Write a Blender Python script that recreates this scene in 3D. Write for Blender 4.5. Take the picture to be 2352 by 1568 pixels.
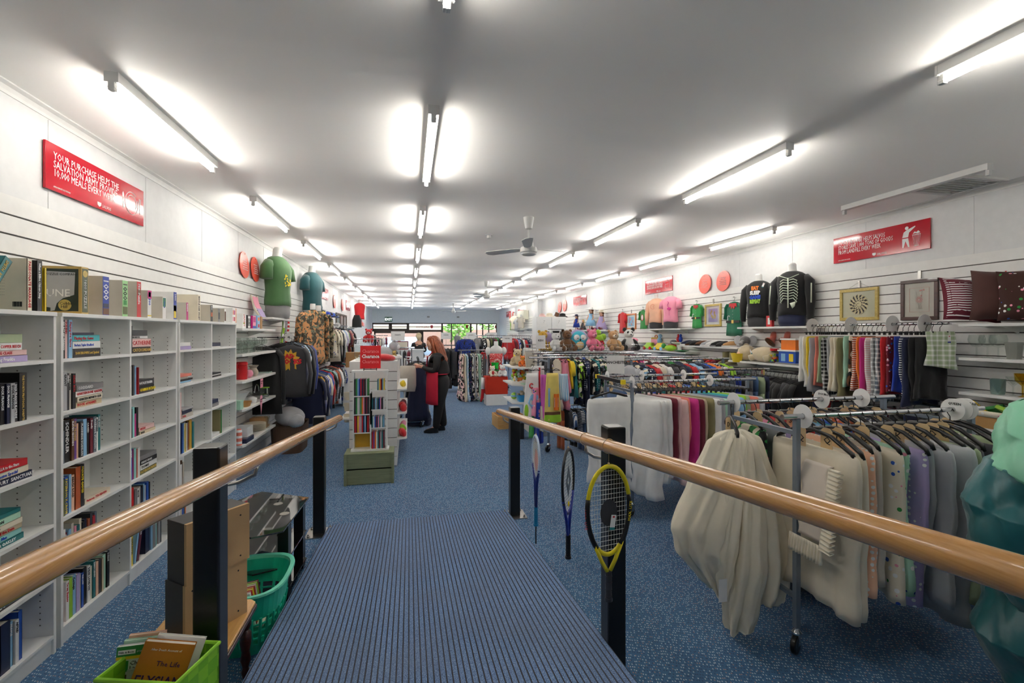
import bpy, math, random
from mathutils import Vector, Matrix, Euler
PI=math.pi
S=bpy.context.scene
for o in list(bpy.data.objects): bpy.data.objects.remove(o)
COL=S.collection
# ---------- camera ----------
F=1069.0; YAW=math.atan(236/F); EYE=1.70
cam=bpy.data.cameras.new('camera'); cam.sensor_fit='HORIZONTAL'; cam.sensor_width=36; cam.lens=F*36/2352
cam.shift_y=-19/2352; cam.clip_start=0.05; cam.clip_end=300
co=bpy.data.objects.new('camera',cam); COL.objects.link(co); co.location=(0,0,EYE); co.rotation_euler=(PI/2,0,-YAW); S.camera=co
# ---------- exposure ----------
S.view_settings.view_transform='Standard'; S.view_settings.look='None'; S.view_settings.gamma=1
S.view_settings.use_curve_mapping=False; S.view_settings.exposure=0.48
S.cycles.diffuse_bounces=7; S.cycles.max_bounces=14; S.cycles.transparent_max_bounces=24
# ---------- sky ----------
W=bpy.data.worlds.new('sky'); S.world=W; W.use_nodes=True
_n=W.node_tree.nodes; _l=W.node_tree.links; _bg=_n['Background']
_sky=_n.new('ShaderNodeTexSky'); _sky.sky_type='NISHITA'; _sky.sun_elevation=math.radians(48); _sky.sun_rotation=math.radians(150)
_sky.sun_disc=False; _sky.air_density=1.2; _sky.dust_density=2.5
_l.new(_sky.outputs[0],_bg.inputs[0]); _bg.inputs[1].default_value=0.75
TUBE=34.0     # strength of the fluorescent tubes
_sd=bpy.data.lights.new('sun','SUN'); _sd.energy=3.0; _sd.angle=0.02
_so=bpy.data.objects.new('sun',_sd); COL.objects.link(_so); _so.rotation_euler=(math.radians(42),0,math.radians(-150))
# ---------- colour ----------
def lin(c):
    return tuple((x/255/12.92 if x/255<=0.04045 else ((x/255+0.055)/1.055)**2.4) for x in c)
CN=dict(black=(22,22,24),charcoal=(52,52,56),grey=(128,128,130),silver=(176,178,182),white=(240,240,238),cream=(234,224,202),beige=(200,184,152),
 khaki=(140,132,92),brown=(104,66,40),tan=(184,140,92),rust=(176,84,40),orange=(232,122,36),yellow=(238,206,40),mustard=(206,160,44),
 lime=(150,200,50),green=(44,140,64),emerald=(20,120,80),olive=(92,100,56),teal=(26,116,120),turquoise=(60,180,190),aqua=(150,214,210),
 blue=(36,84,180),royal=(20,56,160),navy=(26,34,68),denim=(70,100,144),sky=(140,188,224),lilac=(176,160,206),purple=(104,56,140),
 magenta=(196,40,130),pink=(236,150,174),blush=(238,200,196),salmon=(226,128,110),red=(196,28,36),maroon=(110,24,44),mint=(178,222,196),peach=(246,196,164),
 stone=(196,190,178),slate=(92,104,118),sage=(160,176,140),gold=(190,160,90))
def C(n):
    if isinstance(n,str): n=CN[n]
    return (*lin(n),1.0)
MATS={}
class NT:
    def __init__(s,name):
        s.m=bpy.data.materials.new(name); s.m.use_nodes=True; s.n=s.m.node_tree.nodes; s.l=s.m.node_tree.links; s.b=s.n['Principled BSDF']
    def new(s,t,**k):
        x=s.n.new('ShaderNode'+t)
        for a,b in k.items(): setattr(x,a,b)
        return x
    def lk(s,a,b): s.l.new(a,b)
    def coords(s,scale=(1,1,1),obj=True,rot=(0,0,0)):
        t=s.new('TexCoord'); m=s.new('Mapping'); m.inputs['Scale'].default_value=scale; m.inputs['Rotation'].default_value=rot
        s.lk(t.outputs['Object' if obj else 'Generated'],m.inputs[0]); return m.outputs[0]
    def noise(s,vec,scale,det=2,rough=.5):
        x=s.new('TexNoise'); x.inputs['Scale'].default_value=scale; x.inputs['Detail'].default_value=det; x.inputs['Roughness'].default_value=rough
        if vec: s.lk(vec,x.inputs['Vector'])
        return x
    def ramp(s,fac,stops,const=False):
        r=s.new('ValToRGB'); e=r.color_ramp.elements; r.color_ramp.interpolation='CONSTANT' if const else 'LINEAR'
        while len(e)<len(stops): e.new(.5)
        for i,(p,c) in enumerate(stops): e[i].position=p; e[i].color=c if len(c)==4 else (*c,1)
        s.lk(fac,r.inputs[0]); return r.outputs[0]
    def mix(s,fac,a,b,mode='MIX'):
        x=s.new('Mix',data_type='RGBA',blend_type=mode)
        for v,i in ((fac,0),(a,6),(b,7)):
            if isinstance(v,(int,float)): x.inputs[i].default_value=v
            elif isinstance(v,tuple): x.inputs[i].default_value=v if len(v)==4 else (*v,1)
            else: s.lk(v,x.inputs[i])
        return x.outputs[2]
    def math(s,op,a,b=0.0):
        x=s.new('Math',operation=op)
        for v,i in ((a,0),(b,1)):
            if isinstance(v,(int,float)): x.inputs[i].default_value=v
            else: s.lk(v,x.inputs[i])
        return x.outputs[0]
    def base(s,v):
        if isinstance(v,tuple): s.b.inputs['Base Color'].default_value=v
        else: s.lk(v,s.b.inputs['Base Color'])
    def bump(s,h,st=.3,dist=.01):
        b=s.new('Bump'); b.inputs['Strength'].default_value=st; b.inputs['Distance'].default_value=dist
        s.lk(h,b.inputs['Height']); s.lk(b.outputs[0],s.b.inputs['Normal'])
    def set(s,**k):
        for a,b in k.items(): s.b.inputs[a.replace('_',' ')].default_value=b
        return s.m
def flat(name,col,rough=.5,metal=0.0,bump=0,bscale=200,**k):
    if name in MATS: return MATS[name]
    t=NT(name); t.base(C(col)); t.set(Roughness=rough,Metallic=metal)
    if k: t.set(**k)
    v=t.coords()
    n=t.noise(v,14,3)
    c=t.mix(1.0,C(col),t.ramp(n.outputs[0],[(.25,(.93,.93,.93)),(.75,(1.0,1.0,1.0))]),'MULTIPLY'); t.base(c)
    if bump: t.bump(t.noise(v,bscale,2).outputs[0],bump,.002)
    MATS[name]=t.m; return t.m
def emis(name,col,st):
    t=NT(name); t.set(Emission_Strength=st); t.b.inputs['Emission Color'].default_value=C(col); t.base(C(col)); MATS[name]=t.m; return t.m
def ocol(name,rough=.7,kind='plain',sheen=0.0,bump=0.15,bscale=300,metal=0.0,**k):
    """material whose colour is the object's own colour; kind adds a woven / printed pattern"""
    if name in MATS: return MATS[name]
    t=NT(name); oi=t.new('ObjectInfo'); col=oi.outputs['Color']; v=t.coords()
    if kind=='plain': c=t.mix(1.0,col,t.ramp(t.noise(v,9,3).outputs[0],[(.3,(.88,.88,.88)),(.7,(1,1,1))]),'MULTIPLY')
    elif kind in('stripe','vstripe','wide'):
        w=t.new('TexWave',bands_direction='Z' if kind!='vstripe' else 'X'); w.inputs['Scale'].default_value={'stripe':14,'vstripe':16,'wide':5}[kind]; t.lk(v,w.inputs[0])
        c=t.mix(t.ramp(w.outputs[0],[(0,(0,0,0)),(.62,(1,1,1))],True),col,C('white'))
    elif kind=='plaid':
        cs=[]
        for d in 'XZ':
            w=t.new('TexWave',bands_direction=d); w.inputs['Scale'].default_value=7; t.lk(v,w.inputs[0]); cs.append(t.ramp(w.outputs[0],[(0,(.0,.0,.0)),(.6,(.5,.5,.5)),(.92,(1,1,1))],True))
        f=t.mix(.5,cs[0],cs[1]); c=t.mix(f,col,C('white'))
    elif kind=='floral':
        vo=t.new('TexVoronoi'); vo.inputs['Scale'].default_value=26; t.lk(v,vo.inputs['Vector'])
        m=t.ramp(vo.outputs['Distance'],[(0,(1,1,1)),(.28,(0,0,0))],True)
        c=t.mix(m,col,t.ramp(vo.outputs['Color'],[(0,C('pink')),(.35,C('green')),(.5,C('blue')),(.65,C('white'))],True))
    elif kind=='dots':
        vo=t.new('TexVoronoi'); vo.inputs['Scale'].default_value=34; vo.inputs['Randomness'].default_value=.25; t.lk(v,vo.inputs['Vector'])
        c=t.mix(t.ramp(vo.outputs['Distance'],[(0,(1,1,1)),(.3,(0,0,0))],True),col,C('white'))
    elif kind=='print':
        n=t.noise(v,16,3); c=t.mix(t.ramp(n.outputs[0],[(0,(0,0,0)),(.5,(1,1,1))],True),col,C('black'))
        c=t.mix(t.ramp(t.noise(v,11,1).outputs[0],[(0,(0,0,0)),(.62,(1,1,1))],True),c,C('cream'))
    elif kind=='camo':
        c=t.mix(t.ramp(t.noise(v,13,2).outputs[0],[(0,(0,0,0)),(.5,(1,1,1))],True),col,C((70,64,52)))
        c=t.mix(t.ramp(t.noise(v,22,1).outputs[0],[(0,(0,0,0)),(.58,(1,1,1))],True),c,C((112,116,96)))
    elif kind=='sequin':
        vo=t.new('TexVoronoi'); vo.inputs['Scale'].default_value=90; t.lk(v,vo.inputs['Vector']); c=t.mix(.5,col,t.mix(t.ramp(vo.outputs['Color'],[(0,(0,0,0)),(.7,(1,1,1))],True),col,C('white')))
    elif kind=='leopard':
        vo=t.new('TexVoronoi',feature='DISTANCE_TO_EDGE'); vo.inputs['Scale'].default_value=26; t.lk(v,vo.inputs['Vector'])
        n=t.noise(v,40,2); c=t.mix(t.ramp(t.math('ADD',vo.outputs['Distance'],t.math('MULTIPLY',n.outputs[0],.12)),[(0,(1,1,1)),(.16,(0,0,0))],True),col,C('black'))
    t.base(c); t.set(Roughness=rough,Metallic=metal); 
    if sheen: t.set(Sheen_Weight=sheen)
    if k: t.set(**k)
    if bump:
        b=t.math('ADD',t.noise(v,bscale,1).outputs[0],t.math('MULTIPLY',t.noise(v,22,2).outputs[0],2.0))
        t.bump(b,bump,.003)
    MATS[name]=t.m; return t.m
white=flat('white laminate',(234,235,233),.35)
white_m=flat('white painted metal',(225,225,222),.4)
wallp=flat('wall paint',(222,223,223),.55,bump=.05,bscale=60)
slatm=flat('slat board',(232,232,229),.38)
groove=flat('slat groove',(92,88,84),.6)
black_m=flat('black painted steel',(14,14,16),.28)
blackp=flat('black plastic',(12,12,13),.3)
steel=flat('brushed steel',(170,168,164),.3,1.0)
chrome=flat('chrome',(205,208,212),.14,1.0)
slate_m=flat('satin chrome steel',(136,148,162),.28,.5)
paper=flat('paper',(224,216,196),.85,bump=.3,bscale=500)
cardw=flat('white card',(236,236,234),.6)
mdf=flat('bare fibreboard',(190,156,112),.8,bump=.2)
ash=flat('black ash veneer',(30,30,32),.45)
redsign=flat('red acrylic sign',(184,6,34),.12)
coral=flat('coral disc',(226,84,66),.3)
inkw=flat('white ink',(240,240,240),.5)
inkk=flat('black ink',(16,16,18),.5)
inkr=flat('red ink',(196,24,36),.5)
inkb=flat('blue ink',(24,70,180),.5)
inky=flat('yellow ink',(240,214,30),.5)
inkg=flat('gold ink',(214,180,90),.5)
skin=flat('skin',(214,164,140),.5,Subsurface_Weight=.1)
tagm=flat('manila tag',(224,196,150),.7)
brownf=flat('brown aluminium',(74,60,48),.5)
fabric=ocol('cloth',.85,sheen=.2); FAB={'plain':fabric}
for _k in 'stripe vstripe wide plaid floral dots print camo sequin leopard'.split(): FAB[_k]=ocol('cloth '+_k,.85 if _k!='sequin' else .25,_k)
plastic=ocol('coloured plastic',.3,bump=0)
cover=ocol('book cover',.4,bump=0)
card=ocol('printed card',.45,bump=0)
fur=ocol('plush fur',.95,sheen=.6,bump=1.0,bscale=160)
def mk_glass(name,col=(1,1,1,1),rough=0.0,alpha=None):
    t=NT(name); t.set(Roughness=rough,Transmission_Weight=1.0,IOR=1.45); t.base(col)
    # thin glass: let most light straight through so panes do not turn black
    tr=t.new('BsdfTransparent'); tr.inputs[0].default_value=col; gl=t.new('BsdfGlossy'); gl.inputs['Roughness'].default_value=.03
    lw=t.new('LayerWeight'); lw.inputs[0].default_value=.5; mx=t.new('MixShader')
    t.lk(t.math('ADD',t.math('MULTIPLY',t.math('POWER',lw.outputs['Facing'],4.0),.55),.035),mx.inputs[0]); t.lk(tr.outputs[0],mx.inputs[1]); t.lk(gl.outputs[0],mx.inputs[2])
    t.lk(mx.outputs[0],t.n['Material Output'].inputs[0]); MATS[name]=t.m; return t.m
glass=mk_glass('clear glass',(.93,.95,.94,1)); pane=mk_glass('window pane',(.95,.97,.97,1)); amber=mk_glass('amber glass',(.85,.7,.25,1)); smoke=mk_glass('smoked glass',(.35,.36,.4,1))
mirr=flat('black glass',(22,22,24),.03,0.0,Specular_IOR_Level=.9,Coat_Weight=1.0)
def mk_carpet():
    t=NT('blue flecked carpet'); v=t.coords()
    m=t.new('Mapping'); m.inputs['Scale'].default_value=(84,44,1); m.inputs['Rotation'].default_value=(0,0,.22); t.lk(v,m.inputs[0])
    vo=t.new('TexVoronoi',voronoi_dimensions='2D'); vo.inputs['Scale'].default_value=1.0; vo.inputs['Randomness'].default_value=.55; t.lk(m.outputs[0],vo.inputs['Vector'])
    base=t.mix(t.ramp(t.noise(v,1.2,3).outputs[0],[(.3,(0,0,0)),(.7,(1,1,1))]),C((44,98,140)),C((62,120,160)))
    base=t.mix(t.ramp(t.noise(v,420,2).outputs[0],[(.35,(0,0,0)),(.65,(1,1,1))]),base,C((34,74,116)))
    mk=t.ramp(vo.outputs['Distance'],[(0,(1,1,1)),(.2,(0,0,0))],True)
    c=t.mix(t.math('MULTIPLY',mk,.9),base,t.ramp(vo.outputs['Color'],[(0,C((210,214,220))),(.5,C((190,140,120))),(.62,C((24,40,80)))],True))
    t.base(c); t.set(Roughness=.85,Sheen_Weight=.12); t.bump(t.noise(v,380,2).outputs[0],.5,.004); return t.m
carpet=mk_carpet()
def mk_mat():
    t=NT('ribbed ramp mat'); v=t.coords(); sx=t.new('SeparateXYZ'); t.lk(v,sx.inputs[0])
    fr=t.math('FRACT',t.math('MULTIPLY',sx.outputs[0],1/.0262)); rib=t.ramp(fr,[(0,(0,0,0)),(.05,(1,1,1)),(.78,(1,1,1)),(.83,(0,0,0))])
    n=t.ramp(t.noise(v,230,3,.7).outputs[0],[(.32,C((44,64,100))),(.5,C((92,122,166))),(.68,C((150,174,208)))])
    c=t.mix(rib,C((48,46,50)),n); c=t.mix(t.ramp(t.noise(v,3,3).outputs[0],[(.35,(0,0,0)),(.7,(.35,.35,.35))]),c,C((96,104,120)))
    t.base(c); t.set(Roughness=.95); t.bump(t.math('ADD',rib,t.math('MULTIPLY',t.noise(v,300,2).outputs[0],.5)),1.0,.004); return t.m
rampmat=mk_mat()
def mk_wood(name,a,b,sc=(3,60,60),rough=.3,coat=.4):
    t=NT(name); v=t.coords(sc); n=t.noise(v,1.6,4,.6); t.base(t.ramp(n.outputs[0],[(.3,C(a)),(.7,C(b))])); t.set(Roughness=rough,Coat_Weight=coat); MATS[name]=t.m; return t.m
oak=mk_wood('varnished tasmanian oak',(180,130,72),(200,152,92),(170,7,170),.26,.6)
woodt=mk_wood('table veneer',(196,148,84),(216,170,104),(50,4,50))
darkw=mk_wood('dark turned wood',(48,22,18),(74,36,28))
crate_g=mk_wood('green painted timber',(112,120,92),(128,136,106),(4,60,60),.7,0)
goldf=mk_wood('gilt frame',(170,146,70),(200,178,96),(30,30,30),.4,.2)
pine=mk_wood('pine timber',(196,148,84),(220,178,116),(6,50,50),.6,0)
wick=flat('brown wicker',(84,62,46),.8,bump=1,bscale=90); wickl=flat('light wicker',(186,142,84),.7,bump=1,bscale=110)
# ---------- mesh builder ----------
class MB:
    def __init__(s): s.v=[]; s.f=[]; s.mi=[]; s.M=None
    def add(s,vs,fs,m=0):
        b=len(s.v)
        if s.M is not None: vs=[tuple(s.M@Vector(p)) for p in vs]
        s.v+=vs; s.f+=[tuple(b+i for i in f) for f in fs]; s.mi+=[m]*len(fs); return s
    def box(s,c,d,m=0,rz=0,rx=0,ry=0,taper=1.0):
        R=Euler((rx,ry,rz)).to_matrix(); vs=[]
        for z in(-1,1):
            k=taper if z>0 else 1
            for x,y in((-1,-1),(1,-1),(1,1),(-1,1)):
                p=R@Vector((x*d[0]/2*k,y*d[1]/2*k,z*d[2]/2)); vs.append((p.x+c[0],p.y+c[1],p.z+c[2]))
        return s.add(vs,[(3,2,1,0),(4,5,6,7),(0,1,5,4),(1,2,6,5),(2,3,7,6),(3,0,4,7)],m)
    def b2(s,x0,x1,y0,y1,z0,z1,m=0): return s.box(((x0+x1)/2,(y0+y1)/2,(z0+z1)/2),(abs(x1-x0),abs(y1-y0),abs(z1-z0)),m)
    def tube(s,pts,r,n=8,m=0,closed=False,flat=1.0):
        P=[Vector(p) for p in pts]; N=len(P); vs=[]; up=None
        for i,p in enumerate(P):
            a=P[(i-1)%N] if (i>0 or closed) else p; b=P[(i+1)%N] if (i<N-1 or closed) else p
            d=(b-a); d=d.normalized() if d.length>1e-9 else Vector((0,0,1))
            if up is None: up=Vector((0,0,1)) if abs(d.z)<.9 else Vector((0,1,0))
            x=up.cross(d); x=x.normalized() if x.length>1e-6 else Vector((1,0,0)); y=d.cross(x).normalized(); up=y
            rr=r[i] if isinstance(r,(list,tuple)) else r
            for k in range(n):
                t=2*PI*k/n; q=p+x*(math.cos(t)*rr)+y*(math.sin(t)*rr*flat); vs.append(tuple(q))
        fs=[]; L=N if closed else N-1
        for i in range(L):
            j=(i+1)%N
            for k in range(n): fs.append((i*n+k,i*n+(k+1)%n,j*n+(k+1)%n,j*n+k))
        if not closed: fs+= [tuple(reversed(range(n))),tuple((N-1)*n+k for k in range(n))]
        return s.add(vs,fs,m)
    def lathe(s,prof,c=(0,0,0),n=16,m=0,axis='Z',cap=True):
        vs=[]
        for r,z in prof:
            for k in range(n):
                t=2*PI*k/n; x,y=r*math.cos(t),r*math.sin(t)
                p=(x,y,z) if axis=='Z' else ((z,x,y) if axis=='X' else (x,z,y)); vs.append((p[0]+c[0],p[1]+c[1],p[2]+c[2]))
        fs=[]
        for i in range(len(prof)-1):
            for k in range(n): fs.append((i*n+k,i*n+(k+1)%n,(i+1)*n+(k+1)%n,(i+1)*n+k))
        if cap: fs+=[tuple(reversed(range(n))),tuple((len(prof)-1)*n+k for k in range(n))]
        return s.add(vs,fs,m)
    def loft(s,rings,n=16,m=0,e=2.0,fn=None,cap=True):
        """rings: (cx,cy,z,rx,ry)"""
        vs=[]
        for i,(cx,cy,z,rx,ry) in enumerate(rings):
            for k in range(n):
                t=2*PI*k/n; ct,st=math.cos(t),math.sin(t)
                x=math.copysign(abs(ct)**(2/e),ct)*rx; y=math.copysign(abs(st)**(2/e),st)*ry
                p=(cx+x,cy+y,z)
                if fn: p=fn(p,i,t)
                vs.append(p)
        fs=[]
        for i in range(len(rings)-1):
            for k in range(n): fs.append((i*n+k,i*n+(k+1)%n,(i+1)*n+(k+1)%n,(i+1)*n+k))
        if cap: fs+=[tuple(reversed(range(n))),tuple((len(rings)-1)*n+k for k in range(n))]
        return s.add(vs,fs,m)
    def ball(s,c,r,n=12,m=0,rot=None,h=None):
        if not isinstance(r,(tuple,list)): r=(r,r,r)
        h=h or max(5,n*2//3); vs=[]; R=Euler(rot).to_matrix() if rot else None
        for i in range(1,h):
            a=PI*i/h
            for k in range(n):
                t=2*PI*k/n; p=Vector((math.sin(a)*math.cos(t)*r[0],math.sin(a)*math.sin(t)*r[1],math.cos(a)*r[2])); p=R@p if R else p; vs.append((p.x+c[0],p.y+c[1],p.z+c[2]))
        for z in(1,-1):
            p=Vector((0,0,z*r[2])); p=R@p if R else p; vs.append((p.x+c[0],p.y+c[1],p.z+c[2]))
        T=len(vs)-2; fs=[]
        for i in range(h-2):
            for k in range(n): fs.append((i*n+k,(i+1)*n+k,(i+1)*n+(k+1)%n,i*n+(k+1)%n))
        for k in range(n): fs.append((T,k,(k+1)%n)); fs.append((T+1,(h-2)*n+(k+1)%n,(h-2)*n+k))
        return s.add(vs,fs,m)
    def prism(s,poly,a,b,plane='XY',m=0):
        """poly 2-D outline, extruded between a and b along the third axis"""
        f={'XY':lambda u,v,w:(u,v,w),'XZ':lambda u,v,w:(u,w,v),'YZ':lambda u,v,w:(w,u,v)}[plane]
        n=len(poly); vs=[f(u,v,a) for u,v in poly]+[f(u,v,b) for u,v in poly]
        return s.add(vs,[tuple(reversed(range(n))),tuple(range(n,2*n))]+[(i,(i+1)%n,(i+1)%n+n,i+n) for i in range(n)],m)
    def grid(s,fn,nu,nv,m=0):
        vs=[fn(i/nu,j/nv) for j in range(nv+1) for i in range(nu+1)]
        return s.add(vs,[(j*(nu+1)+i,j*(nu+1)+i+1,(j+1)*(nu+1)+i+1,(j+1)*(nu+1)+i) for j in range(nv) for i in range(nu)],m)
    def sheet(s,fn,nu,nv,th,m=0):
        """closed slab following fn, th thick"""
        P=[[Vector(fn(i/nu,j/nv)) for i in range(nu+1)] for j in range(nv+1)]; A=[];B=[]
        for j in range(nv+1):
            for i in range(nu+1):
                du=P[j][min(i+1,nu)]-P[j][max(i-1,0)]; dv=P[min(j+1,nv)][i]-P[max(j-1,0)][i]; n=du.cross(dv)
                n=n.normalized() if n.length>1e-9 else Vector((0,1,0)); A.append(tuple(P[j][i]+n*th/2)); B.append(tuple(P[j][i]-n*th/2))
        w=nu+1; q=len(A); fs=[]
        for j in range(nv):
            for i in range(nu):
                a=j*w+i; fs.append((a,a+1,a+1+w,a+w)); fs.append((q+a,q+a+w,q+a+w+1,q+a+1))
        for i in range(nu): fs.append((i,q+i,q+i+1,i+1)); a=nv*w+i; fs.append((a,a+1,q+a+1,q+a))
        for j in range(nv): a=j*w; fs.append((a,a+w,q+a+w,q+a)); a=j*w+nu; fs.append((a,q+a,q+a+w,a+w))
        return s.add(A+B,fs,m)
    def mesh(s,name,mats,smooth=False):
        me=bpy.data.meshes.new(name); me.from_pydata(s.v,[],s.f); me.update()
        for m in (mats if isinstance(mats,(list,tuple)) else [mats]): me.materials.append(m)
        if any(s.mi): me.polygons.foreach_set('material_index',s.mi)
        if smooth:
            if hasattr(me,'shade_smooth'): me.shade_smooth()
            if isinstance(smooth,float) and hasattr(me,'set_sharp_from_angle'): me.set_sharp_from_angle(angle=smooth)
        return me
    def obj(s,name,mats,parent=None,loc=(0,0,0),rot=(0,0,0),smooth=False,bevel=0,color=None,sub=0):
        return ob(name,s.mesh(name,mats,smooth),parent,loc,rot,color,bevel,sub)
def ob(name,me,parent=None,loc=(0,0,0),rot=(0,0,0),color=None,bevel=0,sub=0):
    o=bpy.data.objects.new(name,me); COL.objects.link(o); o.location=loc; o.rotation_euler=rot
    if parent: o.parent=parent
    if color: o.color=C(color)
    if bevel:
        b=o.modifiers.new('bevel','BEVEL'); b.width=bevel; b.segments=2; b.limit_method='ANGLE'
    if sub:
        b=o.modifiers.new('sub','SUBSURF'); b.levels=b.render_levels=sub
    return o
LAB={}
def top(o,label,cat,group=None):
    o['label']=label; o['category']=cat
    if group: o['group']=group
    LAB.setdefault(label,[]).append((o.name,group)); 
    n=len(label.split())
    if n<4 or n>16: print('LABELLEN',n,label)
    return o
def E(name,label,cat,loc=(0,0,0),rz=0,group=None,rot=None):
    o=bpy.data.objects.new(name,None); COL.objects.link(o); o.location=loc; o.rotation_euler=rot or (0,0,rz); o.empty_display_size=.1
    return top(o,label,cat,group)
def st(o): o['kind']='structure'; return o
_TX={}
def text(s,size,mat,parent=None,loc=(0,0,0),rot=(PI/2,0,0),name='lettering',sx=1.0,align='LEFT',ext=.0006,line=1.0,shear=0,bold=0):
    key=(s,size,mat.name,sx,align,line,shear,bold)
    if key not in _TX:
        c=bpy.data.curves.new('t','FONT'); c.body=s; c.size=size; c.align_x=align; c.extrude=ext; c.space_line=line; c.resolution_u=1; c.shear=shear; c.offset=bold
        t=bpy.data.objects.new('t',c); me=bpy.data.meshes.new_from_object(t); bpy.data.objects.remove(t); bpy.data.curves.remove(c)
        for v in me.vertices: v.co.x*=sx
        me.name=name; me.materials.clear(); me.materials.append(mat); _TX[key]=me
    return ob(name,_TX[key],parent,loc,rot)
FX=(PI/2,0,PI/2)   # lettering that faces +X
FY=(PI/2,0,0)      # faces -Y
FR=(PI/2,0,-PI/2)  # faces -X
# ================= ROOM =================
XL,XR,YB,YN,ZC=-2.10,5.13,26.6,-2.6,3.03
st(MB().b2(XL-.1,XR+.1,YN-.1,YB,-.1,0).obj('floor',carpet))
def mk_ceil():
    t=NT('ceiling paint'); v=t.coords(); n=t.noise(v,.7,3); t.base(t.ramp(n.outputs[0],[(.3,C((248,243,234))),(.7,C((252,248,240)))]))
    m=t.new('Mapping'); m.inputs['Scale'].default_value=(.25,2.2,1); t.lk(v,m.inputs[0])
    t.set(Roughness=.5,Sheen_Weight=1.0,Sheen_Roughness=.6); t.bump(t.noise(m.outputs[0],1.3,2).outputs[0],.35,.03); return t.m
st(MB().b2(XL-.1,XR+.1,YN-.1,YB+.2,ZC,ZC+.12).obj('ceiling',mk_ceil()))
st(MB().b2(XL-.15,XL,YN-.1,YB+.2,0,ZC).obj('wall_left',wallp))
st(MB().b2(XR,XR+.15,YN-.1,YB+.2,0,ZC).obj('wall_right',wallp))
st(MB().b2(XL,XR,YN-.15,YN,0,ZC).obj('wall_behind',wallp))
# faint vertical joints of the wall sheeting
for i,(x,sx) in enumerate(((XL,1),(XR,-1))):
    m=MB()
    for k in range(24):
        y=1.2+k*1.05
        m.b2(x,x+sx*.003,y,y+.02,2.44,ZC-.06)
    st(m.obj('trim_%d'%(i+1),wallp))
# coving
for i,(x,sx) in enumerate(((XL,1),(XR,-1))):
    m=MB(); m.prism([(x,ZC),(x,ZC-.055),(x+sx*.006,ZC-.055),(x+sx*.012,ZC-.04),(x+sx*.022,ZC-.02),(x+sx*.042,ZC-.008),(x+sx*.042,ZC)],YN,YB,'XZ')
    st(m.obj('trim_%d'%(i+3),white_m))
# slat walls: boards with grooves
def slats(y0,y1,x,sx,ztop,n,pitch,name):
    m=MB(); th=.02
    m.b2(x,x+sx*.008,y0,y1,ztop-n*pitch-.02,ztop,1)
    z=ztop
    for k in range(n+1):
        h=(.098 if k==0 else pitch-.010)
        zb=max(z-h,0.02); m.b2(x+sx*.004,x+sx*th,y0,y1,zb,z,0); z=z-h-.010
        if z<.06: break
    o=m.obj(name,[slatm,groove]); return st(o)
slats(0.3,11.9,XL,1,2.435,22,.1045,'trim_5')
slats(0.8,17.6,XR,-1,2.435,22,.1045,'trim_6')
slats(18.4,24.5,XR,-1,2.435,22,.1045,'trim_7')
# back wall with shop window openings
wb=MB(); Zw=2.27
wb.b2(XL,XR,YB,YB+.18,Zw,ZC); wb.b2(XL,-2.02,YB,YB+.18,0,Zw); wb.b2(4.98,XR,YB,YB+.18,0,Zw); wb.b2(2.0,4.98,YB,YB+.18,0,.35)
st(wb.obj('wall_back',flat('grey wall paint',(224,228,226),.6)))
st(MB().b2(XL,-1.98,YB-.35,YB,0,ZC).obj('trim_8',wallp))
def win(n,x0,x1,z0,z1,fw=.06,mull=()):
    r=E('window_%d'%n,'x','x',(0,YB+.06,0)); [r.pop(k) if False else None for k in ()]
    del r['label']; del r['category']; st(r)
    m=MB(); m.b2(x0,x0+fw,-.03,.03,z0,z1); m.b2(x1-fw,x1,-.03,.03,z0,z1); m.b2(x0,x1,-.03,.03,z0,z0+fw); m.b2(x0,x1,-.03,.03,z1-fw,z1)
    for q in mull: m.b2(q-.03,q+.03,-.03,.03,z0,z1)
    m.obj('frame',brownf,r); MB().b2(x0+fw,x1-fw,-.004,.004,z0+fw,z1-fw).obj('pane',pane,r); return r
LAB.clear()
xs=[-2.02,-1.0,-.1]
win(1,-2.02,-1.02,1.86,Zw,.09); win(2,-1.02,-.05,1.86,Zw,.09)
w3=win(3,-.05,1.82,1.84,Zw,.05); w4=win(4,1.82,3.45,.35,Zw,.05,(2.35,)); w5=win(5,3.45,4.98,.35,Zw,.05,(3.8,4.15,4.5))
win(6,.72,1.82,.05,1.84,.06)
def door(n,x0,x1,z1):
    r=bpy.data.objects.new('door_%d'%n,None); COL.objects.link(r); st(r); r.location=(0,YB+.06,0)
    m=MB(); 
    for a,b in((x0,x0+.09),(x1-.09,x1)): m.b2(a,b,-.03,.03,0,z1)
    m.b2(x0,x1,-.03,.03,z1-.1,z1); m.b2(x0,x1,-.03,.03,0,.12); m.obj('frame',brownf,r); MB().b2(x0+.09,x1-.09,-.004,.004,.12,z1-.1).obj('pane',pane,r)
    MB().tube([(x1-.15,-.03,.9),(x1-.15,-.08,.93),(x1-.15,-.08,1.17),(x1-.15,-.03,1.2)],.012).obj('handle',steel,r)
door(1,-1.9,-.55,1.8); door(2,-.55,.72,1.8)
st(MB().b2(-2.02,1.82,YB+.01,YB+.11,1.79,1.87).obj('trim_9',brownf))
for w,x,z in((w3,1.1,2.0),(w4,3.1,2.02),(w5,4.8,2.0)):
    text('SALVOS',.16,inkr,w,(x,.01,z),(PI/2,0,PI),name='window_lettering',sx=1.3)
    MB().prism([(-.07,.14),(-.07,0),(0,-.06),(.07,0),(.07,.14)],-.001,.001,'XZ').obj('window_emblem',inkr,w,(x+.14,.02,z+.02))
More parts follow.
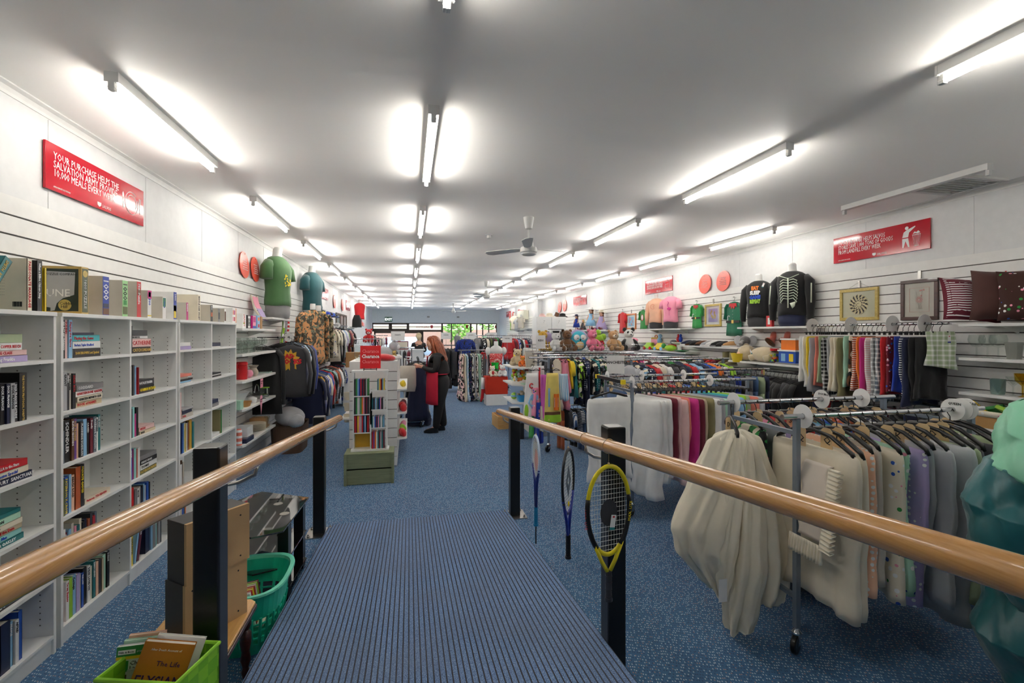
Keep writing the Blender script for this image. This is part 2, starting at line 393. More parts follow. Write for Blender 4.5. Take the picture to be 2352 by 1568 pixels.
# exit sign + vents
t=E('exit_sign','small green EXIT sign on the back wall above the glass doors','sign',(-1.12,YB-.02,2.47))
MB().b2(-.2,.2,-.02,.015,-.13,.13).obj('sign_case',flat('exit green',(16,92,60),.4),t,bevel=.005)
text('EXIT',.19,emis('exit white','white',1.2),t,(0,-.022,-.068),FY,align='CENTER',bold=.004)
for i,(x,l) in enumerate(((1.05,'small grey vent on back wall nearer the EXIT sign'),(2.72,'small grey vent on back wall further right of the EXIT sign'))):
    m=MB(); m.b2(-.07,.07,-.01,0,-.04,.04); [m.b2(-.06,.06,-.016,-.008,-.03+k*.02,-.02+k*.02) for k in range(4)]
    top(m.obj('wall_vent',flat('vent grey',(150,148,140),.6),None,(x,YB,2.62)),l,'vent')
# ================= LIGHTS =================
tubem=emis('fluorescent tube',(255,250,242),TUBE)
def batten(x,y,lit=True):
    t=bpy.data.objects.new('fluorescent_batten',None); COL.objects.link(t); t.location=(x,y,ZC)
    if 'b' not in BT:
        m=MB(); m.b2(-.03,.03,0,1.24,-.048,0); m.b2(-.032,.032,-.012,0,-.052,0); m.b2(-.032,.032,1.24,1.252,-.052,0); BT['b']=m.mesh('batten_body',white_m)
        m=MB(); m.tube([(0,.02,-.075),(0,1.22,-.075)],.0145,12); BT['t']=m.mesh('tube',tubem,True)
        m=MB(); m.b2(-.014,.014,-.012,.014,-.092,-.048); m.lathe([(.0155,0),(.0155,.026)],(0,-.012,-.078),12,0,'Y'); BT['h']=m.mesh('lamp_holder',white_m)
        m=MB(); m.b2(-.014,.014,1.226,1.252,-.092,-.048); m.lathe([(.0155,0),(.0155,.026)],(0,1.226,-.078),12,0,'Y'); BT['h2']=m.mesh('lamp_holder',white_m)
    ob('batten_body',BT['b'],t); 
    if lit: ob('tube',BT['t'],t)
    ob('lamp_holder',BT['h'],t); ob('lamp_holder',BT['h2'],t); return t
BT={}
rows=[('left-wall',-1.48,0,10),('centre',.14,-1,10),('right-of-centre',2.59,-1,10),('right-wall',4.44,-1,10)]
ordn=['nearest','second','third','fourth','fifth','sixth','seventh','eighth','ninth','tenth','eleventh','farthest']
for nm,x,k0,k1 in rows:
    for i,k in enumerate(range(k0,k1)):
        lit=not(x>4 and k==0)
        t=batten(x,2.76+2.2*k,lit); w=ordn[i] if i<k1-k0-1 else 'farthest'
        lb=('fluorescent batten on the ceiling, %s of the %s row'%(w,nm)) if lit else 'unlit white batten without a tube, above the right-hand wall sign'
        top(t,('lit white ' if lit else '')+lb,'light','ceiling battens in the %s row'%nm if lit else None)
# ---- ceiling fans ----
def fan(x,y,label,ph,sc=1.0):
    t=E('ceiling_fan',label,'fan',(x,y,ZC))
    MB().lathe([(.062,0),(.06,-.02),(.04,-.13),(.018,-.14)],n=20).obj('canopy',white_m,t,smooth=.6)
    MB().tube([(0,0,-.13),(0,0,-.28)],.012,10).obj('downrod',white_m,t,smooth=True)
    MB().lathe([(.03,-.235),(.045,-.25),(.06,-.34),(.09,-.345),(.098,-.37),(.098,-.4),(.088,-.41),(.085,-.425),(.07,-.435),(.02,-.425)],n=24).obj('motor',white_m,t,smooth=.5)
    for k in range(3):
        a=ph+k*2*PI/3; m=MB(); R=Matrix.Rotation(a,4,'Z')@Matrix.Rotation(.22,4,'X'); m.M=Matrix.Translation((0,0,-.36))@R
        m.prism([(.09,-.02),(.17,-.05),(.55,-.065),(.6,-.03),(.6,.03),(.55,.06),(.17,.04),(.09,.02)],-.003,.003); m.obj('blade',white_m,t)
fan(1.34,5.18,'large white three-blade ceiling fan closest to camera',.25)
fan(1.93,11.8,'white ceiling fan in the middle distance of the shop',-.15)
fan(1.9,20.6,'small white ceiling fan farthest back near the window wall',-.5)
m=MB(); m.lathe([(.055,0),(.05,-.012),(.03,-.014),(.03,-.045),(.025,-.05)],n=16); top(m.obj('smoke_detector',white_m,None,(1.05,6.2,ZC),smooth=.5),'small white smoke detector on ceiling left of the near fan','detector')
# air vent top right
t=E('ceiling_hatch','white ceiling vent frame at the right edge above the red wall sign','vent',(4.78,3.0,ZC))
MB().b2(-.25,.25,-.02,.02,-.02,0).b2(-.25,.25,.4,.44,-.02,0).b2(-.25,-.21,0,.42,-.02,0).b2(.21,.25,0,.42,-.02,0).obj('frame',white_m,t)
m=MB(); [m.box((0,.05+k*.05,-.012),(.42,.04,.004),rx=.5) for k in range(8)]; m.obj('louvre',white_m,t)
# air conditioner + pilaster
st(MB().b2(4.95,XR,17.7,18.2,0,ZC).obj('trim_10',wallp))
t=E('air_conditioner','cream split air conditioner high on the far right wall','air conditioner',(5.12,20.4,2.3))
MB().prism([(0,.42),(-.22,.42),(-.24,.1),(-.15,0),(0,0)],-.6,.6,'XZ').obj('housing',flat('cream plastic',(214,214,196),.5),t,bevel=.01)
m=MB(); m.box((-.2,0,.04),(.1,1.1,.012),ry=.5); m.obj('flap',white_m,t)
# ================= OUTSIDE =================
st(MB().b2(-14,18,YB+.2,60,-.12,-.02).obj('ground',flat('asphalt',(120,118,114),.9)))
m=MB(); m.b2(-6,14,34,34.2,0,1.95); 
top(m.obj('fence',flat('brown fence',(150,122,108),.8)),'long brown fence panel across the street outside the window','fence')
m=MB()
rnd=random.Random(5)
for cx,cy,cz,r,lb in((3.2,31.5,1.9,1.1,'leafy green tree outside behind the middle window'),(7.0,37.5,2.6,1.7,'green tree above the brown fence outside'),(11.4,37,2.3,1.8,'green tree outside at the far right window')):
    t=E('tree',lb,'tree',(cx,cy,0)); MB().tube([(0,0,0),(0.05,0,cz)],.08).obj('trunk',flat('bark',(90,76,60),.9),t)
    m=MB()
    for k in range(420):
        a,b,q=rnd.random()*2*PI,math.acos(rnd.uniform(-1,1)),r*rnd.uniform(.5,1)
        p=(math.sin(b)*math.cos(a)*q,math.sin(b)*math.sin(a)*q,cz+math.cos(b)*q*.75); m.box(p,(.17,.12,.01),rz=rnd.random()*6,rx=rnd.random()*3)
    m.obj('foliage',flat('leaves',(110,160,60),.7),t)
t=E('car','pale car parked outside behind the left glass doors','car',(-.6,30.5,0))
MB().loft([(0,0,.3,1.9,.8),(0,0,.55,2.05,.85),(0,0,.85,2.0,.82),(.1,0,1.0,1.5,.75),(.15,0,1.4,.95,.62),(.15,0,1.46,.85,.55)],24,e=3).obj('bodywork',flat('car paint',(150,170,190),.25),t,smooth=.7)
for x in(-1.25,1.25): MB().lathe([(.3,0),(.3,.2)],(x,-.85,.3),16,axis='Y').obj('wheel',blackp,t)
t=E('shop_building','shop front with pale signage across the street outside the doors','building',(-3,40,0))
MB().b2(-6,6.2,0,3,0,4.2).obj('wall',flat('render',(196,188,176),.8),t)
m=MB(); [m.b2(-5+k*2.2,-3.4+k*2.2,-.03,.02,.4,1.9) for k in range(5)]; m.obj('window',flat('shop glass',(60,66,76),.2),t)
MB().b2(-6,6.2,-.25,0,2.3,2.9).obj('fascia',flat('fascia',(214,204,200),.6),t)
# ================= RAMP =================
RY,SL=4.37,.10
m=MB(); x0,x1=-.69,.915
def rz_(y): return max(0.004,(RY-y)*SL)
m.prism([(RY,0.0),(RY,.006),(YN+.02,rz_(YN)),(YN+.02,0)],x0,x1,'YZ')
st(m.obj('trim_11',rampmat))
# posts + handrails
def post(x,y,zt,label):
    t=E('rail_post',label,'post',(x,y,0))
    MB().b2(-.046,.046,0,.092,.006,zt).obj('post_tube',black_m,t,bevel=.008)
    zb=.0
    m=MB(); m.b2(-.1,.1,-.06,.15,0,.008); m.obj('base_plate',steel,t)
    m=MB()
    for a in(-.075,.075):
        for b in(-.035,.125): m.lathe([(.011,.008),(.011,.016),(.006,.018),(.006,.03)],(a,b,0),6)
    m.obj('bolt',steel,t)
    return t
def rzl(y,x): return .916+(4.55-y)*.105
PLb=[(-.745,1.95,1.27,-1,'black square post in left foreground under the wooden handrail'),(-.745,4.17,.995,-1,'black post with floor plate at far end of the left handrail'),
 (.96,2.04,1.255,1,'black square post in right foreground behind the yellow racket'),(.96,4.2,1.01,1,'black post with floor plate at far end of the right handrail')]
RX={-1:-.63,1:.885}
for x,y,zt,sd,lb in PLb:
    t=post(x,y,zt,lb); z=rzl(y+.15,0)
    m=MB(); dx=(RX[sd]-x); 
    m.tube([(0,.092,z-.1),(0,.18,z-.1),(dx*.4,.21,z-.1),(dx*.9,.22,z-.075),(dx,.22,z-.03)],.008,10); m.obj('bracket',steel,t,smooth=True)
    MB().lathe([(.03,0),(.03,.006),(.012,.012)],(0,.092,z-.1),16,axis='Y').obj('rose',steel,t,smooth=.5)
for sd,yend,lb in((-1,4.54,'long round wooden handrail crossing the left foreground'),(1,4.63,'long round wooden handrail crossing the right foreground')):
    x=RX[sd]; r=.031; m=MB(); pts=[(x,y,rzl(y,x)) for y in(-.6,0,.6,1.2,1.8,2.4,3,3.6,4.2,yend-.012)]; pts.append((x,yend,rzl(yend,x)))
    m.tube(pts,[r]*10+[r*.72],28); top(m.obj('handrail',oak,None,smooth=.6),lb,'handrail')
# ================= BOOKCASES =================
BX0,BXF=-2.075,-1.84
SZ=[1.56,1.27,.98,.69,.40,.10]      # shelf top surfaces, top row first
def bookcase(y0,y1,label):
    t=E('bookcase',label,'bookcase',(0,y0,0)); L=y1-y0; mid=L/2
    for y in(.009,mid,L-.009):
        m=MB(); m.b2(BX0,BXF,y-.009,y+.009,0,1.79)
        for yy in((y-.0095) if y>.1 else None,(y+.0095) if y<L-.1 else None):
            if yy is None: continue
            for xx in(-2.0,-1.9):
                for k in range(48):
                    z=.16+k*.032
                    if z<1.76: m.box((xx,yy,z),(.006,.0012,.006),1)
        m.obj('side_panel',[white,groove],t)
    for a,b in((.018,mid-.009),(mid+.009,L-.018)):
        for z in SZ: MB().b2(BX0,BXF+.0,a,b,z-.018,z).obj('shelf',white,t)
    MB().b2(BX0-.002,BXF+.006,0,L,1.79,1.812).obj('top_panel',white,t,bevel=.002)
    MB().b2(BX0,BX0+.004,0.01,L-.01,.09,1.79).obj('back_panel',white,t)
    MB().b2(BXF-.03,BXF-.012,.01,L-.01,0,.082).obj('kickboard',white,t)
    return t
bookcase(1.66,2.95,'white two-bay bookcase at the left edge of the photo')
bookcase(2.985,4.275,'white two-bay bookcase in the middle of the left wall row')
bookcase(4.31,5.60,'white two-bay bookcase farthest along, beside the glassware shelves')
_BK={}
def book_mesh(w,t,h,pages='p'):
    k=(w,t,h)
    if k not in _BK:
        m=MB(); c=.002
        m.b2(-w,0,-t/2,-t/2+c,0,h).b2(-w,0,t/2-c,t/2,0,h).b2(-c,0,-t/2,t/2,0,h)
        p=MB(); p.b2(-w+.004,-c,-t/2+c,t/2-c,.004,h-.004); _BK[k]=(m.mesh('book',cover),p.mesh('page_block',paper))
    return _BK[k]
def inkfor(col,ink=None):
    if ink: return dict(w=inkw,k=inkk,r=inkr,b=inkb,y=inky,g=inkg)[ink]
    r,g,b=CN[col] if isinstance(col,str) else col
    return inkk if r+g+b>420 else inkw
def book(label,col,w,t,h,loc,rot,title=None,ink=None,parent=None,tag='book'):
    a,b=book_mesh(w,t,h); o=ob('book',a,None,loc,rot,col); top(o,label,tag); ob('page_block',b,o)
    if title:
        sz=min(t*.72,h*.92/(.56*max(len(title),3))*1.15); 
        sx=min(1.0,h*.9/(len(title)*sz*.56)); text(title,round(sz,4),inkfor(col,ink),o,(.0008,-sz*.34,h*.95),(0,PI/2,0),'spine_title',sx=round(sx,2),bold=.0004)
    return o
BAY={'A':(2.324,'nearest bay'),'B':(3.003,'second bay'),'C':(3.645,'third bay'),'D':(4.328,'fourth bay'),'E':(4.97,'farthest bay')}
ROWN=['top shelf','second shelf','third shelf','fourth shelf','fifth shelf','bottom shelf']
def ylab(i,cs,ns,place,verb):
    if len(cs)==1: return '%s book %s alone, %s, %s'%(cs[0],verb,*place)
    if i==0: return '%s book %s first, before the %s one, %s, %s'%(cs[0],verb,cs[1],*place)
    if i==len(cs)-1: return '%s book %s last, after the %s one, %s, %s'%(cs[i],verb,cs[i-1],*place)
    return '%s book %s between %s and %s books, %s, %s'%(cs[i],verb,cs[i-1],cs[i+1],*place)
brnd=random.Random(11)
def fill(bay,row,spec,y0=None,x=BXF-.018):
    """spec: 'V' standing books, 'H' lying stack, 'G' gap, 'L' leaning"""
    y=(BAY[bay][0] if y0 is None else y0)+(.03 if bay!='A' else .004); z=SZ[row]; place=(ROWN[row],BAY[bay][1])
    for kind,its in spec:
        if kind=='G': y+=its; continue
        its=[i if isinstance(i,tuple) else (i,) for i in its]; cs=[i[0] for i in its]
        if kind=='V' or kind=='L':
            for i,it in enumerate(its):
                c=it[0]; ti=it[1] if len(it)>1 else None; t=it[2] if len(it)>2 and it[2] else round(brnd.choice([.018,.022,.026,.03]),3); h=it[3] if len(it)>3 and it[3] else brnd.choice([.198,.205,.215,.225])
                h=min(h,.255); ink=it[4] if len(it)>4 else None
                lb=ylab(i,cs,None,place,'standing' if kind=='V' else 'leaning')
                if kind=='V': book(lb,c,.15,t,h,(x-brnd.uniform(0,.012),y+t/2,z),(0,0,0),ti,ink); y+=t+.0012
                else:
                    a=.22; book(lb,c,.15,t,h,(x,y+t/2+.002,z+.002+t/2*math.sin(a)),(-a,0,0),ti,ink); y+=t+.006
            y+=.004 if kind=='V' else .05
        else:
            zz=z; H=0; 
            for i,it in enumerate(its):
                c=it[0]; ti=it[1] if len(it)>1 else None; t=it[2] if len(it)>2 and it[2] else .03; h=it[3] if len(it)>3 and it[3] else .2; ink=it[4] if len(it)>4 else None
                pl=place
                if len(its)==1: lb='%s book lying flat alone, %s, %s'%(c,*pl)
                elif i==0: lb='%s book lying lowest, under the %s one, %s, %s'%(c,cs[1],*pl)
                elif i==len(its)-1: lb='%s book lying topmost, over the %s one, %s, %s'%(c,cs[i-1],*pl)
                else: lb='%s book lying between %s and %s ones, %s, %s'%(c,cs[i-1],cs[i+1],*pl)
                book(lb,c,.15,t,h,(x-brnd.uniform(0,.012),y+h+.004+brnd.uniform(0,.004),zz+t/2+.0003),(PI/2,0,brnd.uniform(-.03,.03)),ti,ink); zz+=t+.0006; H=max(H,h)
            y+=H+.015
fill('A',0,[('G',.22),('H',[('lilac','Minding Frankie',.032,.24,'w'),('blush','EVENING CLASS',.026,.235,'r'),('white','BINCHY COPPER BEECH',.034,.2,'r'),('sage','',.042,.215)])])
fill('A',1,[('G',.26),('V',['black','charcoal',('black','DICK FRANCIS',.024,.19,'w'),('navy','DICK FRANCIS',.022,.19),('silver','DICK FRANCIS',.024,.19),('charcoal','DICK FRANCIS SLAYRIDE',.024,.192,'w'),('black','THE FOURTH PROTOCOL FORSYTH',.045,.235,'g')])])
fill('A',2,[('G',.24),('H',[('navy','KHOURY  SANCTUARY',.034,.245,'w'),('cream','Someone Special',.03,.225,'b'),('red','KINSELLA to the Stars',.034,.22,'w')])])
fill('A',3,[('G',.2),('H',[('teal','THE TYLER OAKLEY',.028,.24,'w'),('aqua','The Perfect Man',.027,.23,'b'),('beige','AMANDA all the Date',.026,.23,'r'),('cream','all this year',.026,.228),('mint','WINTERSON',.026,.215),('teal','',.02,.225)])])
fill('A',4,[('G',.24),('H',[('black','BIRDS OF PREY',.04,.225,'w'),('rust','',.03,.2)])])
fill('A',5,[('G',.2),('V',['maroon','cream',('purple','NORTHERN WATER',.028,.22,'y'),('maroon','',.022,.21),('navy','',.055,.235),('sky','PEOPLE',.024,.215,'w'),('white','ASTRID',.022,.21),('blue','',.026,.24)])])
fill('B',0,[('V',[('black','AN ACT OF TREASON',.022,.215,'w'),('blush','DUE EDEN',.02,.215,'r'),('sky','Playing the Game',.028,.215,'r')]),('H',[('black','DAN BROWN Lost Symbol',.05,.24,'g'),('white','Barbara Taylor Bradford',.042,.238,'b'),('turquoise','Playing the Game',.036,.245,'r'),('navy','',.014,.19)])])
fill('B',1,[('V',[('silver','GRANT',.028,.215,'k'),('charcoal','SEVEN',.02,.205,'w'),('stone','TRIGGER',.03,.205,'k'),('black','DEAD RUN',.026,.2,'r')]),('H',[('beige','BOOK of NAMES',.03,.22,'r'),('cream','GERRITSEN MEPHISTO CLUB',.03,.225,'k'),('white','GERRITSEN BONE GARDEN',.032,.228,'r'),('grey','GODDARD',.034,.228,'w')])])
fill('B',2,[('V',[('slate','',.016,.18),('black','SCHINDLER',.045,.235,'w'),('brown','ELEVEN SECONDS',.024,.235),('purple','THE PROMISE',.026,.23,'g'),('peach','',.02,.2),('charcoal','PLANNING SCANLON',.026,.205,'w'),('sky','',.034,.215),('black','CAGED',.026,.2,'w'),('maroon','Deadly',.026,.21),('slate','WARRIOR STATION',.028,.215,'w'),('white','MAYNARD',.022,.205,'k'),('teal','THE WAY',.022,.22,'w')])])
fill('B',3,[('V',[('olive','',.018,.2),('blue','PATERSON X CROSS',.03,.21,'y'),('sky','',.022,.215),('peach','BEACH ROAD',.026,.205,'k'),('rust','',.045,.24),('black','PRIVATE GAMES',.03,.245,'y')]),('H',[('cream','Patterson  7TH HEAVEN',.034,.225,'r')])])
fill('B',4,[('V',[('white','',.02),('maroon','OZ',.02,.19),('sky','',.022,.2),('stone','',.02),('pink','',.02,.2),('teal','',.024),('cream','',.022),('black','',.026),('navy','',.02),('rust','',.018),('charcoal','',.02),('red','',.024),('slate','',.02)])])
fill('B',5,[('V',[('blush','Wangi',.02,.215),('white','To my Shadow',.024,.22,'r'),('lime','',.028,.225),('sky','Cottage',.03,.225),('lilac','',.03,.215,'g'),('stone','',.016,.2),('blue','THE LOW',.018,.2),('black','',.032,.22),('white','DEAR LONDON',.026,.215,'k'),('cream','',.02,.2),('teal','EMMA LEIGH',.022,.225,'w'),('peach','',.024,.205),('charcoal','',.022,.21),('beige','',.018,.205),('mint','',.03,.215),('black','Ireland',.026,.225,'w')])])
fill('C',0,[('V',[('charcoal','',.012,.19)]),('H',[('black','CATCH DREAMS',.042,.225,'g'),('blush','CATHERINE',.058,.235,'r'),('white','THE LIFESTYLE',.02,.2,'k'),('charcoal','',.04,.2)])])
fill('C',1,[('V',[('stone','',.014,.2),('charcoal','',.022,.21),('silver','',.018,.19),('sky','',.024,.2),('red','',.01,.19)]),('H',[('black','GORMAN MCBAIN',.05,.2,'y'),('charcoal','NATALIE FRASIER',.044,.195,'w')])])
fill('C',2,[('V',[('charcoal','',.014,.2),('aqua','',.024,.21),('magenta','',.022,.16),('black','',.028,.2)]),('H',[('beige','VIXENS',.022,.21,'k'),('blush','VIXENS',.03,.2,'r')])])
fill('C',3,[('V',[('blue','QUICK',.022,.215),('magenta','',.014,.21),('aqua','',.026,.21),('salmon','',.012,.2),('white','',.024,.205)]),('H',[('olive','PATTERSON PARKER',.034,.235,'g'),('white','THOMAS',.036,.23,'k'),('black','FINDLE CROSS',.03,.225,'w'),('grey','',.032,.22)])])
fill('C',4,[('V',[('red','',.05,.23),('grey','',.024,.21),('white','GRACE',.022,.21),('stone','',.02,.215),('navy','',.02,.2),('charcoal','',.018,.21),('sky','',.02,.215),('white','',.012,.2),('blue','',.024,.22),('black','',.02,.21)])])
fill('C',5,[('V',[('yellow','ULTRA BOOGA',.022,.2,'k')]),('L',[('sky','',.024,.225),('maroon','ASIO',.03,.23,'w')]),('G',.05),('V',[('navy','',.06,.25),('sky','',.02,.235),('grey','',.04,.235),('aqua','',.018,.235),('brown','',.02,.24),('silver','',.018,.235),('charcoal','',.02,.23)])])
fill('D',0,[('H',[('lilac','',.03,.23),('white','',.03,.2)])])
fill('D',1,[('H',[('white','',.01,.24),('sky','',.014,.22),('charcoal','',.016,.24),('stone','',.018,.16),('salmon','',.022,.22)])])
fill('D',2,[('V',[('white','',.02,.235),('blush','',.022,.225)]),('H',[('stone','Robin',.034,.2,'r'),('navy','',.03,.19),('silver','',.012,.2)])])
fill('D',3,[('V',[('navy','',.05,.25),('blue','',.02,.25),('sky','',.016,.25),('yellow','',.02,.24),('silver','',.016,.25),('cream','',.02,.24),('black','',.026,.25),('salmon','',.01,.24),('mustard','',.05,.255),('teal','',.03,.23)])])
fill('D',4,[('V',[('green','',.014,.24),('navy','',.012,.2),('white','',.03,.2),('brown','',.014,.23),('stone','',.02,.21)])])
fill('D',5,[('V',[('red','',.03,.23),('cream','',.02),('blue','',.024),('black','',.02),('orange','',.02),('white','',.022)])])
fill('E',0,[('V',[('cream','',.018,.235)]),('H',[('white','',.012,.2),('navy','',.034,.2)])])
fill('E',1,[('H',[('black','',.016,.25),('white','',.008,.25),('charcoal','',.014,.25)])])
fill('E',2,[('H',[('grey','',.034,.19),('navy','',.034,.18)])])
fill('E',3,[('H',[('white','',.026,.2)]),('V',[('khaki','',.02,.235),('green','',.014,.235)])])
fill('E',4,[('V',[('sky','',.014,.24),('navy','',.016,.22)])])
# ---- things on top of the bookcases ----
ZT=1.8125
def yp(px,X): return (1069*abs(X)*(1/.97327 if False else 1.02405)/(abs(px-940))+abs(X)*.2156*(1 if X<0 else -1))/.97648
def pbox(label,px,w,h,col,d=.2,x=BXF-.02,side='stone',txt=None,ink=None,size=None,rz=0,z=ZT,extra=None,name='puzzle_box',cat='box',lines=None):
    """box standing on the bookcase, printed spine towards the aisle; px = picture column used to read off where it stands"""
    y=yp(px,x); t=E(name,label,cat,(x,y,z),rz)
    ob('carton',MB().b2(-d,0,-w/2,w/2,0,h).mesh('carton',card),t,color=side)
    ob('spine_print',MB().b2(-.0002,.0012,-w/2+.001,w/2-.001,.001,h-.001).mesh('spine_print',card),t,color=col)
    if txt:
        sz=size or w*.85; text(txt,round(sz,3),inkfor(col,ink),t,(.002,-sz*.35,h*.95),(0,PI/2,0),'spine_title',bold=.0006,sx=round(min(1,h*.9/(len(txt)*sz*.56)),2))
    if extra:
        for (c,y0,y1,z0,z1) in extra: ob('printed_patch',MB().b2(.001,.0022,(y0-.5)*w,(y1-.5)*w,z0*h,z1*h).mesh('printed_patch',card),t,color=c)
    return t
# leaning stack of books at far left
for i,(c,ti,t,px,hh,a) in enumerate([('royal','',.05,-18,.27,.62),('sky','',.03,8,.26,.62),('stone','Sara',.03,22,.25,.6),('black','Philip Love',.026,36,.24,.6),('teal','SMITH  BIRDS OF PREY',.046,52,.27,.58)]):
    y=yp(52,-1.86)-.19-[.235,.162,.123,.083,.03][i]; book(['royal blue book leaning steeply, leftmost on the bookcase top','sky blue book leaning beside the royal blue one on the bookcase top','stone coloured book leaning in the slanted row on the bookcase top','black book leaning against the teal hardback on the bookcase top','teal hardback with gold lettering leaning on top of the nearest bookcase'][i],c,.16,t,hh,(-1.865,y,ZT+.03*math.sin(a)),(-a,0,0),ti,'g' if c=='teal' else 'w')
b=book('large cream paperback facing outwards on the nearest bookcase top','cream',.2,.03,.262,(-1.865,yp(78,-1.86)-.02,ZT),(0,0,0),'PASSIONATE MARRIAGE','r')
text('\n'.join(['lorem'[:0]+'- - - - - - - - - - - -']*9),.011,inkk,b,(-.17,-.0156,.19),FY,'blurb',line=1.3)
m=MB(); [m.b2(-.06+k*.004,-.058+k*.004+(k%3)*.0008,-.0162,-.0152,.02,.045) for k in range(10)]; m.obj('barcode',inkk,b)
book('black paperback right of the large cream one on the bookcase top','black',.15,.034,.262,(-1.865,yp(97,-1.86)-.01,ZT),(0,0,0),'When a Billion Chinese Jump','w')
book('yellow and blue thin book before the puzzle box on the bookcase top','yellow',.12,.014,.23,(-1.865,yp(103,-1.86)+.012,ZT),(0,0,0))
# green & gold puzzle box turned to the camera
t=E('puzzle_box','green and gold puzzle box facing the camera on the bookcase top','box',(-1.862,yp(196,-1.86),ZT))
ob('carton',MB().b2(-.2,0,-.03,.03,0,.275).mesh('carton',card),t,color='gold')
ob('cover_print',MB().b2(-.185,-.015,-.0312,-.03,.015,.26).mesh('cover_print',card),t,color=(28,44,34))
ob('puzzle_picture',MB().prism([(-.18,.04),(-.15,.035),(-.15,.015),(-.13,.02),(-.12,.06),(-.09,.09),(-.06,.1),(-.035,.11),(-.03,.24),(-.18,.245)],-.0322,-.0312,'XZ').mesh('puzzle_picture',card),t,color='silver')
text('PUZZLE COMPANY',.019,inkk,t,(-.178,-.0324,.222),FY,'box_title'); text('UNE',.06,inkw,t,(-.172,-.033,.1),(PI/2,-PI/2*0,0),'box_letters')
m=MB(); m.lathe([(.032,-.0335),(.032,-.032)],(-.08,0,.05),24,axis='Y'); m.obj('round_badge',goldf,t); text('Cobble\n Hill',.024,inkk,t,(-.106,-.034,.052),FY,'badge_lettering',line=.8)
m=MB(); m.b2(0,.0012,-.024,.024,.01,.265); ob('spine_print',m.mesh('spine_print',card),t,color=(82,92,72))
text('1000 PUZZLE',.03,inkw,t,(.002,-.01,.205),(0,PI/2,0),'spine_title'); m=MB(); m.lathe([(.02,.0012),(.02,.002)],(0,0,.235),20,axis='X'); m.obj('spine_badge',goldf,t)
pbox('blue 1000 piece puzzle box on the bookcase top',243,.062,.243,'royal',txt='1000',ink='w',size=.068,extra=[('brown',.05,.95,.02,.18),('navy',.1,.9,.2,.3)])
pbox('pale green 1000 piece puzzle box on the bookcase top',287,.06,.24,(150,206,140),txt='1000',ink=None,size=.06,extra=[('olive',.08,.92,.06,.27),('green',.2,.8,.32,.45)])
pbox('red 750 piece puzzle box on the bookcase top',319,.052,.25,'red',txt='750  Puzzle',ink='w',size=.032,extra=[('brown',.15,.9,.62,.78)])
pbox('white 500 piece puzzle box with maroon corner on the bookcase top',343,.05,.2,'white',txt='     500',ink='b',size=.034,extra=[('magenta',.0,1,.7,1),('sky',.2,.8,.76,.94),('yellow',0,1,.06,.1)])
pbox('small white puzzle box with picture on the bookcase top',377,.05,.17,'white',d=.12,txt='PUZZLE',ink='b',size=.022,extra=[('green',.1,.9,.55,.95)])
pbox('tall white and blue puzzle box on the bookcase top',402,.05,.222,'royal',side='white',txt='1000',ink='w',size=.03,extra=[('yellow',.05,.8,.05,.5),('navy',.05,.8,.3,.52)])
pbox('small pink boxed set on the bookcase top',430,.036,.15,'magenta',txt='SECRETS',ink='w',size=.018,d=.12)
pbox('cream MIDDLE AGE CRAZY game box on the bookcase top',457,.055,.235,'cream',side='cream',txt='MIDDLE AGE CRAZY',ink='k',size=.034,extra=None,name='game_box')
pbox('black 500 piece puzzle box on the bookcase top',486,.05,.16,'black',txt='500',ink='w',size=.028,extra=[('rust',.1,.9,.3,.55)])
pbox('small grey picture box on the bookcase top',503,.05,.135,'grey',txt='',extra=[('charcoal',.2,.8,.2,.7)],name='gift_box')
pbox('white box with dark photo beside the orange-edged craft box',517,.045,.14,'white',extra=[('brown',.1,.9,.1,.8)],name='gift_box')
pbox('white craft box with orange edge and four jewel pictures',538,.11,.16,'white',side='white',extra=[('salmon',.1,.35,.55,.85),('magenta',.45,.7,.55,.85),('pink',.1,.35,.12,.4),('red',.45,.7,.12,.4),('orange',.86,1,0,1)],name='craft_box')
# ================= glassware shelf bay (left wall) =================
GY0,GY1=5.66,6.9
GZ=[1.755,1.468,1.17,.856,.46]
gl=['shelf holding game boxes','shelf holding clear glassware','shelf holding the red flask','shelf holding white bowls','shelf holding the white dinner plates']
for i,z in enumerate(GZ):
    t=E('wall_shelf','white wall '+gl[i]+', beside the bookcases','shelf',(-2.08,GY0,z))
    MB().prism([(0,0),(.28,0),(.3,.06),(.3,1.24),(0,1.24)],-.028,0).obj('board',white_m,t,bevel=.002)
    for y in(.1,1.1): MB().prism([(0,-.028),(.22,-.028),(0,-.1)],y,y+.004,'XZ').obj('bracket',white_m,t)
YG=lambda px,X=-1.85: yp(px,X)
for (px,w,h,c,sd,lb,tx,ink,ex,nm) in [(561,.12,.17,'white','white','white slim box with red child lettering on the wall shelf','JANET','r',[('lime',.2,.6,.3,.4)],'game_box'),
  (572,.12,.16,'black','charcoal','black box with white squares on the wall shelf','STICKER GAME','w',[('white',.2,.8,.76,.92),('white',.2,.8,.06,.2)],'game_box'),
  (584,.11,.16,'pink','magenta','pink toy box with blue base on the wall shelf','','w',[('royal',0,1,0,.22),('magenta',.1,.9,.5,.9)],'toy_box'),
  (594,.1,.17,'sky','sky','sky blue toy box with orange pictures on the wall shelf','','w',[('orange',.2,.8,.6,.85),('red',.2,.8,.1,.35)],'toy_box'),
  (601,.05,.16,'tan','tan','plain tan carton at the end of the wall shelf','','w',None,'carton_box')]:
    pbox(lb,px,w,h,c,side=sd,x=-1.87,z=1.7555,txt=tx,ink=ink,size=.05,extra=ex,name=nm,d=.15)
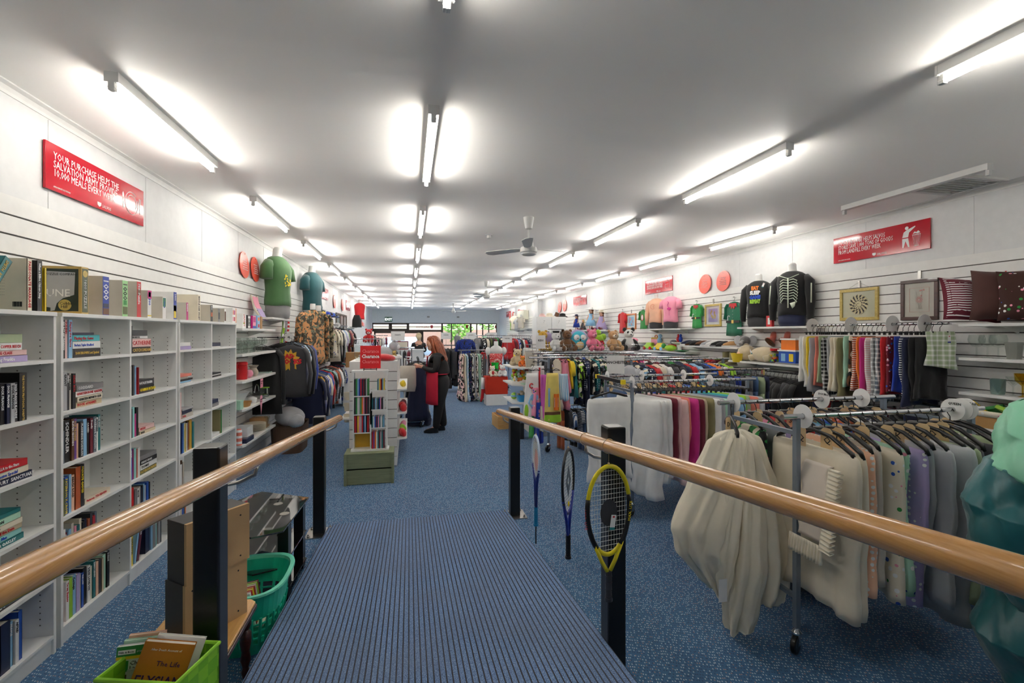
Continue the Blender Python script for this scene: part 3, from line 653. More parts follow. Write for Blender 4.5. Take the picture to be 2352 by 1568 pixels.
def lathe_thing(name,label,cat,prof,mat,loc,n=20,group=None,color=None,parent=None,sm=.6,rot=(0,0,0)):
    o=MB().lathe(prof,n=n).obj(name,mat,parent,loc,rot,smooth=sm,color=color)
    if label: top(o,label,cat,group)
    return o
P_wine=[(.033,0),(.033,.003),(.005,.008),(.004,.075),(.02,.085),(.036,.11),(.038,.135),(.03,.175),(.0285,.175),(.036,.135),(.034,.112),(.002,.09)]
P_tumb=[(.03,0),(.038,.11),(.036,.11),(.029,.006),(.001,.006)]
P_bowlg=[(.03,0),(.005,.008),(.005,.06),(.05,.1),(.055,.13),(.053,.13),(.045,.1),(.001,.066)]
P_jug=[(.045,0),(.055,.03),(.05,.12),(.042,.15),(.046,.18),(.044,.18),(.04,.15),(.048,.12),(.05,.03),(.001,.006)]
_gm={k:MB().lathe(p,n=16).mesh('drinking_glass',glass,.6) for k,p in dict(wine=P_wine,tumb=P_tumb,bowlg=P_bowlg,jug=P_jug).items()}
gr=random.Random(3)
for k in range(22):
    kd=['wine','tumb','wine','bowlg','tumb','jug'][k%6]; col=k//2; row=k%2
    o=ob({'wine':'wine_glass','tumb':'tumbler','bowlg':'dessert_glass','jug':'glass_jug'}[kd],_gm[kd],None,(-1.86-.1*row,GY0+.06+col*.095,1.4685)); top(o,'clear %s among the crowded glassware on the left wall shelf'%({'wine':'stemmed glass','tumb':'tumbler','bowlg':'stemmed dessert glass','jug':'glass jug'}[kd]),'glass','clear %s glasses on the left wall shelf'%kd)
# red flask shelf
zz=1.1705
t=E('flask','red plastic flask with lid on the left wall shelf','flask',(-1.88,YG(562),zz)); 
ob('flask_body',MB().lathe([(.055,0),(.058,.01),(.058,.15),(.05,.16)],n=20).mesh('flask_body',plastic,.6),t,color='red'); ob('flask_lid',MB().lathe([(.06,.16),(.06,.19),(.05,.2)],n=20).mesh('flask_lid',plastic,.6),t,color='red')
ob('flask_handle',MB().tube([(-.02,-.055,.18),(-.02,-.09,.18),(-.02,-.09,.13),(-.02,-.058,.12)],.008).mesh('flask_handle',plastic,True),t,color='red')
lathe_thing('money_box','round pink polka dot china pot beside the red flask','pot',[(.02,0),(.045,.02),(.052,.05),(.04,.085),(.02,.095)],plastic,(-1.87,YG(575),zz),color='pink')
lathe_thing('vase','grey stoneware vase with flared rim on the left wall shelf','vase',[(.035,0),(.055,.03),(.055,.06),(.035,.1),(.06,.135),(.055,.135),(.03,.1),(.01,.02)],flat('stoneware',(170,160,144),.5),(-1.88,YG(588),zz))
top(MB().prism([(-.1,-.2),(.1,-.2),(.1,.2),(-.1,.2)],0,.012).obj('glass_platter',flat('pale glass',(170,200,190),.1),None,(-1.93,YG(615,-1.9),zz)),'flat pale green glass platter right of the stoneware vase','platter')
# bowls shelf
zz=.8565
lathe_thing('plastic_bowl','large white plastic bowl stacked on the left wall shelf','bowl',[(.07,0),(.12,.1),(.135,.12),(.13,.12),(.115,.1),(.06,.01)],plastic,(-1.93,YG(560),zz+.05),28,color='white')
top(MB().b2(-.06,.05,-.05,.05,0,.1).obj('tissue_box',plastic,None,(-1.86,YG(545)+.02,zz),color='mint'),'pale mint box on the bowl shelf of the left wall','box')
t=E('bread_basket','small brown wicker basket in front of the white bowl','basket',(-1.86,YG(563),zz)); MB().loft([(0,0,0,.055,.07),(0,0,.05,.07,.09),(0,0,.055,.072,.092),(0,0,.05,.062,.082),(0,0,.008,.05,.064)],20,e=3).obj('basket_body',wickl,t)
lathe_thing('ramekin','small white china pot with pink knob on the bowl shelf','pot',[(.04,0),(.05,.02),(.05,.06),(.03,.07),(.01,.08)],plastic,(-1.85,YG(580),zz),color='white')
t=E('glass_basket','glass basket with beaded handle on the bowl shelf','basket',(-1.93,YG(592,-1.92),zz)); MB().lathe([(.04,0),(.07,.04),(.09,.08),(.086,.08),(.06,.04),(.001,.01)],n=20).obj('glass_bowl',glass,t,smooth=.6)
MB().tube([(0,.085*math.cos(a),.08+.1*math.sin(a)) for a in [PI*k/10 for k in range(11)]],.005,6).obj('handle',chrome,t,smooth=True)
t=E('plastic_jug','clear plastic measuring jug with lime lid on the bowl shelf','jug',(-1.87,YG(612),zz)); MB().lathe([(.05,0),(.055,.12),(.052,.12),(.047,.005),(.001,.005)],n=18).obj('jug_body',glass,t,smooth=.6); ob('jug_lid',MB().lathe([(.056,.12),(.056,.13)],n=18).mesh('jug_lid',plastic),t,color='lime'); ob('jug_handle',MB().tube([(.0,.052,.12),(.0,.1,.115),(.0,.11,.03)],.008).mesh('jug_handle',plastic,True),t,color='white')
lathe_thing('silver_dish','silver footed dish on the bowl shelf','dish',[(.03,0),(.01,.01),(.01,.03),(.07,.05),(.068,.052),(.001,.036)],chrome,(-1.84,YG(603),zz))
# pink price cards
for px,z,l,h in((601,1.03,'pink price card clipped under the flask shelf',.11),(600,.72,'pink teardrop price tag clipped under the bowl shelf',.24)):
    t=E('price_card',l,'price tag',(-1.775,YG(px,-1.775),z)); 
    if h<.2: ob('card',MB().b2(-.001,.001,-.05,.05,0,h).mesh('card',card),t,color='pink')
    else: ob('card',MB().prism([(0,-.02),(.02,.06),(.045,.14),(.045,.19),(.02,.22),(-.02,.22),(-.045,.19),(-.045,.14),(-.02,.06)],-.001,.001,'YZ').mesh('card',card),t,color='pink')
    text('$ON IT\nSALE',.024,inkk,t,(.0015,-.034,h-.04 if h<.2 else .16),FX,'price_lettering')
# plates shelf
zz=.4605
P_plate=[(.06,0),(.075,.003),(.13,.015),(.128,.018),(.07,.007),(.001,.007)]; pm=MB().lathe(P_plate,n=28).mesh('dinner_plate',plastic,.6)
for k in range(7):
    o=ob('dinner_plate',pm,None,(-1.93,YG(585,-1.93),zz+k*.0125)); o.color=C('cream'); top(o,'white round dinner plate in the stack on the low left wall shelf','plate','dinner plates stacked on the low left wall shelf')
for k in range(3):
    o=MB().box((0,0,.018),(.17,.2,.036),taper=1.0).obj('square_dish',plastic,None,(-1.89,YG(556,-1.89),zz+.052+k*.037),color='white'); top(o,'white square dish, %s of the three stacked above the blue tray'%['lowest','middle','topmost'][k],'dish')
t=ob('storage_tray',MB().b2(-.1,.1,-.13,.13,0,.05).mesh('storage_tray',plastic),None,(-1.885,YG(553,-1.885),zz),color='navy'); top(t,'navy blue plastic tray under the square white dishes','tray')
t=E('carton_box','open brown carton behind the plate stack','box',(-1.93,6.72,zz)); ob('carton',MB().b2(-.1,.1,-.07,.07,0,.13).mesh('carton',card),t,color='tan')
t=E('blender_jug','white kitchen jug standing in front of the brown carton','jug',(-1.82,6.66,zz)); MB().lathe([(.03,0),(.035,.15),(.032,.15),(.001,.01)],n=16).obj('jug_body',glass,t,smooth=.6); ob('jug_handle',MB().tube([(0,.035,.14),(0,.075,.12),(0,.06,.04)],.007).mesh('jug_handle',plastic,True),t,color='white')
ob2=MB(); ob2.lathe([(.03,0),(.03,.16),(.02,.18)],n=14); top(ob2.obj('striped_bottle',FAB['wide'],None,(-1.84,5.68,zz),color='salmon'),'small bottle with coloured bands at the near end of the plate shelf','bottle')
# doll deckchair
t=E('doll_deckchair','pink and purple toy deckchair hung on the left slat wall','toy',(-2.05,YG(592,-2.0),1.93))
for y in(-.12,.12): MB().tube([(0,y,.28),(.04,y,.1),(.14,y,-.06)],.012,6,flat=1.0).obj('side_frame',flat('cream wood',(206,196,176),.6),t)
MB().tube([(.0,-.13,-.05),(.06,-.05,-.03),(.14,0.0,-.05)],.008).obj('foot_bar',MATS['cream wood'],t)
ob('seat_cloth',MB().sheet(lambda u,v:(.02+.05*v*v,-.11+.22*u,.26-.16*v),6,6,.004).mesh('seat_cloth',fabric),t,color='pink'); ob('lower_cloth',MB().sheet(lambda u,v:(.07+.08*v,-.11+.22*u,.1-.16*v),6,6,.004).mesh('lower_cloth',fabric),t,color='lilac')
# ================= GARMENTS =================
# local frame: origin = where the hook sits on the rail; the hanger lies in the X-Z plane
GM={}
def garm_mesh(kind,v=0,s=1.0):
    key=(kind,v,s)
    if key in GM: return GM[key]
    r=random.Random(hash((len(kind),ord(kind[0]),ord(kind[-1]),v))&0xffff); m=MB(); z0=-.085
    ph=r.random()*6; k1=r.uniform(30,46)
    def rings(prof,n,amp,m,cx=0):
        # prof: (z,halfwidth,thick)
        def fn(p,i,t):
            f=i/(len(prof)-1); a=amp*f*min(1,prof[i][2]*30)
            return (p[0]+math.sin(p[2]*9+ph)*.004*f,p[1]+a*math.sin(k1*p[0]+ph+p[2]*3)+a*.5*math.sin(k1*2.3*p[0]+ph*2),p[2]+.006*math.sin(k1*.5*p[0]+ph)*f)
        m.loft([(cx,0,z*s,w*s,th*s) for z,w,th in prof],n,e=2.3,fn=fn)
    if kind in('shirt','jacket','vest','blouse'):
        L={'shirt':.68,'jacket':.72,'vest':.62,'blouse':.6}[kind]*(1+r.uniform(-.06,.1)); T={'shirt':.022,'jacket':.045,'vest':.02,'blouse':.02}[kind]
        pr=[(z0,.05,.012),(z0-.012,.075,.02),(z0-.035,.14,T*.8),(z0-.06,.195,T),(z0-.12,.215,T),(z0-.22,.215,T*1.1),(z0-.34,.205,T*1.1),(z0-.46,.21,T*1.1),(z0-L*.85,.22,T*1.1),(z0-L,.225,T)]
        rings(pr,26,.010,m)
        if kind!='vest':
            sl={'shirt':.24,'jacket':.56,'blouse':.3}[kind]
            for sd in(-1,1):
                P=[(sd*.175*s,0,(z0-.05)*s),(sd*.225*s,0,(z0-.12)*s),(sd*(.245+.01*v)*s,.004,(z0-.12-sl*.5)*s),(sd*(.24)*s,-.006,(z0-.12-sl)*s)]
                R=[.05*s,.062*s,.052*s,(.04 if sl>.4 else .066)*s]; m.tube(P,R,10,flat=.45)
    elif kind in('dress','skirt'):
        top_=[(z0,.06,.012),(z0-.05,.14,.02),(z0-.2,.17,.025),(z0-.36,.14,.025)] if kind=='dress' else [(z0-.02,.15,.012),(z0-.06,.16,.02)]
        L=1.02 if kind=='dress' else .75; zs=top_[-1][0]; pr=top_+[(zs-(L+z0+zs*0)*q,.15+.10*q,.025+.03*q) for q in(.2,.4,.6,.8)]+[(zs-(L-abs(zs)+.08),.25,.05)]
        pr=sorted(pr,key=lambda a:-a[0]); rings(pr,34,.018,m)
    elif kind=='trousers':
        pr=[(z0-.02,.13,.018),(z0-.08,.15,.024),(z0-.25,.15,.026)]; rings(pr,20,.004,m)
        for sd in(-1,1): m.loft([(sd*.075*s,0,(z0-z)*s,.07*s,.022*s) for z in(.24,.4,.6,.8,.92)],12)
    elif kind in('fold','quilt','throw'):
        W_={'fold':.2,'quilt':.26,'throw':.22}[kind]*(1+r.uniform(-.1,.1)); L={'fold':.6,'quilt':.8,'throw':.66}[kind]; T={'fold':.02,'quilt':.05,'throw':.03}[kind]; zz=z0-.06
        def fn(p,i,t): 
            f=i/14; a=.012*f if kind!='quilt' else .02*f
            fs=min(1,i/6); w=.55*a*math.sin(23*p[0]+9*p[2]+ph)+.004*fs*math.sin(47*p[0]-19*p[2]+ph)+.003*fs*math.sin(90*p[0]+31*p[2]); return (p[0]+(.018*math.sin(6*p[2]+ph)+.006*math.sin(21*p[2]+ph*2))*f,p[1]+a*math.sin(34*p[0]+ph+p[2]*4)+a*.6*math.sin(61*p[0]+ph)+w,p[2]+(.022*math.sin(9*p[0]+ph)*f))
        pr=[(0,0,(zz+.012)*s,W_*.93*s,T*.25*s),(0,0,zz*s,W_*.98*s,T*.7*s)]+[(0,0,(zz-L*q)*s,W_*(1.0+.10*math.sin(ph+q*5)*q)*s,T*(.9+.5*q)*s) for q in(.05,.12,.2,.28,.37,.46,.55,.63,.71,.79,.87,.94,1.0)]
        m.loft(pr,56,e=3.0,fn=fn)
    me=m.mesh(kind,fabric,True); GM[key]=me; return me
def hanger_mesh(kind,s=1.0):
    key=('hang',kind,s)
    if key in GM: return GM[key]
    m=MB(); r=.0045 if kind!='wire' else .002
    hk=[(.018*math.sin(a)*1.0,0,-.018+.018*math.cos(a)+.012) for a in [PI*(-.55+.14*k) for k in range(12)]]
    hk=[(.0+.019*math.sin(a),0,-.007+.019*math.cos(a)) for a in [-1.6+.33*k for k in range(12)]]+[(0,0,-.04),(0,0,-.075)]
    m.tube(hk,.0026,6)
    if kind=='clip':
        m.tube([(-.13*s,0,-.08),(.13*s,0,-.08)],.004,6); [m.box((x*s,0,-.09),(.012,.016,.035)) for x in(-.1,.1)]
    elif kind=='wide':
        m.tube([(-.215*s,0,-.15*s-.0),(-.2*s,0,-.125*s),(-.1*s,0,-.088),(0,0,-.07),(.1*s,0,-.088),(.2*s,0,-.125*s),(.215*s,0,-.15*s)],[.008,.012,.011,.009,.011,.012,.008],8); m.tube([(-.2*s,0,-.145*s),(.2*s,0,-.145*s)],.004,6)
    else:
        m.tube([(-.205*s,0,-.14*s),(-.1*s,0,-.1*s),(0,0,-.075),(.1*s,0,-.1*s),(.205*s,0,-.14*s),(-.205*s,0,-.14*s)],r,6)
    me=m.mesh('hanger',blackp,True); GM[key]=me; return me
def tag_mesh(c):
    key=('tag',c)
    if key in GM: return GM[key]
    m=MB()
    if c=='manila': m.prism([(-.022,-.075),(.022,-.075),(.022,-.01),(.012,0),(-.012,0),(-.022,-.01)],-.001,.001,'XZ',0); me=m.mesh('paper_tag',tagm)
    else: m.b2(-.0125,.0125,-.0012,.0012,-.055,0,0); m.b2(-.0125,.0125,-.0014,.0014,-.067,-.055,1); m.b2(-.005,.005,-.0016,.0016,-.012,-.004,2); me=m.mesh('price_tag',[cardw,flat('tag '+c,c,.5),inkr])
    GM[key]=me; return me
def hang(name,label,cat,kind,col,pat,loc,rz,v=0,s=1.0,hk='std',hcol=None,tag=None,group=None,tilt=0,tagpos=None,letter=None):
    me=garm_mesh(kind,v,s); o=ob(name,me,None,loc,(tilt,0,rz),col); o.material_slots[0].link='OBJECT'; o.material_slots[0].material=FAB[pat]; top(o,label,cat,group)
    h=ob('hanger',hanger_mesh(hk,s),o)
    if hcol: h.material_slots[0].link='OBJECT'; h.material_slots[0].material=hcol
    fl=1 if abs(rz)>1 else -1
    if tag:
        g=ob('paper_tag' if tag=='manila' else 'price_tag',tag_mesh(tag),o,(tagpos or (.1*s,.03,-.2*s))[:1]+(fl*(tagpos or (.1*s,.03,-.2*s))[1],)+(tagpos or (.1*s,.03,-.2*s))[2:],(0,0,(PI if fl>0 else 0)+.25))
        if tag=='manila': g.scale=(1.45,1.0,1.45)
        if letter: text(letter,.035,inkk,g,(-.011,-.0018,-.055),FY,'tag_letter')
    return o
NOUN=dict(shirt='shirt',jacket='jacket',vest='vest',blouse='blouse',dress='dress',skirt='skirt',trousers='trousers',fold='linen',quilt='quilt',throw='blanket')
PATW=dict(plain='',stripe='striped ',vstripe='striped ',wide='banded ',plaid='checked ',floral='floral ',dots='spotted ',print='printed ',camo='camouflage ',sequin='sequinned ',leopard='leopard print ')
USED=set()
def rail_fill(items,p0,p1,rz,place,s=1.0,hk='std',hcol=None,tags=(),seed=1,noun=None,group=None,jit=.06,names=None,letters=None):
    """items: (kind,colour,pattern) evenly hung along the rail p0-p1; rz = hanger direction"""
    r=random.Random(seed); n=len(items); P0,P1=Vector(p0),Vector(p1)
    def d(i):
        k,c,p=items[i]; return '%s %s%s'%(c,PATW[p],(noun or NOUN)[k] if isinstance(noun,dict) or noun is None else noun)
    def sh(i): return items[i][1]
    for i,(k,c,p) in enumerate(items):
        if i==0: lb='%s hanging first before the %s one, %s'%(d(i),sh(1),place)
        elif i==n-1: lb='%s hanging last after the %s one, %s'%(d(i),sh(i-1),place)
        else:
            lb='%s between %s and %s ones, %s'%(d(i),sh(i-1),sh(i+1),place)
            if lb in LAB: lb='%s after %s, two before %s, %s'%(d(i),sh(i-1),sh(min(n-1,i+2)),place)
            if lb in LAB: lb='%s before %s, two after %s, %s'%(d(i),sh(i+1),sh(max(0,i-2)),place)
        q=P0.lerp(P1,(i+.5)/n)
        nm='hanging_'+{'fold':'linen','throw':'blanket'}.get(k,k)
        hang(nm,lb,{'fold':'linen','throw':'blanket'}.get(k,k),k,c,p,q,rz+r.uniform(-jit,jit),v=r.randrange(4),s=round(s*r.choice((.9,.95,1,1.05)),2) if k!='quilt' else s,hk=hk,hcol=hcol,tag=(tags[i%len(tags)] if tags else None),group=group,tagpos=None if not letters else (.05*r.choice((-1,1)),.03,-.06),letter=letters[i%len(letters)] if letters else None)
def its(txt):
    K=dict(s='shirt',j='jacket',v='vest',b='blouse',d='dress',k='skirt',t='trousers',f='fold',q='quilt',w='throw'); P=dict(p='plain',s='stripe',v='vstripe',w='wide',c='plaid',f='floral',d='dots',n='print',m='camo',q='sequin',l='leopard')
    out=[]
    for w in txt.split():
        a,b=w.split(':'); out.append((K[a[0]],b,P[a[1]] if len(a)>1 else 'plain'))
    return out
def rail(name,label,p0,p1,r=.0125,brackets=(),mat=None,cat='rail'):
    t=E(name,label,cat,p0); d=Vector(p1)-Vector(p0); MB().tube([(0,0,0),tuple(d)],r,12).obj('rail_tube',mat or chrome,t,smooth=.8)
    for f,vec in brackets: MB().tube([tuple(d*f),tuple(d*f+Vector(vec))],.008,8).obj('bracket',mat or chrome,t)
    return t
def size_disc(loc,ax,label,s=1.0,txt=None,group='white size discs on the rails'):
    m=MB(); m.lathe([(.016,-.0015),(.055*s,-.0015),(.055*s,.0015),(.016,.0015),(.016,-.0015)],n=28,axis=ax,cap=False); o=m.obj('size_disc',cardw,None,loc); top(o,label,'size disc',None)
    if txt:
        if ax=='Y': text(txt,.018,inkk,o,(-.02,-.003,.028),FY,'disc_lettering')
        else: text(txt,.02,inkk,o,(-.003,.022,.028),FR,'disc_lettering')
    return o
# ================= LEFT WALL BEYOND THE SHELVES =================
rail('wall_rail','black clothes rail for dark jackets on left wall by the glassware',(-1.78,7.0,1.64),(-1.78,8.3,1.64),brackets=((0.1,(-.3,0,0)),(.9,(-.3,0,0))),mat=black_m)
rail_fill(its('jp:black sp:black jp:charcoal jp:navy sp:denim sc:navy jp:charcoal sv:sky jp:black jp:slate sp:navy jp:royal'),(-1.78,7.02,1.64),(-1.78,8.25,1.64),0,'jacket rail by the glassware',s=1.12,tags=('yellow','red','royal'),seed=4)
o=[x for x in bpy.data.objects if x.name=='hanging_shirt'][0]
def tshirt_print(o):
    t=text('DAD\nROCKS',.085,flat('comic red','red',.6),o,(-.12,-.052,-.27),FY,'shirt_lettering',bold=.006,line=.85); m=MB(); rr=random.Random(2)
    pts=[(math.cos(a)*(.14 if i%2 else .1),-.30+math.sin(a)*(.16 if i%2 else .11)) for i,a in enumerate([2*PI*k/22 for k in range(22)])]
    m.prism(pts,-.050,-.05,'XZ') if False else m.prism(pts,-.051,-.035,'XZ'); m.obj('comic_burst',flat('comic yellow','mustard',.6),o)
jk=[x for x in bpy.data.objects if x.name.startswith('hanging_')][:2]
tshirt_print(jk[1]); jk[0].location=(-1.98,6.98,1.62); jk[1].location=(-1.62,7.02,1.62); jk[1]['label']='black shirt printed DAD ROCKS with a yellow burst, front of the jacket rail'; jk[0]['label']='black leather-look jacket hanging against the slat wall behind the glassware shelves'
t=E('wicker_hamper','dark wicker hamper on the floor under the dark jackets','basket',(-1.7,7.35,0)); MB().loft([(0,0,0,.2,.28),(0,0,.38,.22,.3),(0,0,.4,.225,.305),(0,0,.38,.2,.28),(0,0,.05,.19,.27)],28,e=5).obj('basket_body',wick,t)
m=MB(); m.ball((0,0,0),(.2,.22,.13),18,rot=(.2,.1,.3)); m.ball((.1,-.12,-.05),(.12,.12,.1),14); top(m.obj('blanket',fur,None,(-1.68,7.25,.5),smooth=True,color='silver'),'rolled light grey fleece blanket lying on the wicker hamper','blanket')
def wshelf(y0,y1,z,label,dep=.3,side=-1):
    x=XL+.02 if side<0 else XR-.02; t=E('wall_shelf',label,'shelf',(x,y0,z)); k=1 if side<0 else -1
    m=MB(); L=y1-y0; m.b2(0,k*dep,0,L,-.026,0); m.obj('board',white_m,t,bevel=.002)
    for f in(.15,.85): MB().prism([(0,-.026),(k*dep*.7,-.026),(0,-.09)],L*f,L*f+.005,'XZ').obj('bracket',white_m,t)
    return t
def torso(label,loc,rz,shirt,pat='plain',s=1.0,sleeve='short',base='shorts',bcol='grey',cat='mannequin',extra=None,neck=True,L=.62,pole=0):
    """half-body display form wearing a top"""
    t=E('mannequin_torso',label,cat,loc,rz); z=0
    if base: ob(base,MB().loft([(0,0,0,.15*s,.1*s),(0,0,.06*s,.165*s,.11*s),(0,0,.18*s,.165*s,.11*s)],20,e=2.4).mesh(base,fabric,True),t,color=bcol)
    h=.15*s if base else 0
    if pole: MB().tube([(0,0,.05),(0,0,-pole)],.016).lathe([(.15,-pole),(.15,-pole+.015)],n=18).obj('stand_pole',steel,t)
    def fn(p,i,a): 
        f=max(0,1-i/5); return (p[0]+.006*f*math.sin(9*a),p[1]+.008*f*math.sin(11*a+1),p[2]+.008*f*math.sin(3*a))
    pr=[(0,0,h,.17*s,.12*s),(0,0,h+.06*s,.172*s,.12*s),(0,0,h+.18*s,.16*s,.11*s),(0,0,h+.32*s,.175*s,.12*s),(0,.0,h+.44*s,.19*s,.12*s),(0,.01*s,h+.52*s,.185*s,.1*s),(0,.015*s,h+.57*s,.12*s,.075*s),(0,.015*s,h+.59*s,.07*s,.06*s)]
    m=MB(); m.loft(pr,26,e=2.3,fn=fn)
    for sd in(-1,1):
        if sleeve=='short': m.tube([(sd*.15*s,.01,h+.5*s),(sd*.205*s,.0,h+.44*s),(sd*.225*s,-.01,h+.31*s)],[.06*s,.068*s,.07*s],12)
        elif sleeve=='long': m.tube([(sd*.15*s,.01,h+.5*s),(sd*.205*s,.0,h+.44*s),(sd*.235*s,-.02,h+.2*s),(sd*.23*s,-.03,h-.06*s)],[.06*s,.066*s,.055*s,.04*s],12)
    c=ob('top_garment',m.mesh('top_garment',fabric,True),t,color=shirt); c.material_slots[0].link='OBJECT'; c.material_slots[0].material=FAB[pat]
    MB().loft([(0,.015*s,h+.57*s,.062*s,.056*s),(0,.01*s,h+.62*s,.05*s,.05*s),(0,0,h+.68*s,.052*s,.054*s),(0,0,h+.7*s,.04*s,.042*s)],18).obj('neck',white_m,t,smooth=.7)
    return t
wshelf(6.75,7.9,1.915,'white shelf carrying the green shirt mannequin, high on left wall')
t=torso('mannequin in green t-shirt and grey shorts high on the left wall',(-1.88,7.4,1.915),PI/2-.35,(70,112,66),s=1.22,bcol='grey'); 
m=MB(); rr=random.Random(8); [m.box((rr.uniform(-.07,.07),-.152,.55+rr.uniform(-.08,.08)),(.016,.004,.03),ry=rr.random()*3) for k in range(16)]; m.obj('leaf_print',inky,t)
for i,(y,c,lb,nm,pt) in enumerate([(8.0,'navy','navy striped football scarf hanging below the camouflage jacket','scarf','stripe'),(7.85,'lime','lime green striped scarf hanging on the left slat wall','scarf','vstripe'),(8.13,'red','red and navy patterned scarf hanging on the left slat wall','scarf','wide')]):
    o=MB().sheet(lambda u,v:(.02*math.sin(v*6),-.05+.1*u,-.75*v),4,10,.02).obj('scarf',FAB[pt],None,(-1.93,y,2.06),smooth=True,color=c); top(o,lb,'scarf')
def bigcoat(label,loc,rz,col,pat,s): 
    t=E('mannequin_torso',label,'mannequin',loc,rz); me=garm_mesh('jacket',1,s); o=ob('jacket',me,t,color=col); o.material_slots[0].link='OBJECT'; o.material_slots[0].material=FAB[pat]
    MB().loft([(0,0,-.1,.05,.04),(0,0,-.03,.045,.045),(0,0,.0,.04,.04)],14).obj('neck',white_m,t,smooth=.7); MB().tube([(0,.0,-.12),(0,.2,-.12)],.012).obj('wall_arm',steel,t); return t
bigcoat('orange camouflage jacket on a form, left wall beside the green shirt',(-1.6,8.45,2.2),PI/2-.6,(196,140,92),'camo',1.25)
bigcoat('grey camouflage jacket behind the orange camouflage one, left wall',(-1.6,8.95,2.2),PI/2-.6,(176,160,130),'camo',1.25)
wshelf(8.3,9.4,1.6,'white shelf with dark caps below the camouflage jackets')
wshelf(9.4,10.45,1.945,'white shelf carrying the teal shirt mannequin on left wall')
torso('mannequin in teal t-shirt and black shorts on left wall shelf',(-1.88,9.9,1.945),PI/2-.35,(24,78,84),s=1.3,bcol='black',base='shorts')
def cap(label,loc,col,rz=0,kind='cap',s=1.0):
    t=E(kind if kind!='cap' else 'baseball_cap',label,'hat',loc,rz)
    if kind=='cap':
        ob('crown',MB().loft([(0,0,0,.09*s,.1*s),(0,0,.05*s,.088*s,.096*s),(0,0,.09*s,.06*s,.07*s),(0,0,.105*s,.01,.01)],16).mesh('crown',fabric,True),t,color=col)
        ob('peak',MB().sheet(lambda u,v:((u-.5)*.15*s*(1-v*.3),-.09*s-.07*s*v,.012-.02*(2*u-1)**2),6,4,.004).mesh('peak',fabric,True),t,color=col)
    else:
        ob('crown',MB().loft([(0,0,.03*s,.095*s,.095*s),(0,0,.1*s,.085*s,.085*s),(0,0,.115*s,.03,.03)],18).mesh('crown',fabric,True),t,color=col)
        ob('brim',MB().lathe([(.09*s,.035*s),(.16*s,0),(.16*s,.005),(.09*s,.045*s)],n=22,cap=False).mesh('brim',fabric,True),t,color=col)
    return t
cap('black cap with red badge on the shelf under the camouflage jackets',(-1.85,8.75,1.6),'black',.9); cap('charcoal cap beside the black one under the camouflage jackets',(-1.85,9.15,1.6),'charcoal',1.2)
cap('black bucket hat with red badge on left wall stand',(-1.8,9.75,1.63),'black',0,'bucket_hat',1.2); cap('red cap hanging beside the yellow garment on left wall',(-1.9,10.2,1.7),'red',1.2)
wshelf(9.0,10.3,1.45,'white shelf with the cream sun hat on left wall')
cap('cream bucket hat on the lower left wall hat shelf',(-1.82,9.35,1.455),'cream',0,'bucket_hat',1.1); cap('white bucket hat behind the cream one on left wall',(-1.82,9.85,1.455),'white',0,'bucket_hat',1.1)
t=E('hat_stack','stack of folded green and grey hats at left wall shelf end','hat',(-1.85,10.1,1.455)); ob('folded_cloth',MB().b2(-.08,.08,-.1,.1,0,.05).mesh('folded_cloth',fabric),t,color='sage')
for i,(y,c,lb) in enumerate([(10.75,'yellow','yellow trousers hanging on the left wall beside the teal shirt'),(10.95,'mustard','mustard trousers hanging just behind the yellow pair')]): hang('hanging_trousers',lb,'trousers','trousers',c,'plain',(-1.88,y,2.28),PI/2-.4,s=1.0,hk='clip')
for i,(y,c,lb) in enumerate([(12.0,'royal','royal blue cap hung high on the left wall'),(12.4,'black','black cap hung high on the left wall between blue caps'),(12.75,'blue','blue cap hung high on left wall after the black cap'),(13.15,'charcoal','charcoal cap at the end of the hung cap row')]):
    cap(lb,(-1.97,y,2.12),c,PI/2,s=1.1)
o=MB().sheet(lambda u,v:(.02*math.sin(u*8),-.25+.5*u,-.5*v),8,6,.01).obj('cloth',fabric,None,(-1.98,11.7,2.28),smooth=True,color='silver'); top(o,'pale grey cloth pinned to the left wall beside yellow trousers','cloth')
# wall windows far left
for i,(y0,y1) in enumerate(((14.3,16.6),)):
    r=bpy.data.objects.new('window_7',None); COL.objects.link(r); st(r); r.location=(XL+.01,y0,1.3)
    m=MB(); L=y1-y0; m.b2(0,.03,0,L,0,.05).b2(0,.03,0,L,.95,1.0); [m.b2(0,.03,L*f-.03,L*f+.03,0,1.0) for f in(0.02,.35,.68,.98)]; m.obj('frame',brownf,r); MB().b2(.0,.008,0,L,0,1.0).obj('pane',flat('dim window',(170,180,180),.1),r)
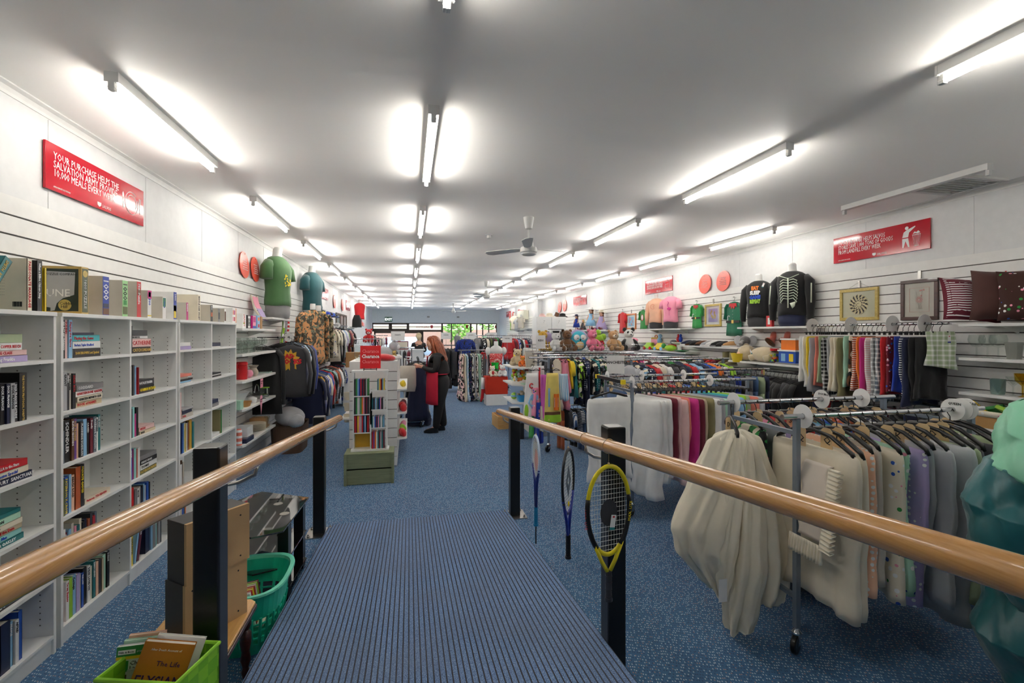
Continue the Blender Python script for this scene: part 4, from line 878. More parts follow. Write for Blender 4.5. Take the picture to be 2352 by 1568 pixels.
# upper & lower rails on left wall
rail('wall_rail','upper chrome clothes rail on the left wall with mixed shirts',(-1.72,10.4,1.9),(-1.72,13.9,1.9),brackets=((0.05,(-.36,0,0)),(.5,(-.36,0,0)),(.95,(-.36,0,0))))
rail_fill(its('sf:cream sn:beige sp:cream jp:black sp:blush bv:white sp:silver sp:sky bs:lilac sp:white sf:sage sp:navy sp:maroon bp:rust sp:charcoal sp:white bn:pink sp:black ss:silver sp:denim'),(-1.72,10.5,1.9),(-1.72,13.8,1.9),0,'upper left wall rail',hcol=None,seed=5,s=1.06)
rail('wall_rail','lower chrome clothes rail on the left wall beyond the jackets',(-1.72,8.5,1.06),(-1.72,13.9,1.06),brackets=((0.05,(-.36,0,0)),(.5,(-.36,0,0)),(.95,(-.36,0,0))))
rail_fill(its('sp:navy sp:mustard jp:navy sv:royal sp:cream jp:denim sp:blue jp:red sp:black sp:aqua js:navy sp:rust jp:charcoal sp:white sp:salmon jp:black sc:slate sp:royal jp:maroon sp:silver sp:orange jp:navy sp:turquoise js:black sp:pink sp:charcoal jp:olive sp:white sp:red jp:slate sp:black sp:cream'),(-1.72,8.55,1.06),(-1.72,13.85,1.06),0,'lower left wall rail',seed=6,s=1.12,tags=('royal','yellow','red'))
for i,(y,z) in enumerate(((8.9,1.06),(10.6,1.06),(7.35,1.64),(12.1,1.9))): size_disc((-1.72,y,z),'Y','white round size disc on %s'%['near end of the lower left wall rail','middle of the lower left wall rail','the dark jacket rail by the glassware','the upper left wall rail'][i],1.2)
# far left: red bodice mannequin, bags, shelf
wshelf(17.4,18.6,1.95,'far white shelf on the left wall holding bags')
torso('red strapless bodice on a white form, far end of left wall',(-1.75,17.6,2.2),.2,'red',s=1.0,sleeve='none',base=None,pole=.248)
o=MB().loft([(0,0,0,.16,.1),(0,0,.25,.15,.1),(0,0,.42,.09,.05)],16,e=4).obj('handbag',fabric,None,(-1.75,16.7,1.9),smooth=.7,color='black'); top(o,'tall black leather bag on the far left wall shelf','bag')
wshelf(16.2,17.3,1.88,'white shelf under the tall black bag, far left wall')
for i,(y,c,w) in enumerate([(18.0,'salmon','coral handbag beside the black bag on far left shelf'),(18.35,'pink','pink patterned handbag last on the far left bag shelf')]):
    t=E('handbag',w,'bag',(-1.75,y,1.955)); ob('bag_body',MB().loft([(0,0,0,.1,.14),(0,0,.12,.09,.14),(0,0,.17,.04,.1)],16,e=4).mesh('bag_body',fabric,.7),t,color=c); ob('strap',MB().tube([(0,-.1,.15),(0,-.06,.24),(0,.06,.24),(0,.1,.15)],.008).mesh('strap',fabric,True),t,color=c)
rail('wall_rail','short rail of bags and tops at the far left wall',(-1.3,17.2,1.62),(-.75,17.2,1.62)); 
rail_fill(its('bn:purple bp:black bn:pink bp:cream bp:white bp:maroon'),(-1.3,17.2,1.62),(-.75,17.2,1.62),PI/2,'short far rail near the left wall',seed=8,s=.7,hcol=white_m)
# ================= RED SIGNS =================
def sign(label,side,y0,y1,z0,z1,lines,small=None,icon=None,tilt=0):
    x=XL+.008 if side<0 else XR-.008; L=y1-y0; H_=z1-z0; k=1 if side<0 else -1
    t=E('wall_sign',label,'sign',(x,y0 if side<0 else y1,z0),rot=(0,0,PI/2) if side<0 else (0,0,-PI/2))
    MB().b2(0,L,-.012,0,0,H_).obj('sign_board',redsign,t,bevel=.001)
    if lines:
        n=len(lines.split('\n')); text(lines,H_*.23,inkw,t,(L*.06,-.0125,H_*.68),FY,'sign_lettering',sx=min(1.0,L*.62/(max(len(q) for q in lines.split('\n'))*H_*.23*.56)),line=.78)
        text('APPROXIMATE 2013 FIGURES',H_*.05,inkw,t,(L*.06,-.0125,H_*.07),FY,'small_print',sx=.8); text('SALVOS',H_*.11,inkw,t,(L*.5,-.0125,H_*.06),FY,'sign_emblem_lettering',sx=.9)
        MB().prism([(L*.47-.02,H_*.16),(L*.47-.02,H_*.09),(L*.47,H_*.05),(L*.47+.02,H_*.09),(L*.47+.02,H_*.16)],-.0135,-.0125,'XZ').obj('shield_emblem',inkw,t)
    m=MB(); cx=L*.84; cz=H_*.5; r=H_*.3
    def ring(rr,a0=0,a1=2*PI): m.tube([(cx+rr*math.cos(a),-.013,cz+rr*math.sin(a)) for a in [a0+(a1-a0)*q/24 for q in range(25)]],.0025,4)
    if icon=='plate': ring(r,.9,2*PI+.5); ring(r*.72,-.6,.9*PI); m.b2(cx-r*1.35,cx-r*1.25,-.0135,-.0125,cz-r*.7,cz+r*.2); m.ball((cx-r*1.3,-.013,cz+r*.45),(r*.12,.001,r*.28),10); m.b2(cx+r*1.25,cx+r*1.35,-.0135,-.0125,cz-r*.7,cz+r*.4); [m.b2(cx+r*(1.15+q*.12),cx+r*(1.2+q*.12),-.0135,-.0125,cz+r*.3,cz+r*.75) for q in range(3)]
    if icon=='bin':
        m.ball((cx-r*.55,-.013,cz+r*1.05),(r*.2,.001,r*.2),14); m.prism([(cx-r*1.05,cz+.0),(cx-r*.9,cz+r*.6),(cx-r*.6,cz+r*.8),(cx+r*.35,cz+r*1.15),(cx+r*.38,cz+r*1.05),(cx-r*.3,cz+r*.5),(cx-r*.4,cz)],-.0135,-.0125,'XZ')
        m.prism([(cx-r*1.05,cz-.01),(cx-r*.4,cz-.01),(cx-r*.25,cz-r*1.15),(cx-r*.4,cz-r*1.15),(cx-r*.7,cz-r*.4),(cx-r*.9,cz-r*1.15),(cx-r*1.05,cz-r*1.15)],-.0135,-.0125,'XZ')
        m.b2(cx+r*.05,cx+r*.95,-.0135,-.0125,cz+r*.1,cz+r*.16); m.b2(cx+r*.25,cx+r*.75,-.0135,-.0125,cz-r*1.15,cz-r*1.1)
        for q in range(6): m.tube([(cx+r*(.1+.16*q),-.013,cz+r*.1),(cx+r*(.27+.09*q),-.013,cz-r*1.1)],.0015,4)
        m.prism([(cx+r*.1,cz+r*.25),(cx+r*.3,cz+r*.5),(cx+r*.5,cz+r*.4),(cx+r*.7,cz+r*.55),(cx+r*.9,cz+r*.3),(cx+r*.6,cz+r*.22),(cx+r*.35,cz+r*.3)],-.0135,-.0125,'XZ')
    if icon=='case': m.tube([(cx-r,-.013,cz-r),(cx+r,-.013,cz-r),(cx+r,-.013,cz+r*.6),(cx-r,-.013,cz+r*.6)],.003,4,closed=True); m.tube([(cx-r*.4,-.013,cz+r*.6),(cx-r*.2,-.013,cz+r),(cx+r*.2,-.013,cz+r),(cx+r*.4,-.013,cz+r*.6)],.003,4); m.tube([(cx-r,-.013,cz-.1*r),(cx+r,-.013,cz+.1*r)],.003,4)
    if icon: m.obj('sign_icon',inkw,t)
    return t
sign('large red sign with plate and cutlery on the left wall',-1,3.25,4.28,2.555,2.835,'YOUR PURCHASE HELPS THE\nSALVATION ARMY PROVIDE\n10,000 MEALS EVERY WEEK',icon='plate')
sign('large red sign with litter bin figure on the right wall',1,3.66,4.75,2.555,2.86,'YOUR PURCHASE HELPS SALVOS\nSTORES SAVE 1,000 TONS OF GOODS\nFROM LANDFILL EVERY WEEK',icon='bin')
sign('red sign with briefcase on the right wall above pink tops',1,8.36,9.44,2.555,2.85,'YOUR PURCHASE HELPS THE\nSALVATION ARMY FIND HUNDREDS\nOF PEOPLE NEW JOBS EVERY WEEK',icon='case')
sign('small red sign on the right wall behind the brown bear',1,12.97,14.08,2.555,2.84,'YOUR PURCHASE HELPS\nTHE SALVATION ARMY HELP\nPEOPLE EVERY WEEK',icon='plate')
sign('red sign on the far right wall before the air conditioner',1,20.7,21.8,2.555,2.84,'YOUR PURCHASE HELPS\nEVERY WEEK',icon='case')
sign('red sign on the far right wall closest to the window wall',1,23.5,24.6,2.555,2.84,'YOUR PURCHASE HELPS\nEVERY WEEK',icon='plate')
sign('red sign half hidden behind the green shirt mannequin',-1,7.65,8.68,2.555,2.84,'YOUR PURCHASE HELPS\nEVERY WEEK',icon='plate')
sign('red sign on the left wall above the yellow trousers',-1,12.0,13.0,2.555,2.84,'YOUR PURCHASE HELPS\nEVERY WEEK',icon='case')
sign('red sign on the far left wall beyond the disc pair',-1,16.6,17.6,2.5,2.82,'YOUR PURCHASE\nHELPS',icon='plate')
sign('small red sign farthest along the left wall',-1,20.0,21.0,2.5,2.82,'YOUR PURCHASE\nHELPS',icon='case')
def disc(label,side,y,z,r=.17):
    x=XL+.03 if side<0 else XR-.03; t=E('sign_disc',label,'sign',(x,y,z),rot=(0,0,PI/2) if side<0 else (0,0,-PI/2))
    m=MB(); m.M=Matrix.Rotation(-.06,4,'X'); m.lathe([(r,0),(r,.008)],n=36,axis='Y'); m.obj('disc',coral,t)
    text('Profits from your\npurchase help\nThe Salvation Army\nassist those people\nin need. Every minute',.022,inkw,t,(0,-.002,.05),(PI/2-.06,0,0),'disc_lettering',align='CENTER',line=1.3); m=MB(); m.lathe([(.007,-.002),(.007,0)],(0,0,r-.03),10,axis='Y'); m.obj('hole',inkk,t)
disc('coral round sign on the left wall, nearer of the pair',-1,6.6,2.58); disc('coral round sign on the left wall beside the green shirt',-1,7.03,2.58)
disc('coral round sign on right wall, nearer to the black jumpers',1,6.81,2.57); disc('coral round sign on right wall, second from the black jumpers',1,7.3,2.57)
disc('far coral round sign on right wall left of the small sign',1,15.45,2.6,.19); disc('far coral round sign on right wall, right of its twin',1,14.9,2.62,.19)
disc('tiny coral round sign far along the right wall, farther one',1,23.6,2.6,.19); disc('tiny coral round sign far along the right wall, nearer one',1,22.9,2.6,.19)
disc('coral round sign far along left wall above the wall window',-1,14.0,2.6,.19); disc('second coral round sign above the left wall window',-1,15.6,2.6,.19)
# ================= CENTRE GONDOLA =================
t=E('gondola','white slatted gondola stand behind the red Clearance sign','display stand',(-.44,6.1,0))
m=MB()
for k in range(11):
    z=1.33-k*.12; m.b2(-.29,.29,0,.02,max(.02,z-.112),z)
m.b2(-.285,.285,.018,.03,.02,1.32,1); m.obj('end_panel',[slatm,groove],t)
for x in(-.29,.27):
    m=MB(); [m.b2(x,x+.02,.02,2.0,max(.02,1.33-k*.12-.112),1.33-k*.12) for k in range(11)]; m.b2(x+.003,x+.017,.02,2.0,.02,1.3,1); m.obj('side_panel',[slatm,groove],t)
MB().b2(-.29,.29,0,2.0,1.33,1.345).obj('top_board',white,t); MB().b2(-.27,.27,1.98,2.0,0,1.3).obj('back_panel',white,t)
def sshelf(t,x,y0,y1,z,k): MB().prism([(x,y0),(x+k*.1,y0+.03),(x+k*.12,y0+.06),(x+k*.12,y1),(x,y1)],z-.02,z).obj('shelf',white_m,t)
for z in(.97,.66,.33): sshelf(t,.29,.15,1.6,z,1)
sshelf(t,-.29,.1,1.5,.62,-1)
# crate
t=E('crate','olive green painted timber crate on the floor under the white rack','crate',(-.44,5.6,0))
for z0,z1 in((.005,.165),(.18,.335)):
    m=MB(); m.b2(-.265,.265,-.14,-.125,z0,z1).b2(-.265,.265,.125,.14,z0,z1); m.obj('side_board',crate_g,t,bevel=.002)
for x in(-.258,.258): MB().b2(x-.008,x+.008,-.125,.125,0,.33).obj('end_board',crate_g,t)
MB().b2(-.27,.27,-.145,.145,.335,.35).obj('top_board',crate_g,t,bevel=.002)
for a in(-.255,.255): MB().b2(a-.015,a+.015,-.155,-.141,0,.34).obj('corner_batten',crate_g,t)
# DVD rack
t=E('media_rack','white two-column rack of discs standing on the green crate','rack',(-.44,5.7,.351)); W2=.19; HH=.9
for x in(-W2,W2-.014): MB().b2(x,x+.014,-.13,0,0,HH).obj('side_panel',white,t)
MB().b2(-W2-.012,W2+.012,-.14,.004,HH,HH+.02).obj('top_panel',white,t); MB().b2(-W2-.02,W2+.02,-.15,.004,0,.02).obj('base',white,t)
MB().b2(-.0,.014,-.13,0,.3,.66).obj('divider',white,t)
LZ=[.2,.41,.62]; RZ=[.34,.55,.74]
for z in LZ: MB().b2(-W2+.014,0,-.13,0,z,z+.012).obj('shelf',white,t)
for z in RZ[:0]+[.25,.46,.68]: MB().b2(.014,W2-.014,-.13,0,z,z+.012).obj('shelf',white,t)
MB().b2(0,.014,-.13,0,.02,.7).obj('divider',white,t)
MB().b2(-W2+.014,-.01,-.01,0,.02,.2).obj('yellow_back',flat('yellow board','mustard',.5),t)
dr=random.Random(9); dc='black white red navy royal sky silver charcoal yellow purple green orange maroon pink teal'.split(); last=['','']
def media(x0,x1,z,h,place,kind):
    x=x0; seq=[]
    while x<x1-.016: seq.append(x); x+=.0155 if kind=='dvd_case' else .0115
    cols=[]
    for i in range(len(seq)):
        c=dr.choice([q for q in dc if q not in cols[-2:]]); cols.append(c)
    for i,xx in enumerate(seq):
        key=('media',kind); 
        if key not in GM:
            w=.0145 if kind=='dvd_case' else .0105; GM[key]=MB().b2(0,w,-.12 if kind=='dvd_case' else -.12,0,0,h).mesh(kind,card)
        lb='%s %s %s, %s of the white rack'%(cols[i],kind.replace('_',' '),('beside the %s one'%cols[1] if i==0 else 'after the %s one'%cols[i-1] if i==len(seq)-1 else 'between %s and %s ones'%(cols[i-1],cols[i+1])),place)
        o=ob(kind,GM[key],None,(-.44+xx,5.7-.005,.351+z+.0005),(0,0,0),cols[i]); top(o,lb,'disc case')
media(-.17,-.005,.632,.19,'top left shelf','dvd_case'); media(-.17,-.005,.422,.19,'second left shelf','dvd_case'); media(-.17,-.005,.212,.19,'third left shelf','dvd_case')
media(.02,.17,.02,.19,'bottom right shelf','dvd_case'); media(.02,.17,.262,.125,'third right shelf','cd_case'); media(.02,.17,.472,.125,'second right shelf','cd_case'); media(.08,.17,.692,.14,'top right shelf','cd_case')
# clearance sign on easel
t=E('clearance_sign','red square sign reading Clearance on a small black easel','sign',(-.44,5.62,1.272)); m=MB(); m.M=Matrix.Rotation(-.12,4,'X'); m.b2(-.115,.115,0,.012,.02,.285); m.obj('sign_board',flat('clearance red',(212,10,24),.4),t)
for i,z in enumerate((.2,.14,.08)): text('Clearance',.058 if i!=1 else .06,inkw if i==1 else flat('pale ink',(246,150,150),.5),t,(0,-.0022+z*.119,z),(PI/2-.12,0,0),align='CENTER',sx=.8,shear=0,bold=.002 if i==1 else 0)
m=MB()
for x in(-.07,.07): m.tube([(x,-.035,.0),(x,-.02,.012),(x,0,.012),(x,.03,.06)],.005,8); m.tube([(x,-.035,0),(x,-.036,.03)],.004,6)
m.tube([(0,.09,0),(0,.03,.06),(-.07,.03,.06)],.005,6); m.tube([(0,.03,.06),(.07,.03,.06)],.005,6); m.tube([(-.07,-.02,.012),(.07,-.02,.012)],.005,6); m.obj('easel',blackp,t,smooth=True)
def teddy(label,loc,rz,col,s=1.0,belly=None,muz=None,name='teddy_bear',cat='soft toy',ears=True,nose=True,limb=None,group=None):
    """seated plush toy, about 0.42 m tall at s=1, facing -Y"""
    t=E(name,label,cat,loc,rz,group)
    m=MB(); m.ball((0,0,.13*s),(.1*s,.09*s,.13*s),18); m.ball((0,-.005,.31*s),(.095*s,.085*s,.088*s),18)
    if ears:
        for x in(-1,1): m.ball((x*.075*s,.01,.385*s),(.034*s,.018*s,.034*s),10)
    ob('body',m.mesh('body',fur,True),t,color=col)
    for x in(-1,1):
        ob('arm',MB().tube([(x*.07*s,-.01,.2*s),(x*.125*s,-.04*s,.15*s),(x*.13*s,-.09*s,.09*s)],[.035*s,.036*s,.034*s],10).mesh('arm',fur,True),t,color=limb or col)
        m=MB(); m.tube([(x*.05*s,-.03*s,.045*s),(x*.1*s,-.12*s,.04*s),(x*.115*s,-.165*s,.045*s)],[.045*s,.042*s,.04*s],10); m.ball((x*.118*s,-.18*s,.06*s),(.04*s,.022*s,.05*s),10); ob('leg',m.mesh('leg',fur,True),t,color=limb or col)
    if belly: ob('belly_patch',MB().ball((0,-.06*s,.14*s),(.06*s,.04*s,.08*s),12).mesh('belly_patch',fur,True),t,color=belly)
    ob('muzzle',MB().ball((0,-.085*s,.29*s),(.045*s,.035*s,.034*s),12).mesh('muzzle',fur,True),t,color=muz or belly or col)
    m=MB(); m.ball((0,-.12*s,.302*s),(.015*s,.01*s,.011*s),8); [m.ball((x*.034*s,-.078*s,.335*s),(.0085*s,.006*s,.0095*s),8) for x in(-1,1)]; m.obj('nose_and_eyes',blackp,t,smooth=True)
    return t
# top of gondola: cat, red cloth, glass
t=E('plush_cat','grey and white plush cat lying on top of the white gondola','soft toy',(-.36,6.5,1.345),.3)
m=MB(); m.ball((0,0,.09),(.16,.1,.09),16); m.ball((.16,-.02,.18),(.07,.065,.065),14); m.ball((-.2,.03,.05),(.1,.04,.035),10); ob('body',m.mesh('body',fur,True),t,color='silver')
for x in(-1,1): ob('ear',MB().lathe([(.022,0),(.002,.04)],(.16+.02*0,x*.035-.02,.235),8).mesh('ear',fur,True),t,color='silver')
ob('face_patch',MB().ball((.2,-.05,.17),(.035,.035,.035),10).mesh('face_patch',fur,True),t,color='white')
for k,x in enumerate((.02,.1)): ob('paw',MB().ball((x+.1,-.1,.03),(.05,.03,.03),10).mesh('paw',fur,True),t,color='white')
o=MB().ball((0,0,0),(.13,.11,.05),16).obj('red_cloth',fur,None,(-.3,6.2,1.385),(0,.1,.2),smooth=True,color='red'); top(o,'crumpled red cloth on the gondola top right of the Clearance sign','cloth')
t=E('glass_vase','clear glass jar on the gondola top left of the Clearance sign','vase',(-.64,6.35,1.346)); MB().lathe([(.04,0),(.06,.05),(.06,.16),(.045,.2),(.043,.2),(.056,.16),(.056,.05),(.001,.01)],n=20).obj('jar_body',glass,t,smooth=.6)
teddy('small yellow plush toy at the right edge of the gondola top',(-.2,6.5,1.346),.2,'gold',.3,name='plush_toy')
teddy('tiny plush toy in brown at the gondola top corner',(-.24,6.9,1.346),.2,'brown',.35,name='plush_toy')
# side shelf goods
gr=random.Random(21)
for i,(y,z,c,lb,r) in enumerate([(6.5,.97,'yellow','yellow soft toy on the gondola side shelf',.07),(6.45,.66,'red','red bundled cloth with white trim on the gondola side shelf',.1),(6.7,.66,'maroon','maroon bundled cloth behind the red bundle on the gondola side shelf',.09),(6.4,.33,'red','red crumpled bag on the lowest gondola side shelf',.09),(6.65,.33,'lime','lime and white bundle on the lowest gondola side shelf',.08),(6.95,.33,'pink','pink bundle deep on the lowest gondola side shelf',.08),(6.95,.66,'white','white bundle deep on the gondola side shelf',.08)]):
    m=MB(); rr=random.Random(i); [m.ball((rr.uniform(-.03,.03),rr.uniform(-.05,.05),r*.75+rr.uniform(-.02,.02)),(r*.8,r*rr.uniform(.6,1),r*.65),10,rot=(rr.random(),rr.random(),rr.random())) for _ in range(4)]
    o=m.obj('cloth_bundle',fabric,None,(-.085,y,z),smooth=True,color=c); o.scale=(.6,.9,.75); top(o,lb,'bundle')
for i in range(3):
    t=E('plastic_cup','white plastic pot hanging on the left side of the gondola, %s'%['lowest','middle','topmost'][i],'pot',(-.79,6.35+.02*i,.55+.14*i)); ob('pot_body',MB().lathe([(.03,0),(.045,.1),(.042,.1),(.028,.004)],n=16).mesh('pot_body',plastic,.6),t,color='cream')
# ================= SHOP WORKER =================
def skinned(name,segs,mat,parent,color=None,sub=2):
    """segs: list of chains [(x,y,z,r),...]; shared points are merged"""
    vs=[];rs=[];idx={};es=[]
    def vid(p):
        k=tuple(round(c,4) for c in p[:3])
        if k not in idx: idx[k]=len(vs); vs.append(p[:3]); rs.append(p[3] if isinstance(p[3],tuple) else (p[3],p[3]))
        return idx[k]
    for ch in segs:
        ids=[vid(p) for p in ch]; es+=[tuple(sorted(e)) for e in zip(ids,ids[1:]) if e[0]!=e[1] and tuple(sorted(e)) not in es]
    me=bpy.data.meshes.new(name); me.from_pydata(vs,es,[]); me.update(); o=bpy.data.objects.new(name,me); COL.objects.link(o); o.parent=parent; me.materials.append(mat)
    md=o.modifiers.new('skin','SKIN'); md.use_smooth_shade=True
    sv=me.skin_vertices[0].data if me.skin_vertices else None
    if sv is None:
        bpy.context.view_layer.objects.active=o
    for i,r in enumerate(rs): sv[i].radius=r
    sv[0].use_root=True
    s=o.modifiers.new('sub','SUBSURF'); s.levels=s.render_levels=sub
    if color: o.color=C(color)
    return o
PX,PY=.50,8.15
t=E('person','person with long red hair in black clothes and red apron browsing the rack','person',(PX,PY,0),rz=-.12)
# body faces -X (towards the rack); local frame: facing -X
trs=flat('black trousers',(20,20,22),.8); blk=flat('black knit',(24,24,27),.75); hairm=mk_wood('auburn hair',(96,40,22),(170,88,48),(40,40,3),.45,.1)
def body():
    pel=(0.02,0,.92,(.09,.10)); 
    tr=[pel,(.0,0,1.05,(.09,.10)),(-.02,0,1.2,(.09,.11)),(-.03,0,1.3,(.08,.12)),(-.05,0,1.37,(.06,.07)),(-.07,0,1.42,.048),(-.09,0,1.47,.052)]
    ch=[tr]
    for s_,fx in((1,.02),(-1,-.09)):
        ch.append([pel,(.03,s_*.1,.84,.08),(.0,s_*.1,.5,.06),(fx+.05,s_*.1,.1,.045),(fx-.02,s_*.1,.05,.04),(fx-.12,s_*.1,.03,.035)])
    return ch
skinned('body',body()+[[(-.03,0,1.3,(.08,.12)),(-.02,s_*.17,1.3,.05),(-.02,s_*.2,1.16,.048),(-.05,s_*.2,1.06,.042),(-.2,s_*.17,1.06+.03*(s_<0),.034),(-.3,s_*.12,1.10+.05*(s_<0),.026)] for s_ in(1,-1)],skin,t,sub=2)
# clothes
skinned('trousers',[[(0.03,0,1.02,(.17,.18)),(0.05,0,.88,(.20,.20))]+[(.04,s_*.1,.76,.14),(.01,s_*.1,.5,.1),((.02 if s_>0 else -.09)+.055,s_*.1,.14,.066),((.02 if s_>0 else -.09)+.05,s_*.1,.06,.066)] for s_ in(1,-1)],trs,t)
skinned('jumper',[[(0.03,0,.93,(.205,.215)),(.0,0,1.05,(.18,.195)),(-.02,0,1.2,(.17,.195)),(-.03,0,1.3,(.14,.185)),(-.05,0,1.38,(.07,.08))]]+[[(-.03,0,1.3,(.125,.18)),(-.02,s_*.175,1.3,.075),(-.02,s_*.21,1.16,.062),(-.05,s_*.205,1.06,.056),(-.19,s_*.17,1.06+.03*(s_<0),.045),(-.27,s_*.135,1.085+.045*(s_<0),.036)] for s_ in(1,-1)],blk,t)
m=MB()
def apf(u,v):
    a=(u-.5)*2.9; z=1.04-.55*v; r=.235+.01*v+.01*math.sin(u*14)*v; return (.03-r*math.cos(a)*1.0,r*1.0*math.sin(a),z)
m.sheet(apf,16,8,.008); m.sheet(lambda u,v:(-.19-.01*math.sin(PI*u)-.02*v,(u-.5)*.22,1.3-.3*v),8,8,.008)
m.tube([(-.165,-.08,1.31),(-.08,-.09,1.4),(.0,-.05,1.39),(0,.05,1.39),(-.08,.09,1.4),(-.165,.08,1.31)],.008,6); m.tube([(-.15,-.13,1.0),(0,-.2,1.0),(.14,-.12,1.0),(.165,0,1.0),(.14,.12,1.0),(0,.2,1.0),(-.15,.13,1.0)],.008,6)
m.obj('apron',flat('red apron',(188,20,52),.8),t,smooth=True)
for s_,fx in((1,.02),(-1,-.09)):
    m=MB(); m.loft([(fx-.035,s_*.1,0,.125,.047),(fx-.035,s_*.1,.03,.125,.05),(fx-.02,s_*.1,.06,.1,.045),(fx+.03,s_*.1,.09,.05,.042)],16,e=2.6); m.obj('shoe',blackp,t,smooth=.8)
# head with face, facing -X and slightly down
hd=MB(); hd.M=Matrix.Translation((-.11,0,1.5))@Matrix.Rotation(-.25,4,'Y')
hd.ball((0,0,.02),(.095,.075,.115),20); hd.ball((-.035,0,-.04),(.06,.055,.06),14); hd.tube([(-.088,0,.03),(-.115,0,-.012),(-.095,0,-.018)],[.008,.013,.008],8); hd.ball((-.082,0,-.045),(.016,.025,.008),8)
for s_ in(1,-1): hd.ball((0,s_*.077,0.0),(.018,.008,.03),8)
hd.obj('head',skin,t,smooth=True)
e=MB(); e.M=hd.M; [e.ball((-.083,s_*.032,.028),(.008,.012,.008),8) for s_ in(1,-1)]; e.obj('eyes',blackp,t)
l=MB(); l.M=hd.M; l.ball((-.09,0,-.045),(.012,.022,.006),8); l.obj('lips',flat('lips',(180,90,90),.4),t)
hr=MB(); hr.M=Matrix.Translation((-.095,0,1.51))@Matrix.Rotation(-.2,4,'Y')
def hf(p,i,a):
    w=.006*math.sin(a*13+i)+.004*math.sin(a*23); return (p[0]*(1)+w*1.0,p[1]+w,p[2]+(.012*math.sin(a*5) if i<3 else 0))
hr.loft([(.08,0,-.33,.10,.14),(.075,0,-.30,.115,.155),(.06,0,-.2,.115,.15),(.05,0,-.08,.10,.12),(.03,0,.04,.10,.098),(.01,0,.1,.098,.092),(.0,0,.135,.07,.07),(.0,0,.15,.02,.02)],36,fn=hf)
rr=random.Random(4)
for k in range(26):
    a=rr.uniform(-2.2,2.2); x=.05+.11*math.cos(a); y=.15*math.sin(a)
    hr.tube([(x*.5,y*.6,.1),(x*.95,y*.85,-.05),(x+.01,y,-.2),(x+.02*math.sin(k),y+.01,-.36-.05*rr.random())],[.016,.02,.016,.004],6)
hr.obj('hair',hairm,t,smooth=True)
for s_,c0 in((1,(-.3,.12,1.10)),(-1,(-.3,-.12,1.15))):
    d=Vector((-.9,-s_*.3,.18)).normalized(); sidev=Vector((0,0,1)).cross(d).normalized(); m=MB(); c=Vector(c0)
    upv=d.cross(sidev)
    m if False else None
    m.tube([tuple(c-d*.02),tuple(c+d*.03),tuple(c+d*.075)],[.026,.036,.034],10,flat=.5)
    for f in range(4):
        b=c+d*.07+sidev*((f-1.5)*.018); L=[.026,.03,.028,.022][f]; q=b+d*L; q2=q+(d*.3-upv*.9)*L*.8; q3=q2+(-d*.5-upv*.4)*L*.6
        m.tube([tuple(b),tuple(q),tuple(q2),tuple(q3)],[.0095,.009,.0085,.007],8)
    b=c+d*.02-sidev*s_*.03; m.tube([tuple(b),tuple(b+d*.025-sidev*s_*.018-upv*.01),tuple(b+d*.05-sidev*s_*.012-upv*.02)],[.011,.01,.008],8); m.obj('hand',skin,t,smooth=True)
# ================= RACKS IN THE MIDDLE =================
def caster(m,p,s=1.0,mm=1,mb=0,a=.6):
    x,y,z=p; m.lathe([(.012*s,.13*s),(.016*s,.12*s),(.026*s,.108*s),(.026*s,.1*s),(.02*s,.095*s)],(x,y,z),14,mm)
    m.M=Matrix.Translation((x,y,z))@Matrix.Rotation(a,4,'Z'); m.lathe([(.012*s,-.014*s),(.042*s,-.014*s),(.048*s,-.008*s),(.048*s,.008*s),(.042*s,.014*s),(.012*s,.014*s)],(-.02*s,0,.048*s),24,mb,'Y')
    for yy in(-.017,.017): m.prism([(-.02*s,.1*s),(.022*s,.1*s),(.0*s,.045*s),(-.03*s,.045*s)],yy*s-.0012,yy*s+.0012,'XZ',mm)
    m.M=None
def rack(label,x0,x1,y0,y1,z,mat=None,ends='both',legs=(.0,1.0),discs=(),beam=None,wheel=True,low=.28):
    """two-rail garment rack on castors, rails along X at y0 and y1"""
    t=E('garment_rack',label,'clothes rack',(x0,y0,0)); mt=mat or slate_m; L=x1-x0; D=y1-y0
    for y in sorted({0,D}): MB().tube([(-.06,y,z),(L+.06,y,z)],.0145,14).obj('rail_tube',chrome,t,smooth=.8)
    for x in(.03,L-.03):
        for y in sorted({0,D}):
            MB().b2(x-.0135,x+.0135,y-.0135,y+.0135,.13,z-.012).obj('upright',[mt],t)
            m=MB(); caster(m,(x,y,0),1.0,1,0,a=.5+x); m.obj('castor',[blackp,chrome],t,smooth=.6)
        if D>0: MB().b2(x-.011,x+.011,0,D,low,low+.022).obj('cross_bar',mt,t); MB().b2(x-.011,x+.011,0,D,z-.1,z-.078).obj('cross_bar',mt,t)
    MB().b2(.03,L-.03,D/2-.011,D/2+.011,low,low+.022).obj('base_bar',mt,t)
    return t
# rack the worker is browsing (rail along Y)
t=E('garment_rack','chrome rack of navy and black garments the worker is browsing','clothes rack',(.02,8.55,0)); MB().tube([(0,0,1.22),(0,1.1,1.22)],.013,10).obj('rail_tube',chrome,t,smooth=True)
for y in(.05,1.05):
    MB().tube([(-.1,y,.1),(-.1,y,1.25)],.013,8).obj('upright',white_m if y<.5 else chrome,t); MB().tube([(-.1,y,1.22),(.02,y,1.22)],.01,8).obj('arm',chrome,t); MB().tube([(-.2,y,.1),(.25,y,.1)],.012,8).obj('foot_bar',chrome,t)
    for x in(-.18,.22): m=MB(); caster(m,(x,y,0),.9,1,0); m.obj('castor',[blackp,chrome],t)
rail_fill(its('dp:navy dp:navy dp:beige dp:black dp:navy kp:black jp:charcoal dp:navy'),(.16,8.5,1.22),(.16,9.6,1.22),.1,'rack the worker is browsing',s=.96,seed=12)
